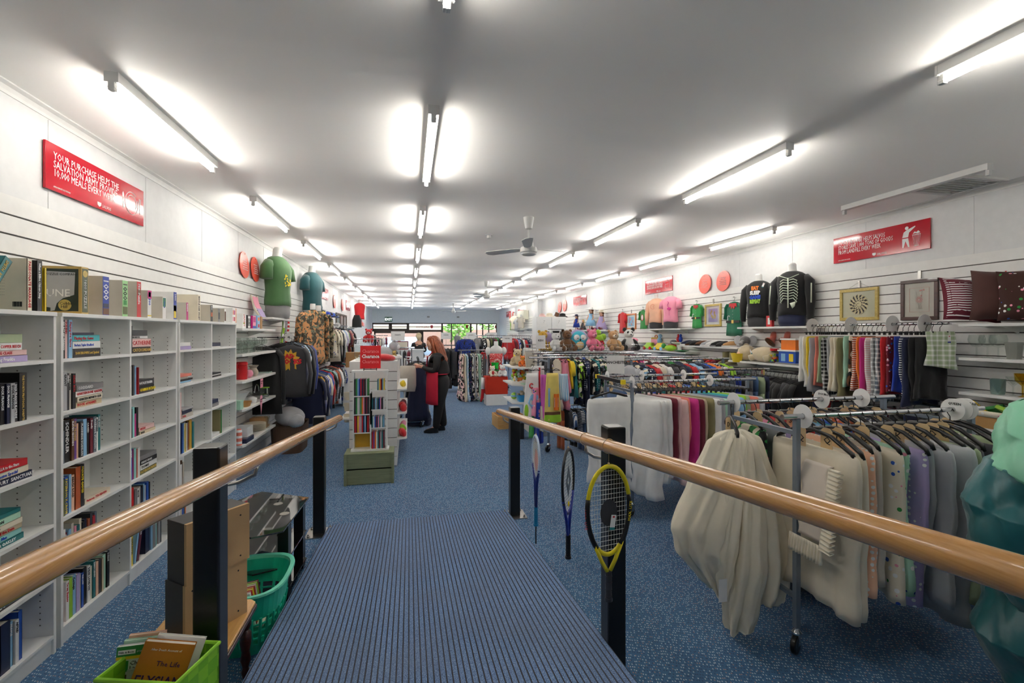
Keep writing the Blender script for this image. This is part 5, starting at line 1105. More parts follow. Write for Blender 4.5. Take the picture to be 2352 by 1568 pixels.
o=MB().loft([(0,0,0,.13,.03),(0,0,.1,.15,.06),(0,0,.3,.15,.055),(0,0,.45,.14,.03)],18,e=3,fn=lambda p,i,a:(p[0],p[1]+.012*math.sin(p[0]*40+p[2]*9),p[2])).obj('cloth_bag',fabric,None,(-.03,8.35,.68),smooth=True,color='stone'); top(o,'cream cloth bag hanging at the near end of the browsed rack','bag')
# counters / racks far middle
rack('low chrome rack behind the gondola near the glass doors',-1.0,.1,14.5,15.1,1.25,mat=chrome); rail_fill(its('sp:black jp:black sp:charcoal jp:navy sp:black vp:grey jp:black sp:maroon'),(-.95,14.5,1.25),(.05,14.5,1.25),PI/2,'rack near the glass doors',seed=15,s=.9)
t=E('hanger_rack','rack of empty white hangers at the far left aisle','clothes rack',(-1.4,12.6,0)); MB().tube([(0,0,1.55),(.7,0,1.55)],.012).obj('rail_tube',chrome,t); [MB().tube([(x,0,0),(x,0,1.55)],.012).obj('upright',chrome,t) for x in(0,.7)]
for i in range(9): o=ob('clothes_hanger',hanger_mesh('std',1.0),None,(-1.36+i*.075,12.6,1.562),(0,0,PI/2+.1*math.sin(i*3))); o.material_slots[0].link='OBJECT'; o.material_slots[0].material=white_m; top(o,'empty white clothes hanger on the far left aisle rack','hanger','empty white hangers in the far left aisle')
teddy('red plush figure sitting on a shelf beyond the gondola',(-1.05,12.9,1.45),0,'red',.9,muz='blush',name='plush_toy')
MBs=[('pine timber box board beyond the gondola at the far left aisle',-1.55,13.4)]
t=E('notice_board','tan cardboard box on the floor stack beyond the gondola','box',(-1.2,11.6,.9)); ob('carton',MB().b2(-.25,.25,-.15,.15,0,.35).mesh('carton',card),t,color='tan'); MB().b2(-.3,.3,-.2,.2,-.9,0).obj('plinth',white,t)
t=E('framed_notice','red framed notice standing on the far sales counter','sign',(-.25,16.95,1.121)); MB().b2(-.22,.22,-.01,.01,0,.3).obj('frame',flat('red frame','maroon',.4),t,bevel=.01); MB().b2(-.19,.19,-.014,-.009,.03,.27).obj('notice',paper,t)
t=E('sales_counter','white sales counter near the glass doors','counter',(-.4,17.2,0)); MB().b2(-.9,.9,-.3,.3,0,1.08).obj('counter_body',white,t); MB().b2(-.95,.95,-.33,.33,1.08,1.12).obj('worktop',white,t)
def standsign(label,x,y,z,txt,w=.3,h=.2,pole=0):
    t=E('rack_sign',label,'sign',(x,y,z)); MB().b2(-w/2,w/2,-.003,.003,0,h).obj('card',cardw,t); text(txt,h*.2 if len(txt)<12 else h*.15,inkk,t,(0,-.004,h*.55),FY,align='CENTER',bold=.001); 
    if pole: MB().tube([(0,.012,-pole if pole<1 else -z+.01),(0,.012,.1)],.006).obj('pole',chrome,t)
    if pole>=1: MB().lathe([(.12,-z),(.12,-z+.012)],(0,.012,0),18).obj('foot_plate',chrome,t)
    return t
standsign('white rack sign above the rack by the glass doors',-.35,15.1,1.46,'PANTS',.42,.3,.3)
# woman at the back counter seen from behind
t=E('person','person with blonde hair in a black top standing near the shop doors','person',(.35,18.0,0)); 
skinned('body',[[(0,0,.92,.14),(0,0,1.15,(.15,.12)),(0,0,1.32,(.16,.1)),(0,0,1.42,.055),(0,0,1.5,.06)]]+[[(0,0,.92,.14),(s_*.09,0,.5,.075),(s_*.09,.0,.08,.05),(s_*.09,-.08,.04,.04)] for s_ in(1,-1)]+[[(0,0,1.32,(.16,.1)),(s_*.2,0,1.28,.055),(s_*.25,0,1.05,.042),(s_*.18,.15,.98,.03)] for s_ in(1,-1)],skin,t,sub=1)
skinned('black_top',[[(0,0,.8,.165),(0,0,1.15,(.17,.14)),(0,0,1.32,(.18,.12)),(0,0,1.4,.07)]]+[[(0,0,1.32,(.18,.12)),(s_*.21,0,1.28,.07),(s_*.26,0,1.05,.055),(s_*.2,.12,.99,.04)] for s_ in(1,-1)],blk,t,sub=1)
MB().loft([(s_*0,0,.06,.15,.1),(0,0,.5,.17,.12),(0,0,.95,.17,.14)],16).obj('trousers',trs,t,smooth=True)
MB().ball((0,0,1.58),(.085,.095,.11),14).obj('head',skin,t,smooth=True); MB().ball((0,-.02,1.6),(.11,.11,.12),14).tube([(0,-.08,1.6),(0,-.12,1.5),(0,-.1,1.42)],[.09,.08,.03],10).obj('hair',flat('blonde hair',(200,184,150),.7),t,smooth=True)
# dress rack, centre right
rack('rack of dresses in the centre right of the aisle',1.25,1.95,11.75,11.75,1.27,mat=chrome,)
rail_fill(its('dn:blush dp:cream dv:sky df:navy dn:white dp:silver dn:white dp:mint dl:white dp:grey kp:silver dq:black'),(1.25,11.75,1.27),(1.98,11.75,1.27),PI/2+.25,'centre dress rack',seed=18,s=1.04)
# blue dress on form
t=E('dress_mannequin','mannequin bust wearing a blue leopard print dress with half sleeves','mannequin',(1.5,12.7,0),.15)
m=MB(); m.loft([(0,0,.7,.19,.15),(0,0,.85,.2,.15),(0,0,1.02,.185,.13),(0,0,1.2,.15,.11),(0,0,1.35,.17,.12),(0,0,1.48,.185,.11),(0,0,1.54,.12,.07)],26)
for s_ in(1,-1): m.tube([(s_*.15,0,1.49),(s_*.21,0,1.42),(s_*.25,-.02,1.2)],[.055,.06,.055],12)
o=m.obj('dress',FAB['leopard'],t,smooth=True,color='royal'); MB().loft([(0,0,1.52,.09,.075),(0,0,1.56,.055,.055),(0,0,1.62,.05,.05)],16).obj('neck',white_m,t,smooth=True); MB().tube([(0,0,.02),(0,0,.75)],.018).lathe([(.17,0),(.16,.02),(.02,.03)],n=20).obj('stand',steel,t)
# black clothes rack beside it with shoes
t=E('garment_rack','chrome rack of black coats left of the blue dress','clothes rack',(.9,13.6,0))
for x in(0,1.0): MB().tube([(x,0,.1),(x,0,1.35)],.016,8).obj('upright',chrome,t); m=MB(); caster(m,(x,0,0),1.2,1,0); m.obj('castor',[blackp,chrome],t)
MB().tube([(-.05,0,1.35),(1.05,0,1.35)],.014).tube([(0,0,.28),(1,0,.28)],.014).obj('rail_tube',chrome,t)
rail_fill(its('jp:black dp:black jp:charcoal dp:black jp:black dp:maroon jp:navy dp:black dp:charcoal'),(.95,13.6,1.35),(1.85,13.6,1.35),PI/2+.3,'black coat rack by the blue dress',seed=19,s=1.1)
for i,x in enumerate((1.42,1.6)):
    o=MB().loft([(0,0,0,.035,.12),(0,0,.03,.035,.12),(0,.04,.06,.03,.07),(0,.06,.09,.028,.05)],12).obj('dress_shoe',plastic,None,(x,12.75,0),smooth=True,color='silver'); top(o,['silver dress shoe on the floor under the blue dress, left one','silver dress shoe on the floor under the blue dress, right one'][i],'shoe')
t=E('shoe_box','pale blue shoe box on the low bar beneath the blue dress','box',(1.55,13.2,0)); ob('box_body',MB().b2(-.18,.18,-.12,.12,0,.24).mesh('box_body',card),t,color='sky'); ob('box_lid',MB().b2(-.185,.185,-.125,.125,.24,.27).mesh('box_lid',card),t,color='white')
# far display forms in the window
for i,(x,y,c,lb) in enumerate([(3.0,20,'stone','stone coloured dress form near the shop window'),(3.35,19,'mint','mint green garment on a form near the shop window'),(2.3,21,'grey','grey bare form against the shop window'),(3.9,22,'silver','pale form in front of the window lettering')]):
    torso(lb,(x*.92,y,1.12),.1*i,c,s=.8,sleeve='none',base=None,pole=1.11)
for i,(x,y,n_) in enumerate([(2.5,19.2,'JACKETS'),(3.3,18.8,'SKIRTS'),(3.9,17.5,'LADIES TOPS'),(1.55,20.2,'DRESSES')]): standsign('grey and white rack sign near the window, %s'%['left of the stone form','behind the mint garment','rightmost, nearest the right wall','leftmost of the row'][i],x,y,1.45,n_,.42,.28,1)
for i,(x0,x1,y,cs) in enumerate([(2.0,3.2,19.3,'sp:black sp:grey jp:charcoal sp:white sp:blush sp:navy sp:black kp:red'),(2.6,4.0,17.6,'sp:maroon sp:black sn:white sp:grey jp:black sp:cream sp:navy sp:black sp:red')]):
    rack(['far rack beneath the small window signs','far rack in front of the pale window forms'][i],x0,x1,y,y,1.25,mat=chrome); rail_fill(its(cs),(x0,y,1.25),(x1,y,1.25),PI/2,['farthest window rack','second farthest window rack'][i],seed=30+i,s=.95)
# ============ Christmas display ============
t=E('display_table','white cube table draped with an orange red patterned cloth','table',(2.02,11.0,0)); MB().b2(-.25,.25,-.2,.2,0,.66).obj('cube',white,t)
clr=FAB['floral']; o=MB().b2(-.262,.262,-.212,.212,.26,.672).obj('patterned_cloth',flat('orange cloth',(186,44,20),.9,bump=.6,bscale=50),t,bevel=.01); 
teddy('white bear with red bib on the draped Christmas table, left one',(1.93,10.9,.674),.2,'cream',.62,belly='red',muz='white'); teddy('white bear with tartan scarf on the draped table, right one',(2.17,10.88,.674),-.2,'white',.68)
ob('scarf',MB().tube([(-.06,-.03,.165),(0,-.065,.16),(.06,-.03,.165),(0,.05,.165)],.014,8,closed=True).mesh('scarf',FAB['plaid'],True),bpy.data.objects['teddy_bear.001'],color='red')
t=E('top_hat','shiny green hat with red band behind the white bears','hat',(2.03,11.1,.674)); MB().lathe([(.14,0),(.14,.01),(.09,.015),(.08,.1),(.095,.2),(.085,.2)],(0,0,.12),24).obj('hat_body',flat('green satin',(16,170,50),.25),t,smooth=.6); MB().lathe([(.092,.02),(.088,.05)],(0,0,.12),24,cap=False).obj('hat_band',inkk,t); MB().b2(-.05,.05,-.05,.05,0,.125).obj('prop',white,t)
t=E('christmas_mannequin','mannequin bust in a red sequin dress with candy cane, behind the bears','mannequin',(2.1,11.35,0))
MB().tube([(0,0,.0),(0,0,.75)],.03).lathe([(.15,0),(.15,.02)],n=20).obj('stand',steel,t); o=MB().loft([(0,0,.7,.2,.14),(0,0,.95,.15,.11),(0,0,1.12,.17,.12),(0,0,1.2,.17,.1)],24).tube([(-.09,-.04,1.2),(-.1,0,1.34),(-.08,.05,1.2)],.02).tube([(.09,-.04,1.2),(.1,0,1.34),(.08,.05,1.2)],.02).obj('sequin_dress',FAB['sequin'],t,smooth=True,color='red')
m=MB(); m.loft([(0,0,1.18,.17,.09),(0,0,1.28,.19,.085),(0,0,1.36,.12,.07),(0,0,1.4,.055,.055),(0,0,1.5,.05,.05)],20); [m.ball((s_*.2,0,1.26),(.07,.07,.1),12) for s_ in(1,-1)]; m.obj('bust',white_m,t,smooth=True)
m=MB(); m.tube([(.07*math.cos(a),-.17,.98+.07*math.sin(a)) for a in [PI*k/8 for k in range(9)]]+[(-.07,-.17,.9),(-.07,-.17,.8)],.02,10); m.obj('candy_cane',FAB['stripe'],t,smooth=True,color='red')
for i,(x,lb) in enumerate(((1.83,'red ribbon bow hanging left of the sequin bust'),(2.42,'red ribbon bow hanging right of the sequin bust'))):
    m=MB(); m.ball((-.05,0,0),(.05,.015,.03),8); m.ball((.05,0,0),(.05,.015,.03),8); m.box((-.03,0,-.08),(.025,.005,.12),ry=.2); m.box((.03,0,-.08),(.025,.005,.12),ry=-.2); m.tube([(0,0,0),(0,.02,.12)],.003); top(m.obj('ribbon_bow',flat('red satin','red',.4),None,(x,11.45,1.2)),lb,'bow')
t=E('christmas_stocking','red and white long stocking hanging left of the draped table','stocking',(1.72,11.0,.62)); ob('stocking_leg',MB().tube([(0,0,0),(0,0,-.25),(-.02,0,-.45),(-.06,-.03,-.55)],[.045,.04,.04,.02],12).mesh('stocking_leg',fabric,True),t,color='red'); ob('white_cuff',MB().tube([(0,0,.02),(0,0,-.25)],.048,12).mesh('white_cuff',fur,True),t,color='white')
# ============ toy gondola (right of the aisle) ============
t=E('toy_gondola','white slatted gondola end with tapered toy shelves','display stand',(2.1,7.7,0))
m=MB(); [m.b2(0,.03,-.35,.85,max(.03,1.42-k*.12-.112),1.42-k*.12) for k in range(12)]; m.b2(.01,.02,-.34,.84,0.03,1.4,1); m.obj('slat_panel',[slatm,groove],t); MB().b2(-.0,.35,.82,.86,0,1.42).obj('end_panel',white,t); MB().b2(-.01,.04,-.37,-.34,0,1.44).obj('edge_trim',white_m,t)
for z in(1.13,.84,.54): MB().prism([(0,-.3),(-.1,-.3),(-.42,-.1),(-.42,.7),(0,.7)],z-.022,z).obj('shelf',white_m,t)
MB().b2(-.1,.3,-.3,.8,.0,.1).obj('base',white,t)
teddy('beige teddy bear sitting on the top tapered toy shelf',(1.88,8.05,1.131),-.5,'beige',.72)
teddy('orange plush duck with green wing in front of the beige teddy',(1.9,7.75,1.131),-.3,'orange',.46,name='plush_duck',muz='yellow')
book('large pale picture book propped beside the orange duck','stone',.2,.02,.27,(2.07,7.6,1.131),(-.1,0,.5)); book('yellow picture book standing behind the beige teddy','yellow',.15,.03,.22,(2.0,8.3,1.131),(0,0,.2))
m=MB(); rr=random.Random(6)
t=E('toy_bag','clear bag of green and orange plastic toys on the middle toy shelf','toy',(1.88,7.9,.842)); k=0
for c in('lime','orange','red','mint','yellow','white'):
    m=MB(); [m.ball((rr.uniform(-.11,.11),rr.uniform(-.14,.14),.035+rr.uniform(0,.18)),rr.uniform(.02,.04),8) for _ in range(9)]; o=ob('plastic_toy',m.mesh('plastic_toy',plastic,True),t,color=c)
t=E('toy_tray','green tray with wooden post on the middle toy shelf','toy',(1.95,7.6,.842)); ob('tray',MB().b2(-.1,.06,-.1,.1,0,.015).mesh('tray',plastic),t,color='mint'); ob('post',MB().tube([(0,0,0),(0,0,.2)],.012).mesh('post',plastic),t,color='gold')
t=E('toy_basket','blue plastic basket with wooden blocks on the lowest toy shelf','basket',(1.88,7.72,.542)); ob('basket_body',MB().loft([(0,0,0,.07,.1),(0,0,.11,.1,.14),(0,0,.12,.105,.145),(0,0,.11,.09,.13),(0,0,.01,.06,.09)],20,e=4).mesh('basket_body',plastic),t,color=(30,140,200)); 
m=MB(); [m.box((rr.uniform(-.05,.05),rr.uniform(-.08,.08),.11+rr.uniform(0,.04)),(.05,.07,.03),rz=rr.random()*3,rx=rr.random()) for _ in range(8)]; ob('wooden_block',m.mesh('wooden_block',plastic),t,color='beige')
t=E('ball_toy','lime and blue ball toy at the left of the blue basket','toy',(1.8,7.98,.542)); ob('ball',MB().ball((0,0,.06),.06,14).mesh('ball',plastic,True),t,color='lime'); ob('band',MB().lathe([(.061,.045),(.063,.06),(.061,.075)],n=18).mesh('band',plastic),t,color='sky')
# timber crate with books
t=E('book_crate','pine crate holding picture books on the floor by the right post','crate',(1.78,8.35,0),.05)
for y in(-.25,.25): MB().b2(-.25,.25,y-.008,y+.008,0,.22).obj('side_board',pine,t)
for x in(-.25,.25): MB().b2(x-.008,x+.008,-.24,.24,0,.22).obj('end_board',pine,t)
MB().b2(-.24,.24,-.24,.24,0,.012).obj('base_board',pine,t)
o=MB().b2(-.1,.1,-.1,.1,0,.26).obj('black_box',ash,None,(1.7,7.35,0),bevel=.005); top(o,'black box with pale lid on the floor beside the right far post','box')
for i,c in enumerate('red navy white sky maroon cream blue orange black mint pink yellow'.split()): book('%s picture book standing in the floor row below the toy shelves'%c,c,.2,.016,.25,(2.08+.0,7.45+i*.045,.101),(0,.0,PI))
# ================= RIGHT SIDE =================
def XY(px,y): k=(px-940)*.97648/1069; zc=y*.97648/(1-k*.21560); return k*zc
def YX(px,x): return (1069*x/(.97648*(px-940))-x*.2156)/.97648
WR=XR-.02
def wdraw(name,label,cat,px,z0,z1,px2,build):
    y0,y1=YX(px,WR),YX(px2,WR); t=E(name,label,cat,(WR,max(y0,y1),z0),rot=(0,0,-PI/2)); build(t,abs(y0-y1),z1-z0); return t
def picture(label,px,px2,z0,z1,fm,matc,art,fw=.035,wire=False,matw=.05,bracket=True):
    def b(t,w,h):
        m=MB(); m.b2(0,w,-.025,0,0,fw).b2(0,w,-.025,0,h-fw,h).b2(0,fw,-.025,0,fw,h-fw).b2(w-fw,w,-.025,0,fw,h-fw); m.obj('frame',fm,t,bevel=.003)
        MB().b2(fw,w-fw,-.012,-.002,fw,h-fw).obj('mount',flat('mount '+str(matc),matc,.6),t); art(t,w,h)
        MB().b2(fw,w-fw,-.0165,-.0155,fw,h-fw).obj('glazing',pane,t)
        if wire: MB().tube([(w*.2,-.01,h),(w*.5,-.015,h+.07),(w*.8,-.01,h)],.0015,4).obj('hanging_wire',steel,t)
        if bracket: MB().b2(w*.5-.015,w*.5+.015,-.012,0,h+.01,h+.09).obj('wall_hook',steel,t)
    return wdraw('framed_picture',label,'picture',px,z0,z1,px2,b)
def shell(t,w,h):
    m=MB(); cx,cz=w/2,h/2; r=.115; m.lathe([(r,-.014),(r,-.012)],(cx,0,cz),36,axis='Y'); m.obj('shell_body',flat('shell cream',(226,206,160),.5),t)
    m=MB()
    for rr_,a0,n_,sz in((.095,0,14,.026),(.068,.2,12,.018),(.045,.4,10,.012)):
        for k in range(n_):
            a=a0+k*2*PI/n_; m.M=Matrix.Translation((cx+rr_*math.cos(a),-.0155,cz+rr_*math.sin(a)))@Matrix.Rotation(-a+.7,4,'Y'); m.prism([(-sz*.9,-sz*.3),(0,-sz*.45),(sz,sz*.1),(0,sz*.5)],0,.001,'XZ')
    m.M=None; m.tube([(cx+(.004+.0035*q)*math.cos(q*.55),-.0155,cz+(.004+.0035*q*.8)*math.sin(q*.55)) for q in range(2,22)],.0018,4); m.obj('shell_markings',flat('shell dark',(46,30,26),.5),t)
def flowers(t,w,h):
    m=MB(); m.tube([(.085,-.0135,.085),(w-.085,-.0135,.085),(w-.085,-.0135,h-.085),(.085,-.0135,h-.085)],.0015,4,closed=True); m.obj('ruled_border',flat('faded maroon','salmon',.6),t)
    m=MB(); r=random.Random(3); 
    for k in range(16): x=w/2+r.uniform(-.05,.05); m.tube([(w/2+r.uniform(-.03,.03),-.0135,.11),(x,-.0135,.11+r.uniform(.06,.2))],.0008,4)
    m.obj('stems',flat('faded grey','stone',.6),t); m=MB()
    for k in range(12): a=k*PI/6; m.box((w/2+.022*math.cos(a),-.0135,h/2+.022*math.sin(a)),(.026,.001,.008),ry=-a)
    for k in range(5): m.ball((w/2+r.uniform(-.06,.06),-.0135,h*.62+r.uniform(-.02,.05)),(.009,.001,.009),8)
    m.obj('flower_heads',flat('faded rose',(206,140,130),.6),t)
picture('gilt framed picture of a spiral shell on the right slat wall',1932,2020,1.85,2.22,goldf,(214,204,176),shell,wire=True)
picture('dark brown framed pale flower print on the right slat wall',2072,2158,1.835,2.25,darkw,(206,196,184),flowers)
def abst(cols):
    def f(t,w,h):
        r=random.Random(w); MB().b2(w*.22,w*.78,-.0135,-.012,h*.2,h*.8).obj('print',flat('pr '+cols[0],cols[0],.6),t); m=MB(); [m.ball((w/2+r.uniform(-.1,.1)*w*1.8,-.0138,h/2+r.uniform(-.2,.2)*h),(.02,.0008,.025),8) for _ in range(9)]; m.obj('print_shapes',flat('ps '+cols[1],cols[1],.6),t)
    return f
picture('orange wood framed small print beside the red t-shirt',1440,1462,1.79,2.16,mk_wood('orange wood',(176,92,36),(200,116,52)),'white',abst(('sky','salmon')))
picture('gilt framed print on lilac ground between the two green elf shirts',1621,1658,1.815,2.2,goldf,(220,214,216),abst(('lilac','gold')))
# small shirts hung on the slat wall
def walltee(label,px,z,col,s,deco=None,kind='shirt'):
    o=hang('hanging_shirt',label,'shirt',kind,col,'plain',(WR-.05,YX(px,WR-.05),z),-PI/2,v=0,s=s,tag='teal' if deco else None)
    MB().tube([(0,.05,-.0),(0,-.01,.0),(0,-.015,.015)],.003,6).obj('wall_hook',chrome,o)
    if deco: deco(o,s)
    return o
def elf(o,s):
    m=MB(); m.b2(-.2*s,.2*s,-.036*s,-.03*s,-.52*s,-.47*s); m.obj('belt',inkk,o); MB().b2(-.03*s,.03*s,-.04*s,-.034*s,-.53*s,-.46*s).obj('buckle',inkg,o)
    MB().prism([(-.1*s,-.12*s),(-.11*s,-.2*s),(-.07*s,-.17*s),(-.04*s,-.24*s),(0,-.19*s),(.04*s,-.24*s),(.07*s,-.17*s),(.11*s,-.2*s),(.1*s,-.12*s)],-.034*s,-.026*s,'XZ').obj('jagged_collar',inkr,o)
    m=MB(); [m.ball((0,-.033*s,z*s),(.009*s,.004,.009*s),8) for z in(-.28,-.35,-.42)]; m.obj('button',steel,o)
    m=MB(); m.tube([(-.12*s+.03*s*math.cos(a),-.034*s,-.4*s+.03*s*math.sin(a)) for a in [PI*k/6 for k in range(7)]]+[(-.15*s,-.034*s,-.47*s)],.008*s,6); m.obj('candy_cane',inkw,o)
def rednd(o,s): m=MB(); m.ball((0,-.032*s,-.36*s),(.07*s,.004,.1*s),10); m.obj('reindeer_print',inkw,o); MB().tube([(.08*s*math.cos(a),-.034*s,-.36*s+.11*s*math.sin(a)) for a in [2*PI*k/14 for k in range(14)]],.006,4,closed=True).obj('ring_print',inkr,o)
walltee('bright green elf t-shirt with red collar and black belt, left of pair',1600,2.28,(40,150,70),.62,elf)
walltee('dark green elf t-shirt with red collar beside the lilac framed print',1686,2.27,(16,106,78),.78,elf)
walltee('small green t-shirt with reindeer print on the right wall',1477,2.27,'green',.62,rednd)
o=walltee('small plain red t-shirt hanging on the right wall beyond the orange frame',1430,2.27,'red',.72)
# shelves
wshelf(4.85,6.1,1.79,'white wall shelf under the two black jumpers',.3,1); 
t=torso('black jumper reading EAT SLEEP GAME REPEAT on a white torso form',(4.93,5.8,1.79),-PI/2+.45,'black',s=.9,sleeve='long',base='base_skirt',bcol='charcoal')
for i,(w_,mt_,z_) in enumerate((('EAT',flat('orange ink','orange',.5),.53),('SLEEP',inkw,.465),('GAME',inkb,.40),('REPEAT',flat('lime ink','lime',.5),.34))): text(w_,.07,mt_,t,(0,-.117,z_),FY,'jumper_lettering',align='CENTER',sx=.8 if len(w_)<6 else .6,bold=.005)
g=ob('price_tag',tag_mesh('teal'),t,(.12,-.1,.62),(0,.4,0))
t=torso('black jumper with white skeleton ribs on a white torso form',(4.93,5.2,1.79),-PI/2+.45,'black',s=.98,sleeve='long',base='base_skirt',bcol='navy')
m=MB(); zz=.3
for k in range(8):
    z=.6-.035*k; w=.1+.01*math.sin(k*.5)
    for s_ in(-1,1): m.tube([(s_*.008,-.121,z),(s_*w*.6,-.119,z+.012),(s_*w,-.105,z-.01-.004*k),(s_*w*.9,-.108,z-.03-.004*k)],[.005,.006,.006,.003],6)
m.tube([(0,-.123,.63),(0,-.123,.24)],.009,6); m.tube([(-.12,-.1,.67),(0,-.118,.62),(.12,-.1,.67)],.006,6); m.prism([(.02,.3),(.09,.32),(.08,.26),(.05,.23)],-.124,-.119,'XZ'); [m.tube([(s_*.245,-.05,.55-.1*0),(s_*.25,-.07,.3)],.008,6) for s_ in(-1,1)]; m.obj('rib_print',flat('bone ink',(216,226,206),.6),t,smooth=True)
t=E('gift_card_box','small red card box between the two black jumper forms','box',(4.86,5.5,1.791)); ob('box_body',MB().b2(-.02,.02,-.05,.05,0,.15).mesh('box_body',card),t,color='red'); ob('white_patch',MB().b2(-.0215,-.02,-.02,.02,.03,.12).mesh('white_patch',card),t,color='white')
wshelf(7.6,9.1,1.79,'white wall shelf under the two pink tops',.3,1)
for y,c,lb,lt in((8.7,'peach','peach long-sleeved top on a torso form, right wall shelf',0),(8.15,'blush','pale pink flamingo t-shirt on a torso form, right wall shelf',1)):
    t=torso(lb,(4.95,y,1.79),-PI/2+.5,c if c=='peach' else 'pink',s=.84,sleeve='short' if lt else 'long',base='base_skirt',bcol='charcoal'); m=MB()
    if lt: m.tube([(.0,-.113,.52),(.02,-.113,.5),(-.005,-.113,.44),(.02,-.113,.4)],.005,6); m.ball((.03,-.112,.38),(.045,.003,.025),10); m.tube([(.03,-.113,.37),(.03,-.113,.25)],.003,4); m.obj('flamingo_print',flat('hot pink','magenta',.6),t)
    else: m.tube([(.06*math.cos(a)*abs(math.sin(a/2))**.5,-.113,.45+.05*math.sin(a)) for a in [2*PI*k/14 for k in range(14)]],.003,4,closed=True); m.obj('heart_print',flat('rose ink','salmon',.6),t)
wshelf(10.9,13.5,1.78,'white wall shelf where the four dolls sit',.3,1)
def doll(label,px,col,hair,s=1.0,sit=False,hat=None):
    X=4.95; t=E('doll',label,'doll',(X,YX(px,X),1.781),-PI/2+.6)
    if sit:
        ob('dress',MB().loft([(0,0,.02,.15*s,.13*s),(0,0,.1*s,.12*s,.1*s),(0,0,.24*s,.06*s,.05*s),(0,0,.3*s,.05*s,.04*s)],16).mesh('dress',fabric,True),t,color=col)
        for x in(-.06,.06): ob('leg',MB().tube([(x*s,-.05,.04),(x*1.5*s,-.2*s,.035),(x*1.6*s,-.24*s,.06)],.025*s,8).mesh('leg',fabric,True),t,color='maroon')
        h=.36*s
    else:
        ob('dress',MB().loft([(0,0,.1*s,.12*s,.11*s),(0,0,.2*s,.1*s,.09*s),(0,0,.3*s,.045*s,.04*s),(0,0,.37*s,.05*s,.035*s)],16).mesh('dress',fabric,True),t,color=col)
        for x in(-.03,.03): MB().tube([(x*s,0,0),(x*s,0,.12*s)],.014*s,8).obj('leg',skin,t)
        h=.43*s
    for x in(-1,1): MB().tube([(x*.05*s,0,h-.08*s),(x*.08*s,-.02,h-.16*s),(x*.06*s,-.05*s,h-.2*s)],.014*s,8).obj('arm',skin,t,smooth=True)
    MB().ball((0,0,h),(.045*s,.043*s,.052*s),12).obj('head',skin,t,smooth=True); 
    MB().ball((0,.015*s,h+.012*s),(.058*s,.05*s,.055*s),12).ball((0,.03*s,h-.05*s),(.05*s,.03*s,.06*s),10).obj('hair',flat('doll hair '+hair,hair,.8),t,smooth=True)
    if hat: ob('hat',MB().lathe([(.12*s,h+.03*s),(.12*s,h+.035*s),(.05*s,h+.045*s),(.05*s,h+.08*s),(.01,h+.09*s)],n=18).mesh('hat',fabric,.6),t,color=hat)
    return t
doll('doll in royal blue dress standing leftmost on the doll shelf',1324,'royal','brown',.95,hat='navy'); doll('small blonde doll sitting second from the left on the doll shelf',1339,'charcoal','gold',.75,sit=True)
doll('tall doll in pale blue long dress and white bonnet on doll shelf',1357,'sky','brown',1.25,hat='white'); doll('large doll in purple dress and white hat sitting on the doll shelf',1381,'lilac','brown',1.2,sit=True,hat='cream')
# toys, shoes
wshelf(7.45,8.95,1.355,'white wall shelf loaded with bright plastic toys',.3,1)
tr_=random.Random(2)
def toyvehicle(label,px,col,wc,X=4.92,z=1.356,s=1.0,kind='car'):
    t=E('toy_vehicle',label,'toy',(X,YX(px,X),z),-PI/2+.2)
    ob('vehicle_body',MB().loft([(0,0,.03*s,.16*s,.07*s),(0,0,.08*s,.16*s,.07*s),(0,0,.1*s,.1*s,.06*s),(0.02,0,.15*s,.07*s,.05*s)],16,e=4).mesh('vehicle_body',plastic,.7),t,color=col)
    for x in(-.09,.09): ob('wheel',MB().lathe([(.035*s,-.08*s),(.035*s,-.055*s)],(x*s,0,.035*s),14,axis='Y').mesh('wheel',plastic),t,color=wc)
    return t
toyvehicle('lime green toy train engine on the toy shelf, leftmost',1492,'lime','red'); toyvehicle('yellow toy wagon with blue driver figure on the toy shelf',1517,'yellow','sky')
t=E('toy_figure','blue plastic animal figure riding above the yellow toy wagon','toy',(4.93,YX(1515,4.93),1.5)); ob('body',MB().ball((0,0,.05),(.05,.05,.07),10).ball((0,-.02,.14),(.045,.045,.045),10).mesh('body',plastic,True),t,color='sky')
t=E('toy_turtle','green toy turtle on the toy shelf beside the wagon','toy',(4.88,YX(1540,4.88),1.356),.4); ob('shell',MB().ball((0,0,.06),(.1,.12,.06),14).mesh('shell',plastic,True),t,color='lime'); ob('head',MB().ball((-.02,.14,.1),(.04,.05,.05),10).mesh('head',plastic,True),t,color='green')
t=E('toy_tray','flat green plastic toy dish at the right of the toy shelf','toy',(4.88,YX(1565,4.88),1.356)); ob('dish',MB().lathe([(.06,0),(.14,.025),(.13,.03),(.05,.01)],n=20).mesh('dish',plastic,.6),t,color='green')
t=E('toy_case','yellow child suitcase standing behind the toy wagons','toy',(5.04,YX(1507,5.04),1.356)); ob('case_body',MB().b2(-.04,.04,-.15,.15,0,.26).mesh('case_body',plastic),t,color='mustard',bevel=.02); ob('handle',MB().tube([(0,-.05,.26),(0,-.03,.3),(0,.03,.3),(0,.05,.26)],.01).mesh('handle',plastic,True),t,color='orange'); ob('picture_panel',MB().b2(-.042,-.04,-.12,.12,.05,.22).mesh('picture_panel',card),t,color='pink')
t=E('toy_truck','red toy truck with grey drum near the toy shelf end','toy',(5.0,YX(1548,5.0),1.356)); ob('truck_body',MB().b2(-.06,.06,-.12,.12,.03,.13).mesh('truck_body',plastic),t,color='red',bevel=.01); ob('drum',MB().ball((0,.02,.17),(.06,.09,.05),12).mesh('drum',plastic,True),t,color='grey'); ob('cab_lamp',MB().ball((0,-.08,.15),.03,8).mesh('cab_lamp',plastic,True),t,color='yellow')
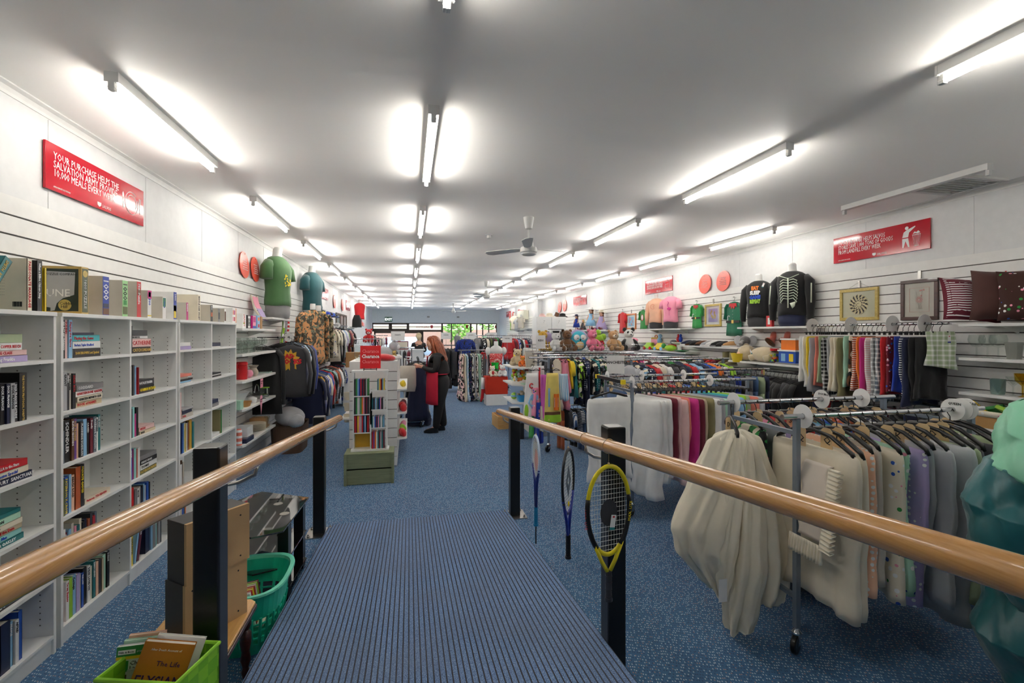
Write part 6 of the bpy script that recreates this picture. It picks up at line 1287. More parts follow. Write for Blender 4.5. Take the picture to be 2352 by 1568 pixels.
t=E('toy_carousel','white toy carousel dish with red and blue birds above the toys','toy',(5.02,YX(1560,5.02),1.356)); ob('dish',MB().lathe([(.04,0),(.05,.12),(.14,.16),(.14,.17),(.02,.14)],n=20).mesh('dish',plastic,.6),t,color='white')
for x,c in((-.03,'red'),(.05,'royal')): ob('bird',MB().ball((0,-x,.23),(.04,.035,.06),10).ball((0,-x,.3),(.025,.025,.03),8).mesh('bird',plastic,True),t,color=c)
t=E('toy_roll','pink bundled cloth toy at the left shelf end beside the panda','toy',(4.92,YX(1455,4.92),1.5)); ob('body',MB().ball((0,0,.05),(.08,.17,.05),12).mesh('body',fabric,True),t,color='pink')
wshelf(9.2,10.2,1.5,'white wall shelf with a pink bundle right of the panda',.3,1)
wshelf(6.1,7.65,1.485,'white wall shelf with a row of trainers',.3,1); wshelf(6.1,7.75,1.19,'lower white wall shelf with sandals and suede boots',.3,1)
def shoe(label,px,X,z,col,sole='white',rz=-PI/2+.2,s=1.0,dx=0,boot=0):
    t=E('shoe' if not boot else 'ankle_boot',label,'shoe' if not boot else 'boot',(X,YX(px,X),z),rz)
    ob('sole',MB().loft([(0,0,0,.042*s,.13*s),(0,0,.022*s,.044*s,.132*s)],16,e=2.5).mesh('sole',plastic,.6),t,color=sole)
    rg=[(0,0,.022*s,.041*s,.126*s),(0,.01,.05*s,.038*s,.11*s),(0,.045*s,.08*s,.032*s,.06*s)]
    if boot: rg+=[(0,.05*s,.13*s,.045*s,.055*s),(0,.055*s,.2*s,.05*s,.06*s)]
    ob('upper',MB().loft(rg,16,fn=lambda p,i,a:(p[0],p[1],p[2]+(.0 if i<2 else .01*math.cos(a)))).mesh('upper',fabric,True),t,color=col)
    if not boot: m=MB(); [m.tube([(-.02*s,(-.03+.018*k)*s,(.066+.004*k)*s),(.02*s,(-.03+.018*k)*s,(.066+.004*k)*s)],.003,4) for k in range(4)]; m.obj('lace',inkw if col!='white' else inkk,t)
    return t
for i,(px,c,so,d) in enumerate([(1577,'navy','white','navy and white trainer first on the trainer shelf'),(1588,'charcoal','brown','charcoal shoe after the navy trainer on the shelf'),(1599,'black','black','black shoe third along the trainer shelf'),(1611,'brown','black','brown black-soled shoe fourth along the trainer shelf'),(1623,'silver','white','grey mesh trainer in the middle of the trainer shelf'),(1635,'white','white','white trainer in the middle of the trainer shelf'),(1647,'black','grey','black trainer with grey sole after the white trainer'),(1659,'charcoal','black','charcoal trainer before the brown and white one'),(1675,'tan','white','tan and white trainer last on the shelf')]): shoe(d,px,4.92,1.486,c,so,rz=-PI/2+.1*math.sin(i*2))
for i,(px,c,so,d) in enumerate([(1566,'green','green','green sandal first on the lower shoe shelf'),(1578,'olive','olive','olive sandal second on the lower shoe shelf'),(1590,'green','black','green and black sandal before the cream shoes'),(1604,'cream','white','cream shoe on the lower shoe shelf beside the green sandals'),(1614,'white','white','white shoe on the lower shoe shelf'),(1625,'maroon','white','maroon canvas shoe on the lower shoe shelf, nearer the white shoe'),(1635,'red','white','red canvas shoe on the lower shoe shelf'),(1646,'maroon','white','maroon canvas shoe nearer the suede boots')]): shoe(d,px,4.92,1.191,c,so,rz=-PI/2+.12*math.sin(i*3))
shoe('khaki suede boot on the lower shoe shelf, left one of the pair',1662,4.9,1.191,'khaki','stone',boot=1,s=1.05); shoe('khaki suede boot on the lower shoe shelf, right one of the pair',1678,4.88,1.191,'khaki','stone',boot=1,s=1.05)
for i,px in enumerate((1768,1800)):
    t=shoe('pink leather child boot hung on the right wall, %s one'%['left','right'][i],px,5.0,1.56,'salmon','brown',boot=1,s=.9,rz=-PI/2-.9); t.rotation_euler=(-.5,0,-1.2); MB().tube([(0,.1,.1),(0,.02,.02)],.003).obj('wire_hook',chrome,t)
wshelf(4.9,6.25,1.29,'white wall shelf with the lying bear and toy house',.34,1)
t=E('plush_elephant','grey plush elephant sitting behind the lying tan bear','soft toy',(5.0,YX(1712,5.0),1.291),-PI/2+.5)
ob('body',MB().ball((0,0,.12),(.1,.09,.12),14).ball((0,-.02,.29),(.08,.08,.08),14).tube([(0,-.09,.28),(0,-.17,.24),(0,-.2,.26)],[.035,.025,.02],8).mesh('body',fur,True),t,color='grey')
for x in(-1,1): ob('ear',MB().ball((x*.11,0,.3),(.06,.012,.075),12).mesh('ear',fur,True),t,color='silver'); ob('leg',MB().tube([(x*.06,-.05,.04),(x*.08,-.16,.04)],.04,10).mesh('leg',fur,True),t,color='grey')
t=E('teddy_bear','large tan teddy bear lying on its side on the bear shelf','soft toy',(4.92,YX(1745,4.92),1.29),0)
ob('body',MB().ball((0,-.1,.11),(.13,.24,.11),18).ball((-.02,.24,.12),(.12,.13,.115),18).ball((.02,.3,.22),(.05,.04,.04),10).mesh('body',fur,True),t,color='beige'); ob('muzzle',MB().ball((-.12,.27,.09),(.05,.055,.045),12).mesh('muzzle',fur,True),t,color='peach'); MB().ball((-.165,.28,.1),(.015,.02,.014),8).obj('nose',blackp,t,smooth=True)
for q in((-.1,0,.05),(-.1,-.28,.05)): ob('limb',MB().tube([(-.03,q[1],.09),(-.13,q[1]+.05,.05)],[.05,.045],10).mesh('limb',fur,True),t,color='beige')
ob('price_tag',tag_mesh('teal'),t,(-.12,.05,.17),(0,.6,PI/2))
t=E('yellow_pot','pale yellow cloth bucket hanging from the lying bear shelf','toy',(4.78,YX(1693,4.78),1.27)); ob('bucket',MB().loft([(0,0,0,.05,.07),(0,0,.13,.08,.11),(0,0,.12,.07,.1),(0,0,.01,.04,.06)],14).mesh('bucket',fabric,.7),t,color='yellow')
t=E('block_jar','clear jar of coloured toy blocks with red lid on the bear shelf','toy',(4.88,YX(1779,4.88),1.291)); MB().lathe([(.07,0),(.075,.14),(.07,.15)],n=18).obj('jar',glass,t,smooth=.6); ob('jar_lid',MB().lathe([(.055,.17),(.055,.2)],n=18).mesh('jar_lid',plastic),t,color='red')
for c in('orange','yellow','blue','lime','red'): m=MB(); [m.box((tr_.uniform(-.045,.045),tr_.uniform(-.045,.045),.02+tr_.uniform(0,.11)),(.025,.025,.025),rz=tr_.random()*3,rx=tr_.random()) for _ in range(6)]; o=ob('toy_block',m.mesh('toy_block',plastic),t,color=c)
t=E('toy_house','orange and blue plastic toy garage on the bear shelf end','toy',(4.93,YX(1822,4.93),1.291))
ob('lower_storey',MB().b2(-.1,.1,-.14,.14,0,.17).mesh('lower_storey',plastic),t,color='blue',bevel=.005); ob('floor_slab',MB().b2(-.11,.11,-.15,.15,.17,.19).mesh('floor_slab',plastic),t,color='white'); ob('upper_storey',MB().b2(-.08,.08,-.12,.12,.19,.32).mesh('upper_storey',plastic),t,color='orange',bevel=.005); ob('roof',MB().b2(-.09,.09,-.13,.13,.32,.34).mesh('roof',plastic),t,color='white')
for y in(-.07,.06): ob('window_panel',MB().b2(-.102,-.1,y-.035,y+.035,.04,.14).mesh('window_panel',card),t,color='yellow' if y<0 else 'sky')
t=E('toy_track','grey plastic toy road base at the front of the bear shelf','toy',(4.81,5.15,1.291)); ob('base',MB().b2(-.01,.06,-.35,.2,0,.02).mesh('base',plastic),t,color='grey')
# cushions
wshelf(1.6,3.2,1.785,'white wall shelf with cushions at the right edge',.32,1)
def cushion(label,loc,rot,w,h,th,col,pat='plain',extra=None,tagc='royal'):
    t=E('cushion',label,'cushion',loc,rot=rot)
    def f(u,v,sg):
        a,b=2*u-1,2*v-1; d=max(0,(1-a**4)*(1-b**4))**.5; pk=1-.07*(abs(a*b)<.0); c=1-.05*(1-abs(b))*abs(a)**3
        return (a*w/2*(1-.08*(1-b*b)),sg*th/2*d+.006*math.sin(9*a+3*b)*d,b*h/2*(1-.08*(1-a*a))+h/2)
    m=MB(); m.grid(lambda u,v:f(u,v,-1),12,12); m.grid(lambda u,v:f(1-u,v,1),12,12); o=m.obj('cushion_cover',FAB[pat],t,smooth=True,color=col)
    if extra: extra(t,f)
    ob('price_tag',tag_mesh(tagc),t,(0,-th*.55,h*.92)); return t
def quarters(t,f):
    for (c,u0,u1,v0,v1,p) in(('black',.5,.97,.03,.48,'plain'),('silver',.5,.97,.5,.97,'plain'),('maroon',.03,.5,.03,.97,'stripe')):
        m=MB(); m.grid(lambda u,v:tuple(Vector(f(u0+(u1-u0)*u,v0+(v1-v0)*v,-1))+Vector((0,-.003,0))),6,6); m.obj('patch',FAB[p],t,smooth=True,color=c)
    m=MB(); 
    for r_ in(.02,.035,.05): m.tube([tuple(Vector(f(.72+r_*2*math.cos(a),.72+r_*2*math.sin(a),-1))+Vector((0,-.006,0))) for a in [2*PI*k/16 for k in range(16)]],.003,4,closed=True)
    m.obj('ring_stitching',inkk,t)
cushion('patchwork cushion in black, silver and maroon on the right wall shelf',(4.84,3.13,1.80),(-.35,.1,-.5),.42,.42,.15,'maroon',extra=quarters)
cushion('plain brown cushion beside the patchwork one on the right wall shelf',(4.86,2.93,1.80),(-.2,.05,-.85),.4,.45,.17,(78,44,38))
cushion('dark cushion with orange flowers at the right frame edge',(4.86,2.72,1.80),(-.15,0,-.9),.42,.42,.15,(60,30,24),'floral',tagc='red')
# glass shelves right edge
for i,(z,lb) in enumerate(((1.485,'white wall shelf with large wine glasses at the right edge'),(1.18,'white wall shelf with goblets at the right edge'),(.89,'white wall shelf with the lined wicker basket, right edge'),(.6,'lowest white wall shelf behind the teal quilt'))): wshelf(1.6,3.2,z,lb,.32,1)
P_big=[(.04,0),(.04,.003),(.006,.01),(.005,.09),(.03,.1),(.055,.13),(.06,.16),(.05,.2),(.048,.2),(.057,.16),(.05,.13),(.002,.105)]
for i,(px,l) in enumerate(((2243,'large clear wine glass, leftmost of three at the right edge'),(2268,'large clear wine glass, middle of three at the right edge'),(2293,'large clear wine glass, rightmost of three at the right edge'))): lathe_thing('wine_glass',l,'glass',P_big,glass,(4.92,YX(px,4.92),1.4855),24)
lathe_thing('glass_tumbler','frosted faceted tumbler at the right edge beside the wine glasses','glass',[(.045,0),(.06,.14),(.057,.14),(.042,.01),(.001,.01)],flat('frosted glass',(190,192,184),.2,0,Transmission_Weight=.6),(4.88,YX(2330,4.88),1.4855),8)
lathe_thing('glass_tumbler','clear tumbler with green printed pattern on the goblet shelf','glass',[(.042,0),(.047,.03),(.05,.13),(.047,.13),(.001,.01)],flat('printed glass',(150,180,176),.2,0,Transmission_Weight=.7),(4.9,YX(2292,4.9),1.1805),20)
lathe_thing('goblet','small clear goblet between the printed tumbler and amber goblet','glass',[(.03,0),(.005,.01),(.006,.08),(.04,.12),(.046,.16),(.044,.16),(.002,.09)],glass,(4.88,YX(2327,4.88),1.1805),20)
lathe_thing('goblet','amber glass goblet at the right edge of the photo','glass',[(.03,0),(.005,.01),(.006,.09),(.045,.13),(.05,.19),(.048,.19),(.002,.1)],amber,(4.88,YX(2349,4.88),1.1805),20)
t=E('wicker_basket','wicker basket with rose lining full of green packets, right edge','basket',(4.9,2.97,.891)); MB().loft([(0,0,0,.1,.17),(0,0,.13,.125,.2),(0,0,.14,.13,.205),(0,0,.12,.115,.19),(0,0,.01,.09,.16)],24,e=4).obj('basket_body',wickl,t); ob('rose_lining',MB().loft([(0,0,.1,.128,.205),(0,0,.145,.138,.212),(0,0,.15,.13,.2),(0,0,.11,.11,.185)],24,e=4).mesh('rose_lining',FAB['floral'],True),t,color='cream')
for c,x,y,r_ in(('lime',0,-.06,.3),('green',.03,.04,-.4),('yellow',-.04,.1,.6),('white',.05,-.02,.1)): ob('packet',MB().box((x,y,.15),(.1,.14,.03),rx=r_,ry=.5).mesh('packet',card),t,color=c)
for i in range(3): o=ob('dessert_glass',_gm['bowlg'],None,(4.86+.03*i,2.72-.09*i,.8905)); top(o,'clear stemmed glass right of the lined wicker basket','glass','stemmed glasses beside the lined basket')
t=E('game_box','green yellow boxed game lying on the lowest right shelf','box',(4.88,2.9,.601)); ob('box_body',MB().b2(-.1,.1,-.2,.2,0,.06).mesh('box_body',card),t,color='lime'); ob('red_panel',MB().b2(-.101,-.1,-.1,.1,.01,.05).mesh('red_panel',card),t,color='red')
# tea towels on upper wall rail
rail('wall_rail','upper wall rail holding tea towels and aprons, right wall',(4.75,3.25,1.79),(4.75,4.75,1.79),brackets=((.15,(.36,0,0)),(.85,(.36,0,0))))
rail_fill(its('f:white f:white f:yellow f:silver f:salmon f:sage fc:black f:silver f:cream f:cream f:khaki f:mint fn:brown fs:rust f:orange f:magenta fs:blush fc:grey fc:slate f:red ff:maroon f:royal fs:navy f:navy f:black f:black')[::-1],(4.75,3.36,1.79),(4.75,4.72,1.79),0,'tea towel rail',hk='clip',s=1.0,seed=40,noun='cloth',tags=('yellow','royal','teal'))
o=[x for x in bpy.data.objects if x.name.startswith('hanging_linen')][0]
hang('hanging_linen','checked green and grey oven cloth hanging nearest on the tea towel rail','cloth','fold','sage','plaid',(4.72,3.30,1.79),-.5,s=.55,hk='clip',tag='royal')
m=MB(); [m.ball((.02*math.cos(a),0,.02*math.sin(a)),(.014,.003,.014),6) for a in [2*PI*k/5 for k in range(5)]]
for i,(y,) in enumerate(((4.7,),(4.2,),(3.75,),(3.45,))): size_disc((4.75,y,1.79),'Y','white round disc on the tea towel rail, %s'%['far end','second from far end','second from near end','near end'][i],1.6)
# lower wall rail with dark tops
rail('wall_rail','lower wall rail packed with dark tops on black hangers',(4.75,4.8,1.19),(4.75,6.2,1.19),brackets=((.2,(.36,0,0)),(.8,(.36,0,0))),mat=black_m)
rail_fill(its('sp:black sp:black sp:charcoal sp:black sp:black jp:black sp:charcoal sp:black sp:slate sp:black sp:silver sp:white sp:grey sp:sage sp:green sp:emerald sp:black sp:navy jp:black sp:olive'),(4.72,4.75,1.19),(4.72,6.15,1.19),0,'dark tops wall rail',seed=41,tags=('orange','yellow'),s=.95)
rail('wall_rail','low wall rail behind the quilts under the tea towels',(4.75,3.3,1.03),(4.75,4.7,1.03),brackets=((.2,(.36,0,0)),(.8,(.36,0,0))),mat=black_m)
rail_fill(its('tp:black tp:navy tp:charcoal tp:maroon tp:black tp:slate tp:white tp:black tp:red tp:navy'),(4.75,3.35,1.03),(4.75,4.65,1.03),0,'low wall rail',hk='clip',seed=42,s=.9)
# coloured jackets rack
rack('rack of bright kids jackets before the shoe shelves',2.75,4.15,5.5,5.95,1.36,mat=slate_m)
rail_fill(its('jp:silver jn:sky jd:navy jp:red jp:cream jp:white sp:charcoal sp:black jp:navy jp:red jp:sky jp:navy jp:blue jp:orange jc:navy sp:lime'),(2.72,5.5,1.36),(4.15,5.5,1.36),PI/2+.25,'bright kids jacket rack front rail',s=.78,seed=43,tags=('red','yellow'))
rail_fill(its('sp:black jp:charcoal sp:navy sp:grey jp:black sp:maroon sp:black sp:green jp:navy sp:cream sp:black jp:slate'),(2.8,5.95,1.36),(4.1,5.95,1.36),PI/2+.1,'bright kids jacket rack rear rail',s=.78,seed=44)
rack('low chrome rack of denim and green tops beside the sheet rack',3.45,4.3,4.95,4.95,1.26,mat=chrome); rail_fill(its('tp:denim tp:navy tp:charcoal tp:slate tp:royal tp:black tp:grey tp:denim tp:sage tp:navy'),(3.5,4.95,1.26),(4.3,4.95,1.26),PI/2,'denim rack',hk='clip',seed=45,s=.9)
# kids rack with soft toys above
rack('two-tier kids clothes rack below the row of soft toys',1.92,3.5,6.4,6.95,1.385)
MB().tube([(0,0,.66),(1.55,0,.66)],.0125,10).obj('lower_rail',chrome,bpy.data.objects[[o.name for o in bpy.data.objects if o.get('label','').startswith('two-tier kids')][0]])
rail_fill(its('dp:cream kp:pink dp:pink sp:yellow kp:teal sn:lime tn:navy sd:navy tp:navy sn:charcoal jd:teal sn:slate jn:green sp:silver jp:silver tn:navy sn:white sn:silver bn:white sp:rust bp:salmon sp:orange dp:red bp:magenta sd:white sp:maroon'),(2.05,6.4,1.385),(3.45,6.4,1.385),PI/2+.25,'kids upper rail',s=.72,seed=46,tags=('yellow','red','orange'))
rail_fill(its('sp:charcoal sp:navy sp:red sp:grey jp:black sp:maroon sp:blue sp:cream sp:black sp:teal jp:navy sp:pink sp:olive sp:silver'),(2.05,6.95,1.385),(3.45,6.95,1.385),PI/2,'kids rear rail',s=.72,seed=47)
rail_fill(its('tp:rust sp:charcoal sv:denim tp:black ss:navy tp:denim sp:grey jp:slate sd:white tp:red vp:charcoal sp:pink jp:black sp:denim tp:navy sp:maroon tp:grey sp:teal tp:black sp:silver'),(2.1,6.4,.66),(3.4,6.4,.66),PI/2+.3,'kids lower rail',s=.62,seed=48,tags=('yellow','red'))
t=E('wire_basket','long chrome wire basket tray holding the soft toys','basket',(1.72,6.45,1.43)); m=MB()
L=1.75; 
for z in(0,.05,.1): m.tube([(0,0,z),(L,0,z),(L,.42,z),(0,.42,z)],.003,5,closed=True)
for k in range(30): x=L*k/29; m.tube([(x,0,.1),(x,0,0),(x,.42,0),(x,.42,.1)],.0018,4)
m.obj('wire_frame',chrome,t)
BY=6.66
def bx(px,y=BY): return XY(px,y)
t=teddy('white polar bear with black graduation cap in the wire basket',(bx(1274),6.6,1.435),.15,'white',.72); m=MB(); m.box((0,0,.42*.72+.02),(.17,.17,.008),rz=.5); m.lathe([(.05,.27),(.055,.3)],n=14); m.obj('graduation_cap',blackp,t)
teddy('mustard yellow plush lion at the left end of the wire basket',(bx(1252),6.78,1.435),.1,'mustard',.75,name='plush_lion')
m=MB(); m.ball((0,0,.14),(.13,.06,.14),16); top(m.obj('plush_pillow',fur,None,(bx(1262),6.8,1.44),smooth=True,color='lilac'),'round lilac plush pillow behind the polar bear','soft toy')
teddy('chocolate brown teddy bear sitting in the wire basket',(bx(1299),6.6,1.435),.0,(112,74,40),.78)
t=E('plush_owl','round turquoise plush owl with yellow belly in the wire basket','soft toy',(bx(1326),6.6,1.435)); ob('body',MB().ball((0,0,.15),(.135,.07,.15),20).mesh('body',fur,True),t,color=(60,180,206)); ob('belly',MB().ball((0,-.05,.09),(.065,.03,.07),14).mesh('belly',FAB['stripe'],True),t,color='mustard')
for x in(-.05,.05): ob('eye_patch',MB().ball((x,-.055,.2),(.05,.02,.045),12).mesh('eye_patch',fur,True),t,color='white'); MB().ball((x*.8,-.075,.19),(.008,.005,.008),6).obj('eye',blackp,t)
MB().ball((0,-.075,.165),(.012,.012,.018),6).obj('beak',blackp,t)
m=MB(); m.ball((0,0,.16),(.17,.06,.16),16); top(m.obj('plush_pillow',fur,None,(bx(1335),6.8,1.44),smooth=True,color='lilac'),'lilac plush cushion behind the turquoise owl','soft toy')
teddy('bright pink teddy bear sitting in the wire basket',(bx(1355),6.58,1.435),.25,(232,120,150),.8,muz='pink')
t=E('plush_star','lime green plush star with red flower behind the pink bear','soft toy',(bx(1379),6.74,1.435),.1); m=MB(); m.ball((0,0,.15),(.1,.05,.12),14); [m.ball((.1*math.cos(a),0,.15+.12*math.sin(a)),(.05,.04,.055),10) for a in (.5,1.57,2.64,3.9,5.5)]; ob('body',m.mesh('body',fur,True),t,color='lime'); m=MB(); [m.ball((.03*math.cos(a)+.03,-.055,.11+.03*math.sin(a)),(.018,.01,.018),8) for a in [2*PI*k/6 for k in range(6)]]; ob('flower_patch',m.mesh('flower_patch',fabric,True),t,color='red'); ob('flower_centre',MB().ball((.03,-.062,.11),(.015,.01,.015),8).mesh('flower_centre',fabric,True),t,color='pink')
teddy('golden tan teddy bear slumped in the wire basket',(bx(1402),6.58,1.435),.1,(204,160,112),.76,muz='cream')
teddy('small beige teddy bear behind the golden tan one',(bx(1416),6.74,1.435),-.2,'beige',.72,muz='cream')
teddy('black and white panda at the right end of the wire basket',(bx(1440),6.6,1.435),-.1,'white',.82,muz='white',limb='black',name='plush_panda')
p=[o for o in bpy.data.objects if o.name.startswith('plush_panda')][0]; ob('eye_patch',MB().ball((-.034*.82,-.068*.82,.335*.82),(.022,.012,.024),8).ball((.034*.82,-.068*.82,.335*.82),(.022,.012,.024),8).mesh('eye_patch',fur,True),p,color='black'); ob('ear_cap',MB().ball((-.078*.82,.005,.39*.82),(.036,.022,.036),8).ball((.078*.82,.005,.39*.82),(.036,.022,.036),8).mesh('ear_cap',fur,True),p,color='black')
# baby things facing the aisle
def flatcloth(name,label,cat,px0,px1,y,z1,z0,col,pat='plain',th=.02,wav=.02,shape=None,hk=True,skew=0):
    x0,x1=XY(px0,y),XY(px1,y); w=x1-x0; t=E(name,label,cat,(x0,y,z1))
    def f(u,v):
        a=shape(v) if shape else 0; return (w*(.5+(u-.5)*(1-a))+skew*v,wav*math.sin(u*9+v*2)*(.3+v)-.02*v,-(z1-z0)*v+.02*math.sin(u*7)*v)
    MB().sheet(f,14,12,th).obj('cloth',FAB[pat],t,smooth=True,color=col)
    if hk: h=ob('hanger',hanger_mesh('std',min(1,w/.45)),t,(w/2,0,.11))
    return t
rail('display_rail','short chrome arm with baby blankets at the end of the kids rack',(1.62,6.25,1.36),(2.2,6.25,1.36))
t=flatcloth('baby_sleeping_bag','white baby sleeping bag with blue elephant and lime patch','sleeping bag',1203,1242,6.2,1.15,.48,'white',shape=lambda v:.35*(1-v)+.0,wav=.01,skew=-.02)
m=MB(); m.ball((.14,-.035,-.33),(.06,.006,.05),12); m.tube([(.09,-.04,-.33),(.06,-.04,-.4),(.1,-.04,-.45),(.14,-.04,-.42)],.012,6); m.obj('elephant_print',flat('pale blue print','sky',.8),t); m=MB(); m.ball((.03,-.035,-.52),(.03,.006,.1),10); m.obj('lime_patch',flat('lime print','lime',.8),t); m=MB(); m.tube([(.1+.025*math.cos(a),-.035,-.17+.03*math.sin(a)) for a in [.5+PI*1.6*k/10 for k in range(11)]],.009,6); m.obj('red_letter_print',inkr,t)
flatcloth('baby_clothes','white baby dress with red stripe behind the sleeping bag','dress',1222,1250,6.32,1.24,.75,'white','plain')
o=bpy.data.objects['baby_clothes']; MB().b2(.09,.11,-.04,-.03,-.45,-.02).obj('red_stripe',inkr,o)
flatcloth('towel','bright magenta towel hanging beside the yellow baby blanket','towel',1243,1262,6.15,1.13,.52,(200,90,180),wav=.03)
flatcloth('baby_blanket','yellow baby blanket with animal panels and lime green hem','blanket',1249,1288,6.05,1.16,.5,(226,206,112),'plain',wav=.012,shape=lambda v:.35*(1-v))
o=bpy.data.objects['baby_blanket']
for nm,mt,b in(('lime_hem',flat('lime hem','lime',.8),(-.0,.225,-.66,-.56)),('brown_band',flat('brown band','brown',.8),(0,.222,-.56,-.52)),('orange_panel',flat('orange panel','orange',.8),(.13,.2,-.5,-.28)),('white_panel',inkw,(.14,.19,-.46,-.33)),('blue_giraffe',flat('pale blue print','sky',.8),(.05,.075,-.45,-.2))): MB().sheet(lambda u,v:(b[0]+(b[1]-b[0])*u,.012*math.sin(u*9)*.8-.045,b[2]+(b[3]-b[2])*v),8,4,.004).obj(nm,mt,o)
flatcloth('baby_blanket','striped side panel cloth with orange patch beside the yellow blanket','blanket',1286,1304,6.1,1.14,.78,'sky','vstripe',hk=False)
flatcloth('girls_dress','pale pink child dress at the left of the kids upper rail','dress',1288,1310,6.3,1.27,.85,'pink','plain',shape=lambda v:.5*(1-v))
for i,(px,c,y0,z1,z0,lb) in enumerate([(1228,'pink',6.18,.95,.55,'pink and red frilled baby top below the white dress'),(1236,'royal',6.16,.75,.2,'royal blue long garment at the aisle end of the kids rack'),(1224,'green',6.2,.72,.25,'dark green garment low at the kids rack end'),(1246,'cream',6.15,.7,.35,'cream bib with strap low at the kids rack end')]): flatcloth('hanging_garment',lb,'garment',px-8,px+9,y0,z1,z0,c,'floral' if c=='pink' else 'plain',wav=.03,hk=False)
standsign('white KIDS rack sign at the left end of the toy basket',XY(1242,6.4),6.4,1.48,'KIDS',.14,.19,.1)
standsign('white MANCHESTER rack sign above the sheet rack',XY(1414,4.7),4.7,1.26,'MANCHESTER',.19,.2,.02).rotation_euler=(0,0,-.25)
# cabinets behind the toys
t=E('display_cabinet','tall white two-door cabinet with numbered cards behind the teddy bears','cabinet',(3.6,13.0,0)); MB().b2(0,.9,.02,.5,0,2.18).obj('carcass',white,t)
for i,x in enumerate((0,.45)):
    d=MB(); d.b2(x+.01,x+.44,-.005,.02,.05,2.16); d.obj('door',white,t); MB().b2(x+.07,x+.38,-.009,-.005,.9,1.75).obj('glass_panel',mirr,t); MB().b2(x+.17,x+.28,-.012,-.006,1.93,2.1).obj('number_card',cardw,t); text(['10\n+','12\n+'][i],.05,inkk,t,(x+.2,-.013,2.04),FY,'card_number')
for i,(px,c,lb) in enumerate([(1245,'blush','pink cap on top of the white cabinet'),(1262,'cream','cream straw hat on top of the white cabinet'),(1292,'black','black bowler hat on top of the white cabinet')]): cap(lb,(XY(px,13.2),13.2,2.18),c,.3,'cap' if i==0 else 'sun_hat',1.0)
t=E('photo_stand','small tilted picture block on top of the white cabinet','ornament',(XY(1279,13.2),13.2,2.18)); ob('block',MB().box((0,0,.07),(.12,.06,.12),ry=.4).mesh('block',card),t,color='brown')
# far right wall stock
for i,(y,z,c) in enumerate(((18.6,1.9,0),(20.5,1.85,0))): wshelf(y,y+1.4,z,['far right wall shelf with handbags','farthest right wall shelf with pale forms'][i],.34,1)
torso('lime green top on a form at the far right wall',(4.85,21.75,1.851),-PI/2+.6,'lime',s=.9,base=None,sleeve='none'); torso('cream frilled dress on a form at the far right wall',(4.8,21.2,1.86),-PI/2+.6,'cream',s=1.1,base=None,sleeve='short',); torso('pale grey wrap top on a form, far right wall',(4.8,20.6,1.86),-PI/2+.6,'silver',s=.85,base=None); torso('taupe wrap top on a form nearest the handbags',(4.8,19.9,1.92),-PI/2+.6,'stone',s=.85,base=None)
for i,(y,c,z,lb) in enumerate([(15.6,'black',1.75,'black backpack hanging on the far right wall'),(15.2,'charcoal',1.7,'charcoal shoulder bag hanging beside the black backpack'),(15.0,'red',1.35,'red tote bag on the far right shelf'),(14.6,'maroon',1.35,'deep red handbag beside the red tote')]):
    t=E('handbag',lb,'bag',(4.5,y,z)); ob('bag_body',MB().loft([(0,0,0,.1,.16),(0,0,.2,.1,.15),(0,0,.28,.04,.1)],16,e=4).mesh('bag_body',fabric,.7),t,color=c); ob('strap',MB().tube([(0,-.1,.25),(0,-.05,.42),(0,.05,.42),(0,.1,.25)],.01).mesh('strap',fabric,True),t,color=c)
wshelf(14.2,15.9,1.345,'far shelf with red bags on the right wall',.8,1); wshelf(14.2,15.9,1.1,'far lower shelf with red slippers on the right wall',.8,1)
for i in range(2):
    o=MB().sheet(lambda u,v:(0,.1-.2*u,-.35*v),4,4,.02).obj('black_ornament',blackp,None,(5.08,18.1+.4*i-.2,2.15)); top(o,'black wrought wall ornament on far right wall, %s one'%['nearer','farther'][i],'ornament')
rail('wall_rail','far right wall rail with red and plaid tops',(3.4,14.3,1.62),(4.6,14.3,1.62)); rail_fill(its('sp:red sp:maroon jp:red sv:royal sp:charcoal sp:white sp:red sp:navy jc:navy sc:navy'),(2.95,14.0,1.62),(3.65,14.0,1.62),PI/2+.5,'far right red rail',seed=50,s=1.0)
rack('far chrome rack of white red and plaid shirts',2.95,3.7,14.0,14.0,1.62,mat=chrome); rack('far chrome rack of mixed dark tops near the window',2.3,3.3,16.2,16.2,1.62,mat=chrome)
rail_fill(its('sp:grey sp:charcoal sn:white sp:black sp:cream jp:charcoal sp:olive sp:black sp:maroon sp:green sp:black sn:silver sp:navy jp:black'),(2.3,16.2,1.62),(3.3,16.2,1.62),PI/2+.3,'far mixed dark rack',seed=51,s=.9)
standsign('white sign card in front of the far mixed dark rack',XY(1165,13.6),13.6,1.42,'WINTER',.3,.2,1)
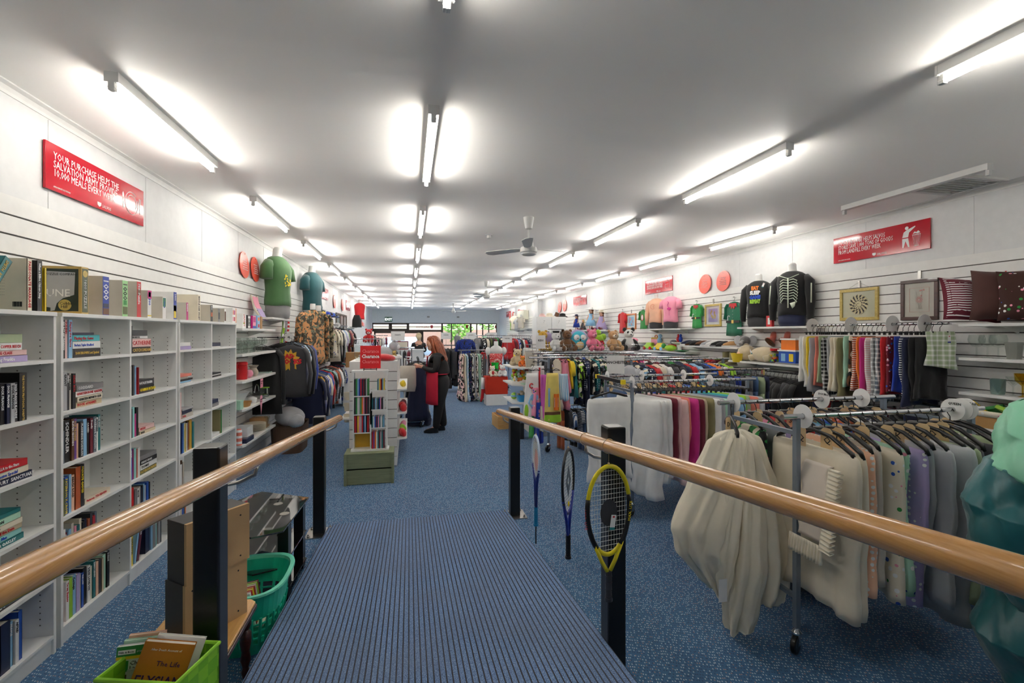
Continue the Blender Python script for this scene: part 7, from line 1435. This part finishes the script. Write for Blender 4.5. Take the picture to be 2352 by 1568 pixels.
# sheet rack
rack('sheet rack in the right middle ground with castors',2.0,3.3,4.0,4.6,1.245)
SR=its('q:white q:white w:white w:white w:maroon w:blush w:blush w:salmon w:magenta w:maroon w:beige w:khaki w:white w:silver w:mint q:denim w:turquoise q:sky w:lime wf:sage w:salmon q:silver')
rail_fill(SR,(2.06,4.0,1.245),(3.2,4.0,1.245),PI/2+.28,'front rail of the sheet rack',hk='clip',s=1.08,seed=52,noun='sheet',tags=(None,None,'orange'))
rail_fill(its('w:denim w:cream w:navy wf:white w:royal w:teal w:beige w:pink w:red w:sky w:blue w:yellow'),(2.1,4.6,1.245),(3.2,4.6,1.245),PI/2,'rear rail of the sheet rack',s=1.0,seed=53,noun='sheet',tags=('manila',),letters='SSDQ')
MB().b2(-.075,-.045,0,.6,1.23,1.262).obj('end_bar',blackp,[o for o in bpy.data.objects if o.get('label','').startswith('sheet rack')][0]); [MB().b2(-.08,-.04,y-.015,y+.015,1.225,1.267).obj('yellow_clip',inky,[o for o in bpy.data.objects if o.get('label','').startswith('sheet rack')][0]) for y in(0,.6)]
# white quilt hung at the aisle end of the sheet rack
x0=XY(1352,3.85); hang('hanging_quilt','thick white quilt hanging on a black hanger at the aisle end of the sheet rack','quilt','quilt','white','plain',(XY(1405,3.85),3.9,1.24),.15,s=.9,hk='wide')
for i,(x,y) in enumerate(((2.03,4.0),(2.85,4.0),(2.05,4.6),(2.45,4.6),(2.95,4.6))): size_disc((x,y,1.245),'X','white size disc on the sheet rack %s'%['front rail, aisle end','front rail, wall end','rear rail, aisle end','rear rail, middle','rear rail, wall end'][i],1.0)
# near quilt rack
rack('chrome quilt rack in the right foreground on black castors',1.99,3.27,2.1,2.62,1.255,mat=slate_m)
NR=[o for o in bpy.data.objects if o.get('label','').startswith('chrome quilt rack')][0]
Q1=its('w:cream w:cream wd:peach w:stone wf:cream wf:mint wd:lilac w:silver w:silver q:silver w:sage w:grey w:charcoal wf:sage')
rail_fill(Q1,(2.08,2.1,1.255),(3.2,2.1,1.255),PI/2-.12,'front rail of the quilt rack',hk='wide',s=1.12,seed=54,noun='bed cover',tags=('manila',),letters='QQDQQQQK',jit=.12)
rail_fill(its('wn:green wf:grey wf:lilac wf:pink w:red wf:sky w:turquoise w:blue wf:rust w:maroon w:white wc:navy w:black'),(2.08,2.62,1.255),(3.2,2.62,1.255),PI/2-.12,'rear rail of the quilt rack',hk='wide',s=1.08,seed=55,noun='bed cover',tags=('manila',),letters='SSDS',jit=.1)
for i,(x,y,tx) in enumerate(((2.06,2.1,None),(3.1,2.1,'QUEEN'),(3.16,2.1,None),(3.2,2.1,'CURTAIN'),(2.04,2.62,None),(2.72,2.62,'DOUBLE'),(3.05,2.62,None))): size_disc((x,y,1.255),'X','white disc on the quilt rack %s'%['front rail, aisle end','front rail, first of three at wall end','front rail, middle of three at wall end','front rail, last lettered disc at wall end','rear rail, aisle end','rear rail, lettered one in the middle','rear rail, wall end'][i],1.15,tx)
# gathered cream quilt
t=E('hanging_quilt','large gathered cream quilt hanging nearly to the floor in the right foreground','quilt',(1.9,2.4,1.255))
def lobe(m,pts,ph,amp=.016):
    rg=[]; N=len(pts)
    def fn(p,i,a): 
        f=min(1,i/5); w=amp*math.sin(7*a+ph+i*.14)+.006*math.sin(15*a+i*.5+ph)+.004*math.sin(11*a-i*.9+ph*3); return (p[0]+f*w*math.cos(a),p[1]+f*w*math.sin(a)+amp*.7*f*math.cos(5*a+ph*2+i*.15),p[2]+.012*f*math.sin(4*a+ph)*(i>1))
    P=[]
    for i in range(N-1):
        for q in range(6):
            f=q/6; P.append(tuple(a+(b-a)*f for a,b in zip(pts[i],pts[i+1])))
    P.append(pts[-1]); m.loft([(p[0],p[1],p[2],p[3],p[4]) for p in P],64,fn=fn)
m=MB()
lobe(m,[(-.03,.03,-.13,.03,.02),(-.07,0,-.17,.12,.05),(-.2,-.05,-.4,.15,.08),(-.32,-.09,-.62,.17,.09),(-.33,-.1,-.76,.13,.08),(-.25,-.1,-.92,.06,.04),(-.22,-.1,-.98,.02,.015)],0)
lobe(m,[(-.03,.03,-.13,.03,.02),(-.04,0,-.17,.1,.05),(-.13,-.08,-.45,.11,.07),(-.2,-.12,-.75,.11,.07),(-.2,-.12,-.95,.06,.05),(-.19,-.12,-1.04,.015,.012)],1.3)
lobe(m,[(0,.03,-.13,.03,.02),(.0,0,-.18,.09,.05),(-.03,-.1,-.5,.09,.07),(-.06,-.14,-.85,.11,.08),(-.09,-.14,-1.1,.1,.06),(-.1,-.14,-1.2,.08,.04),(-.1,-.14,-1.215,.06,.03)],2.6)
lobe(m,[(.03,.03,-.13,.03,.02),(.04,0,-.18,.09,.05),(.08,-.06,-.45,.11,.08),(.1,-.1,-.8,.13,.09),(.1,-.11,-1.0,.125,.08),(.09,-.11,-1.08,.1,.06),(.09,-.11,-1.1,.06,.03)],4.1)
m.obj('quilt_cloth',flat('cream cotton',(238,230,210),.85,bump=.9,bscale=16),t,smooth=True,sub=1)
h=ob('hanger',hanger_mesh('wide',1.0),t,(.03,.1,0),(0,0,PI/2-.5)); g=ob('paper_tag',tag_mesh('manila'),t,(-.03,.05,-.06),(0,0,.3)); text('D',.04,inkk,g,(-.011,-.0018,-.055),FY,'tag_letter')
ob('sewn_label',MB().sheet(lambda u,v:(-.3+.05*u,-.23,-.86-.12*v),3,3,.002).mesh('sewn_label',card),t,color='white')
t=E('storage_tub','clear grey plastic tub on the floor under the quilt rack','tub',(2.55,2.75,0)); MB().loft([(0,0,.0,.25,.17),(0,0,.14,.28,.2),(0,0,.15,.29,.21),(0,0,.14,.27,.19),(0,0,.01,.24,.16)],24,e=5).obj('tub_body',flat('grey plastic',(110,114,118),.25),t,smooth=.7)
# frilled pillowcase details on first covers
t=E('frilled_pillowcase','cream frilled pillowcase pinned over the front of the quilt rack','bed linen',(2.075,1.9,1.08),PI*0)
MB().sheet(lambda u,v:(-.02*math.sin(v*3)-.06*v,.03+.16*u+.02*math.sin(v*12),-.05-.38*v),10,20,.012).obj('panel',flat('cream satin',(226,214,200),.5),t,smooth=True)
MB().sheet(lambda u,v:(-.04-.016*math.sin(v*120)*u-.06*v,.02-.07*u,-.05-.4*v),6,170,.003).sheet(lambda u,v:(-.08-.016*math.sin(u*70)*v,.02+.2*u,-.44-.09*v),100,5,.003).obj('frill',MATS['cream cotton'],t,smooth=True)
# teal quilt, near right
t=E('hanging_quilt','shiny teal quilted doona with mint lining at the right frame edge','quilt',(2.78,1.5,1.3))
def pf(p,i,a):
    b=.05*abs(math.sin(p[2]*11+1.6*math.sin(a*1.0)+.4*i/12))**.7*(.7+.3*math.sin(a*2))+.035*abs(math.sin(a*2.5+p[2]*6))**.6+.004*math.sin(a*23+p[2]*60)+.004*math.sin(a*31-p[2]*45); r=Vector((p[0]-0,p[1],0)); r=r.normalized()*b if r.length>0 else r; return (p[0]+r.x,p[1]+r.y,p[2]+.02*math.sin(a*3))
def dense(k,n):
    o=[]
    for i in range(len(k)-1):
        for q in range(n): f=q/n; f=f*f*(3-2*f); o.append(tuple(a+(b-a)*f for a,b in zip(k[i],k[i+1])))
    return o+[k[-1]]
m=MB(); m.loft(dense([(.06,0,-.12,.1,.07),(.02,0,-.18,.26,.13),(.0,0,-.35,.37,.17),(.02,0,-.62,.36,.17),(.08,0,-.75,.30,.15),(.04,0,-.9,.36,.17),(.12,0,-1.12,.33,.15),(.2,0,-1.26,.22,.1)],12),72,fn=pf); m.obj('teal_shell',flat('teal satin',(22,98,104),.34,bump=.5,bscale=22,Sheen_Weight=.3),t,smooth=True)
m=MB(); m.loft(dense([(.0,-.03,-.32,.16,.1),(-.0,-.05,-.2,.27,.16),(.05,-.04,-.05,.27,.15),(.1,0,.06,.2,.12),(.12,0,.1,.08,.06)],9),64,fn=pf); m.obj('mint_lining',flat('mint satin',(136,206,172),.4,bump=.5,bscale=22),t,smooth=True)
ob('hanger',hanger_mesh('wide',1.0),t,(.1,0,.16),(0,0,.2))
rail('display_rail','chrome rail beyond the right frame edge carrying the teal doona',(2.72,1.5,1.47),(3.6,1.5,1.47))
MB().tube([(.85,0,0),(.85,0,-1.47)],.014).tube([(.85,-.3,-1.455),(.85,.3,-1.455)],.014).obj('stand',chrome,bpy.data.objects[[o.name for o in bpy.data.objects if o.get('label','').startswith('chrome rail beyond')][0]])
# ================= RACKETS =================
def racket(label,y,rot,hw,hh,fr1,fr2,grip,throat=True,total=.66,thick=.011,logo=None,tagged=False,dz=.06,letters=None):
    x=RX[1]; zt=rzl(y,x); t=E('tennis_racket',label,'racket',(x,y,zt-.031-dz),rz=rot); zc=-hh; n=40
    P=[(hw*math.sin(a)*(1-.10*(1-math.cos(a))*.5),0,zc+hh*math.cos(a)) for a in [2*PI*k/n for k in range(n)]]
    ob('frame_top',MB().tube([P[k%n] for k in range(-n//3,n//3+1)],thick,8,flat=.75).mesh('frame_top',plastic,True),t,color=fr1)
    ob('frame_bottom',MB().tube([P[k] for k in range(n//3,n-n//3+1)],thick,8,flat=.75).mesh('frame_bottom',plastic,True),t,color=fr2)
    if letters:
        for s_ in(1,-1): ob('side_band',MB().tube([P[(s_*k)%n] for k in range(n//5,n//5*2+1)],thick+.0012,8,flat=.78).mesh('side_band',plastic,True),t,color='black')
    zb=-2*hh; m=MB(); hl=total-2*hh
    gz=-(total-.135)
    for s_ in(-1,1): m.tube([(s_*hw*.62,0,zc-hh*.74),(s_*hw*.3,0,zb-.03),(s_*.008,0,gz)],thick*.85,8)
    ob('throat',m.mesh('throat',plastic,True),t,color=fr2)
    m=MB(); m.tube([(0,0,gz),(0,0,-total+.012)],[.0145]*2,12); m.tube([(0,0,-total+.014),(0,0,-total)],.018,12); [m.tube([(0,0,gz-.02-k*.03),(0,0,gz-.024-k*.03)],.016,12) for k in range(4)]
    ob('grip',m.mesh('grip',plastic,.6),t,color=grip)
    m=MB(); 
    def half(z): q=(z-zc)/hh; return hw*math.sqrt(max(0,1-q*q))*(1-.10*(1-q)*.5)
    for k in range(1,19): z=zc-hh+2*hh*k/19; w=half(z); m.tube([(-w,0,z),(w,0,z)],.0009,4)
    for k in range(1,16):
        xx=-hw+2*hw*k/16; q=math.sqrt(max(0,1-(xx/hw)**2)); m.tube([(xx,.001,zc-hh*q*.97),(xx,.001,zc+hh*q)],.0009,4)
    m.obj('strings',flat('string white',(224,224,216),.5),t)
    if logo=='diamond':
        m=MB(); 
        for a,b,c_,d in(((-.05,0),(0,.09),(0,.03),(-.02,0)),((.05,0),(0,-.09),(0,-.03),(.02,0)),((-.05,0),(0,-.09),(0,-.03),(-.02,0)),((.05,0),(0,.09),(0,.03),(.02,0))): m.prism([(q[0],zc+q[1]) for q in(a,b,c_,d)],-.0022,-.0012,'XZ')
        m.obj('string_mark',flat('slate ink','slate',.6),t); ob('damper',MB().ball((0,-.003,zb+.05),(.008,.006,.016),8).mesh('damper',plastic,True),t,color='yellow')
    if logo=='dark': MB().ball((0,-.002,zc-.01),(.045,.0006,.06),16).obj('string_mark',flat('dark ink','charcoal',.6),t)
    if logo=='bag': ob('string_mark',MB().ball((0,-.002,zc-.02),(.05,.0006,.08),14).mesh('string_mark',plastic),t,color='red')
    if letters: text(letters,.02,inkr,t,(-hw-.009,-.004,zc+.02),(PI/2,PI/2,0),'frame_lettering',sx=1.0); text(letters,.02,inky,t,(hw-.006,-.010,zc-.06),(PI/2,-PI/2+.12,0),'frame_lettering')
    if tagged: ob('price_tag',tag_mesh('teal'),t,(.02,-.012,zc-.02),(0,.15,0))
    m=MB(); r=.0335; m.tube([(0+r*math.cos(a)*1.0,0,dz+.031+r*math.sin(a)) for a in [2*PI*k/16 for k in range(16)]],.0013,5,closed=True); m.M=Matrix.Rotation(-rot,4,'Z'); m.M=None; m.tube([(0,0,dz-.003),(0,0,-.002)],.0013,5); m.ball((0,0,.012),.006,6); o=m.obj('hanging_string',flat('twine',(206,180,140),.8),t); 
    return t
def ry(px): return YX(px,RX[1])
racket('yellow and black squash-shaped racket hanging nearest in front of the post',YX(1398,RX[1]),.15,.116,.2,(232,216,30),(222,206,24),'charcoal',logo='dark',tagged=True,total=.61,letters='MAX  LITE')
racket('blue and black tennis racket hanging in the middle of the handrail',YX(1305,RX[1]),.95,.118,.18,(36,38,46),(30,50,150),'black',logo='diamond',total=.62)
t=racket('blue racket seen edge-on with turquoise grip, hanging farthest',YX(1231,RX[1]),1.55,.105,.15,(196,214,236),(30,50,130),(30,130,180),logo='bag',total=.64)
MB().tube([(0,0,-.64),(.005,0,-.7),(0,0,-.77)],.005).obj('wrist_cord',blackp,t)
m=MB(); x=RX[1]; y=YX(1346,x); zt=rzl(y,x); m.tube([(x+.033*math.cos(a),y,zt+.033*math.sin(a)) for a in [2*PI*k/16 for k in range(16)]],.0015,5,closed=True); m.tube([(x,y,zt-.033),(x-.01,y,zt-.06)],.0015); top(m.obj('twine_loop',flat('twine',(206,180,140),.8),None),'empty twine loop tied round the right handrail between rackets','string')
# ================= LEFT FOREGROUND =================
t=E('side_table','small timber table with turned dark legs holding the black boxes','table',(-.95,2.33,0)); 
m=MB(); m.prism([(-.17,-.2),(.17,-.2),(.2,-.17),(.2,.22),(.17,.25),(-.17,.25)],.345,.36); m.obj('tabletop',woodt,t,bevel=.004); MB().prism([(-.177,-.207),(.172,-.207),(.207,-.172),(.207,.222),(.172,.257),(-.177,.257)],.325,.346).obj('edge_moulding',darkw,t,bevel=.005)
for x,y in((.16,-.16),(.16,.2),(-.14,-.16),(-.14,.2)): MB().lathe([(.014,0),(.02,.03),(.013,.05),(.024,.09),(.018,.13),(.026,.17),(.026,.22),(.015,.235),(.026,.26),(.026,.325)],(x,y,0),14).obj('leg',darkw,t,smooth=.8)
a=math.atan2(.23,.169)
def bbox_(label,z,rz,dx=0):
    t=E('speaker_box',label,'speaker',(-.93+dx,2.23,z),rz); 
    MB().b2(0,.285,.0,.016,0,.262).obj('fibreboard_back',mdf,t); MB().b2(0,.285,.016,.14,0,.262).obj('veneered_case',ash,t,bevel=.002)
    [MB().lathe([(.004,-.0012),(.004,.0)],(x,0,zz),8,axis='Y').obj('screw_hole',inkk,t) for x,zz in((.03,.03),(.24,.03),(.03,.23),(.24,.22))]
    return t
bbox_('black veneered box with bare fibreboard back, lower one on the small table',.3605,a); bbox_('black veneered box with bare fibreboard back, stacked on top',.623,a-.03,.005)
# black glass stand
t=E('glass_tv_stand','black glass three-tier stand beside the left handrail post','tv stand',(-.95,3.35,0)); P0=[(.233,.3),(.203,-.29),(.044,-.35),(-.25,-.2),(-.35,.2),(-.144,.51)]
for z in(.5,.27,.07): MB().prism(P0 if z==.5 else [(x*.95,y*.93) for x,y in P0],z-.01,z).obj('glass_shelf',mirr,t,bevel=.002)
for x,y in((.15,-.12),(.15,.3)): MB().b2(x-.012,x+.05,y-.04,y+.04,0,.49).obj('leg',black_m,t)
for x,y in((-.15,-.1),(-.2,.2)): MB().tube([(x,y,0),(x,y,.49)],.02).obj('leg',black_m,t)
MB().lathe([(.03,.0),(.03,.0012)],(.14,.0,.5005),20).lathe([(.03,0),(.03,.0012)],(.05,.2,.5005),20).obj('round_sticker',steel,t)
# teal laundry basket
t=E('laundry_basket','turquoise plastic laundry basket with slotted sides and paperbacks inside','basket',(-.87,2.86,0)); tq=flat('turquoise plastic',(30,186,150),.3)
def bas(z): f=z/.34; return (.14+.055*f,.17+.07*f)
m=MB()
for z0,z1 in((0,.06),(.2,.34)):
    a0,b0=bas(z0);a1,b1=bas(z1); m.loft([(0,0,z0,a0,b0),(0,0,z1,a1,b1),(0,0,z1,a1-.004,b1-.004),(0,0,z0+.002,a0-.004,b0-.004)],32,e=3,cap=z0==0)
for k in range(24):
    an=2*PI*k/24
    def pp(z): aa,bb=bas(z); c_,s_=math.cos(an),math.sin(an); return (math.copysign(abs(c_)**(2/3),c_)*aa,math.copysign(abs(s_)**(2/3),s_)*bb,z)
    m.tube([pp(.05),pp(.21)],.008,6)
for z in(.09,.13,.17): aa,bb=bas(z); m.loft([(0,0,z-.004,aa,bb),(0,0,z+.004,aa,bb),(0,0,z+.004,aa-.006,bb-.006),(0,0,z-.004,aa-.006,bb-.006),(0,0,z-.004,aa,bb)],32,e=3,cap=False)
m.obj('basket_body',tq,t); aa,bb=bas(.34); MB().loft([(0,0,.335,aa,bb),(0,0,.34,aa+.02,bb+.02),(0,0,.35,aa+.018,bb+.018),(0,0,.348,aa-.004,bb-.004),(0,0,.33,aa-.006,bb-.006)],32,e=3,cap=False).obj('rim',flat('mint plastic',(110,214,184),.3),t)
for i,c in enumerate(('white','red','yellow','red','stone','lime','maroon')): book('%s paperback standing in the turquoise basket, %s'%(c,['leftmost','second','third','fourth','fifth','sixth','rightmost'][i]),c,.12,.018,.18,(-.80,2.72+i*.022,.14),(.0,-.15,.0))
MB().b2(-.1,.1,-.12,.12,.12,.138).obj('book_liner',paper,t)
# green woven basket
gz=.58; t=E('woven_basket','lime green woven strap basket of paperbacks in the left foreground','basket',(-.83,1.815,0),-.29)
def mk_weave():
    q=NT('green woven strap'); v=q.coords((1,1,1)); ck=q.new('TexChecker'); ck.inputs['Scale'].default_value=22; q.lk(v,ck.inputs[0]); ck.inputs[1].default_value=C((136,206,40)); ck.inputs[2].default_value=C((112,186,30))
    w=q.new('TexWave'); w.inputs['Scale'].default_value=60; q.lk(v,w.inputs[0]); q.lk(q.mix(.2,ck.outputs[0],w.outputs[0],'MULTIPLY'),q.b.inputs['Base Color']); q.bump(q.math('ADD',ck.outputs['Fac'],q.math('MULTIPLY',w.outputs[0],.2)),.8,.004); return q.set(Roughness=.4)
wv=mk_weave(); hx,hy=.135,.1
m=MB(); m.b2(-hx,hx,-hy,-hy+.006,0,gz).b2(-hx,hx,hy-.006,hy,0,gz).b2(-hx,-hx+.006,-hy,hy,0,gz).b2(hx-.006,hx,-hy,hy,0,gz).b2(-hx,hx,-hy,hy,0,.01); m.obj('basket_body',wv,t)
m=MB(); m.tube([(-hx,-hy,gz),(hx,-hy,gz),(hx,hy,gz),(-hx,hy,gz)],.008,8,closed=True); m.obj('rim',flat('lime plastic',(150,214,50),.4),t)
def frontbook(label,col,loc,rz,w,h,t_,tilt,rollz=0):
    o=E('book',label,'book',loc,rot=(tilt,rollz,rz)); ob('cover',MB().b2(-w/2,w/2,0,.002,0,h).b2(-w/2,w/2,t_-.002,t_,0,h).b2(-w/2,-w/2+.002,0,t_,0,h).mesh('cover',cover),o,color=col); MB().b2(-w/2+.002,w/2-.003,.002,t_-.002,.003,h-.003).obj('page_block',flat('white pages',(232,228,216),.8),o); return o
o=frontbook('large orange paperback titled ELYSIAN leaning in the green basket',(198,124,40),(-.865,1.77,.415),.12,.152,.23,.03,-.2,.3)
text('After Death Account of',.0095,inkw,o,(-.05,-.0008,.205),FY,'small_title'); pi_=flat('purple ink',(60,20,90),.5); text('The Life',.022,pi_,o,(-.02,-.0008,.16),FY,'title_top'); text('ELYSIAN',.044,pi_,o,(-.068,-.0008,.1),FY,'title_lettering',sx=.85,bold=.0006)
o=frontbook('green and white paperback with flower badge in the green basket','white',(-.935,1.845,.44),.1,.11,.178,.015,-.08,.06)
ob('green_band',MB().b2(-.055,.055,-.001,0,.145,.178).mesh('green_band',card),o,color='green'); ob('yellow_band',MB().b2(-.055,.055,-.001,0,.135,.145).mesh('yellow_band',card),o,color='yellow'); MB().b2(-.05,0,-.0015,-.001,.152,.166).obj('white_plate',inkw,o); text('Mills & Boon',.0085,inkk,o,(-.048,-.0018,.156),FY,'band_lettering'); text('presents...',.008,inkw,o,(.004,-.0012,.156),FY,'band_lettering')
ob('flower_badge',MB().b2(-.05,-.018,-.001,0,.095,.13).mesh('flower_badge',card),o,color='green'); MB().ball((-.034,-.0015,.118),(.009,.0006,.008),8).tube([(-.034,-.0015,.11),(-.034,-.0015,.098)],.001,4).obj('flower_mark',inkw,o); text('Charlotte\nLamb',.019,inkk,o,(-.014,-.0008,.115),FY,'title_lettering',line=.85); ob('cover_picture',MB().b2(-.05,.05,-.001,0,.005,.085).mesh('cover_picture',card),o,color='brown')
for i,(c,x,y) in enumerate((('mint',-.925,1.865),('peach',-.92,1.885))): frontbook('%s paperback behind the green and white one in the green basket'%c,c,(x,y,.447+.006*i),.1,.11,.178,.014,-.08,.06)
frontbook('white paperback behind the orange one in the green basket','white',(-.845,1.806,.41),.12,.15,.232,.02,-.2,.3)
frontbook('small grey book in front of the green and white paperback','silver',(-.895,1.80,.42),.2,.07,.14,.01,-.2)
m=MB(); m.b2(-hx+.01,hx-.01,-hy+.01,hy-.01,.38,.415); m.obj('book_fill',paper,t)
# ---------- checks ----------
for k,v in LAB.items():
    if len(v)>1: print('DUPLABEL',len(v),k,v[0][1])
print('OBJECTS',len(bpy.data.objects),'LABELS',len(LAB))
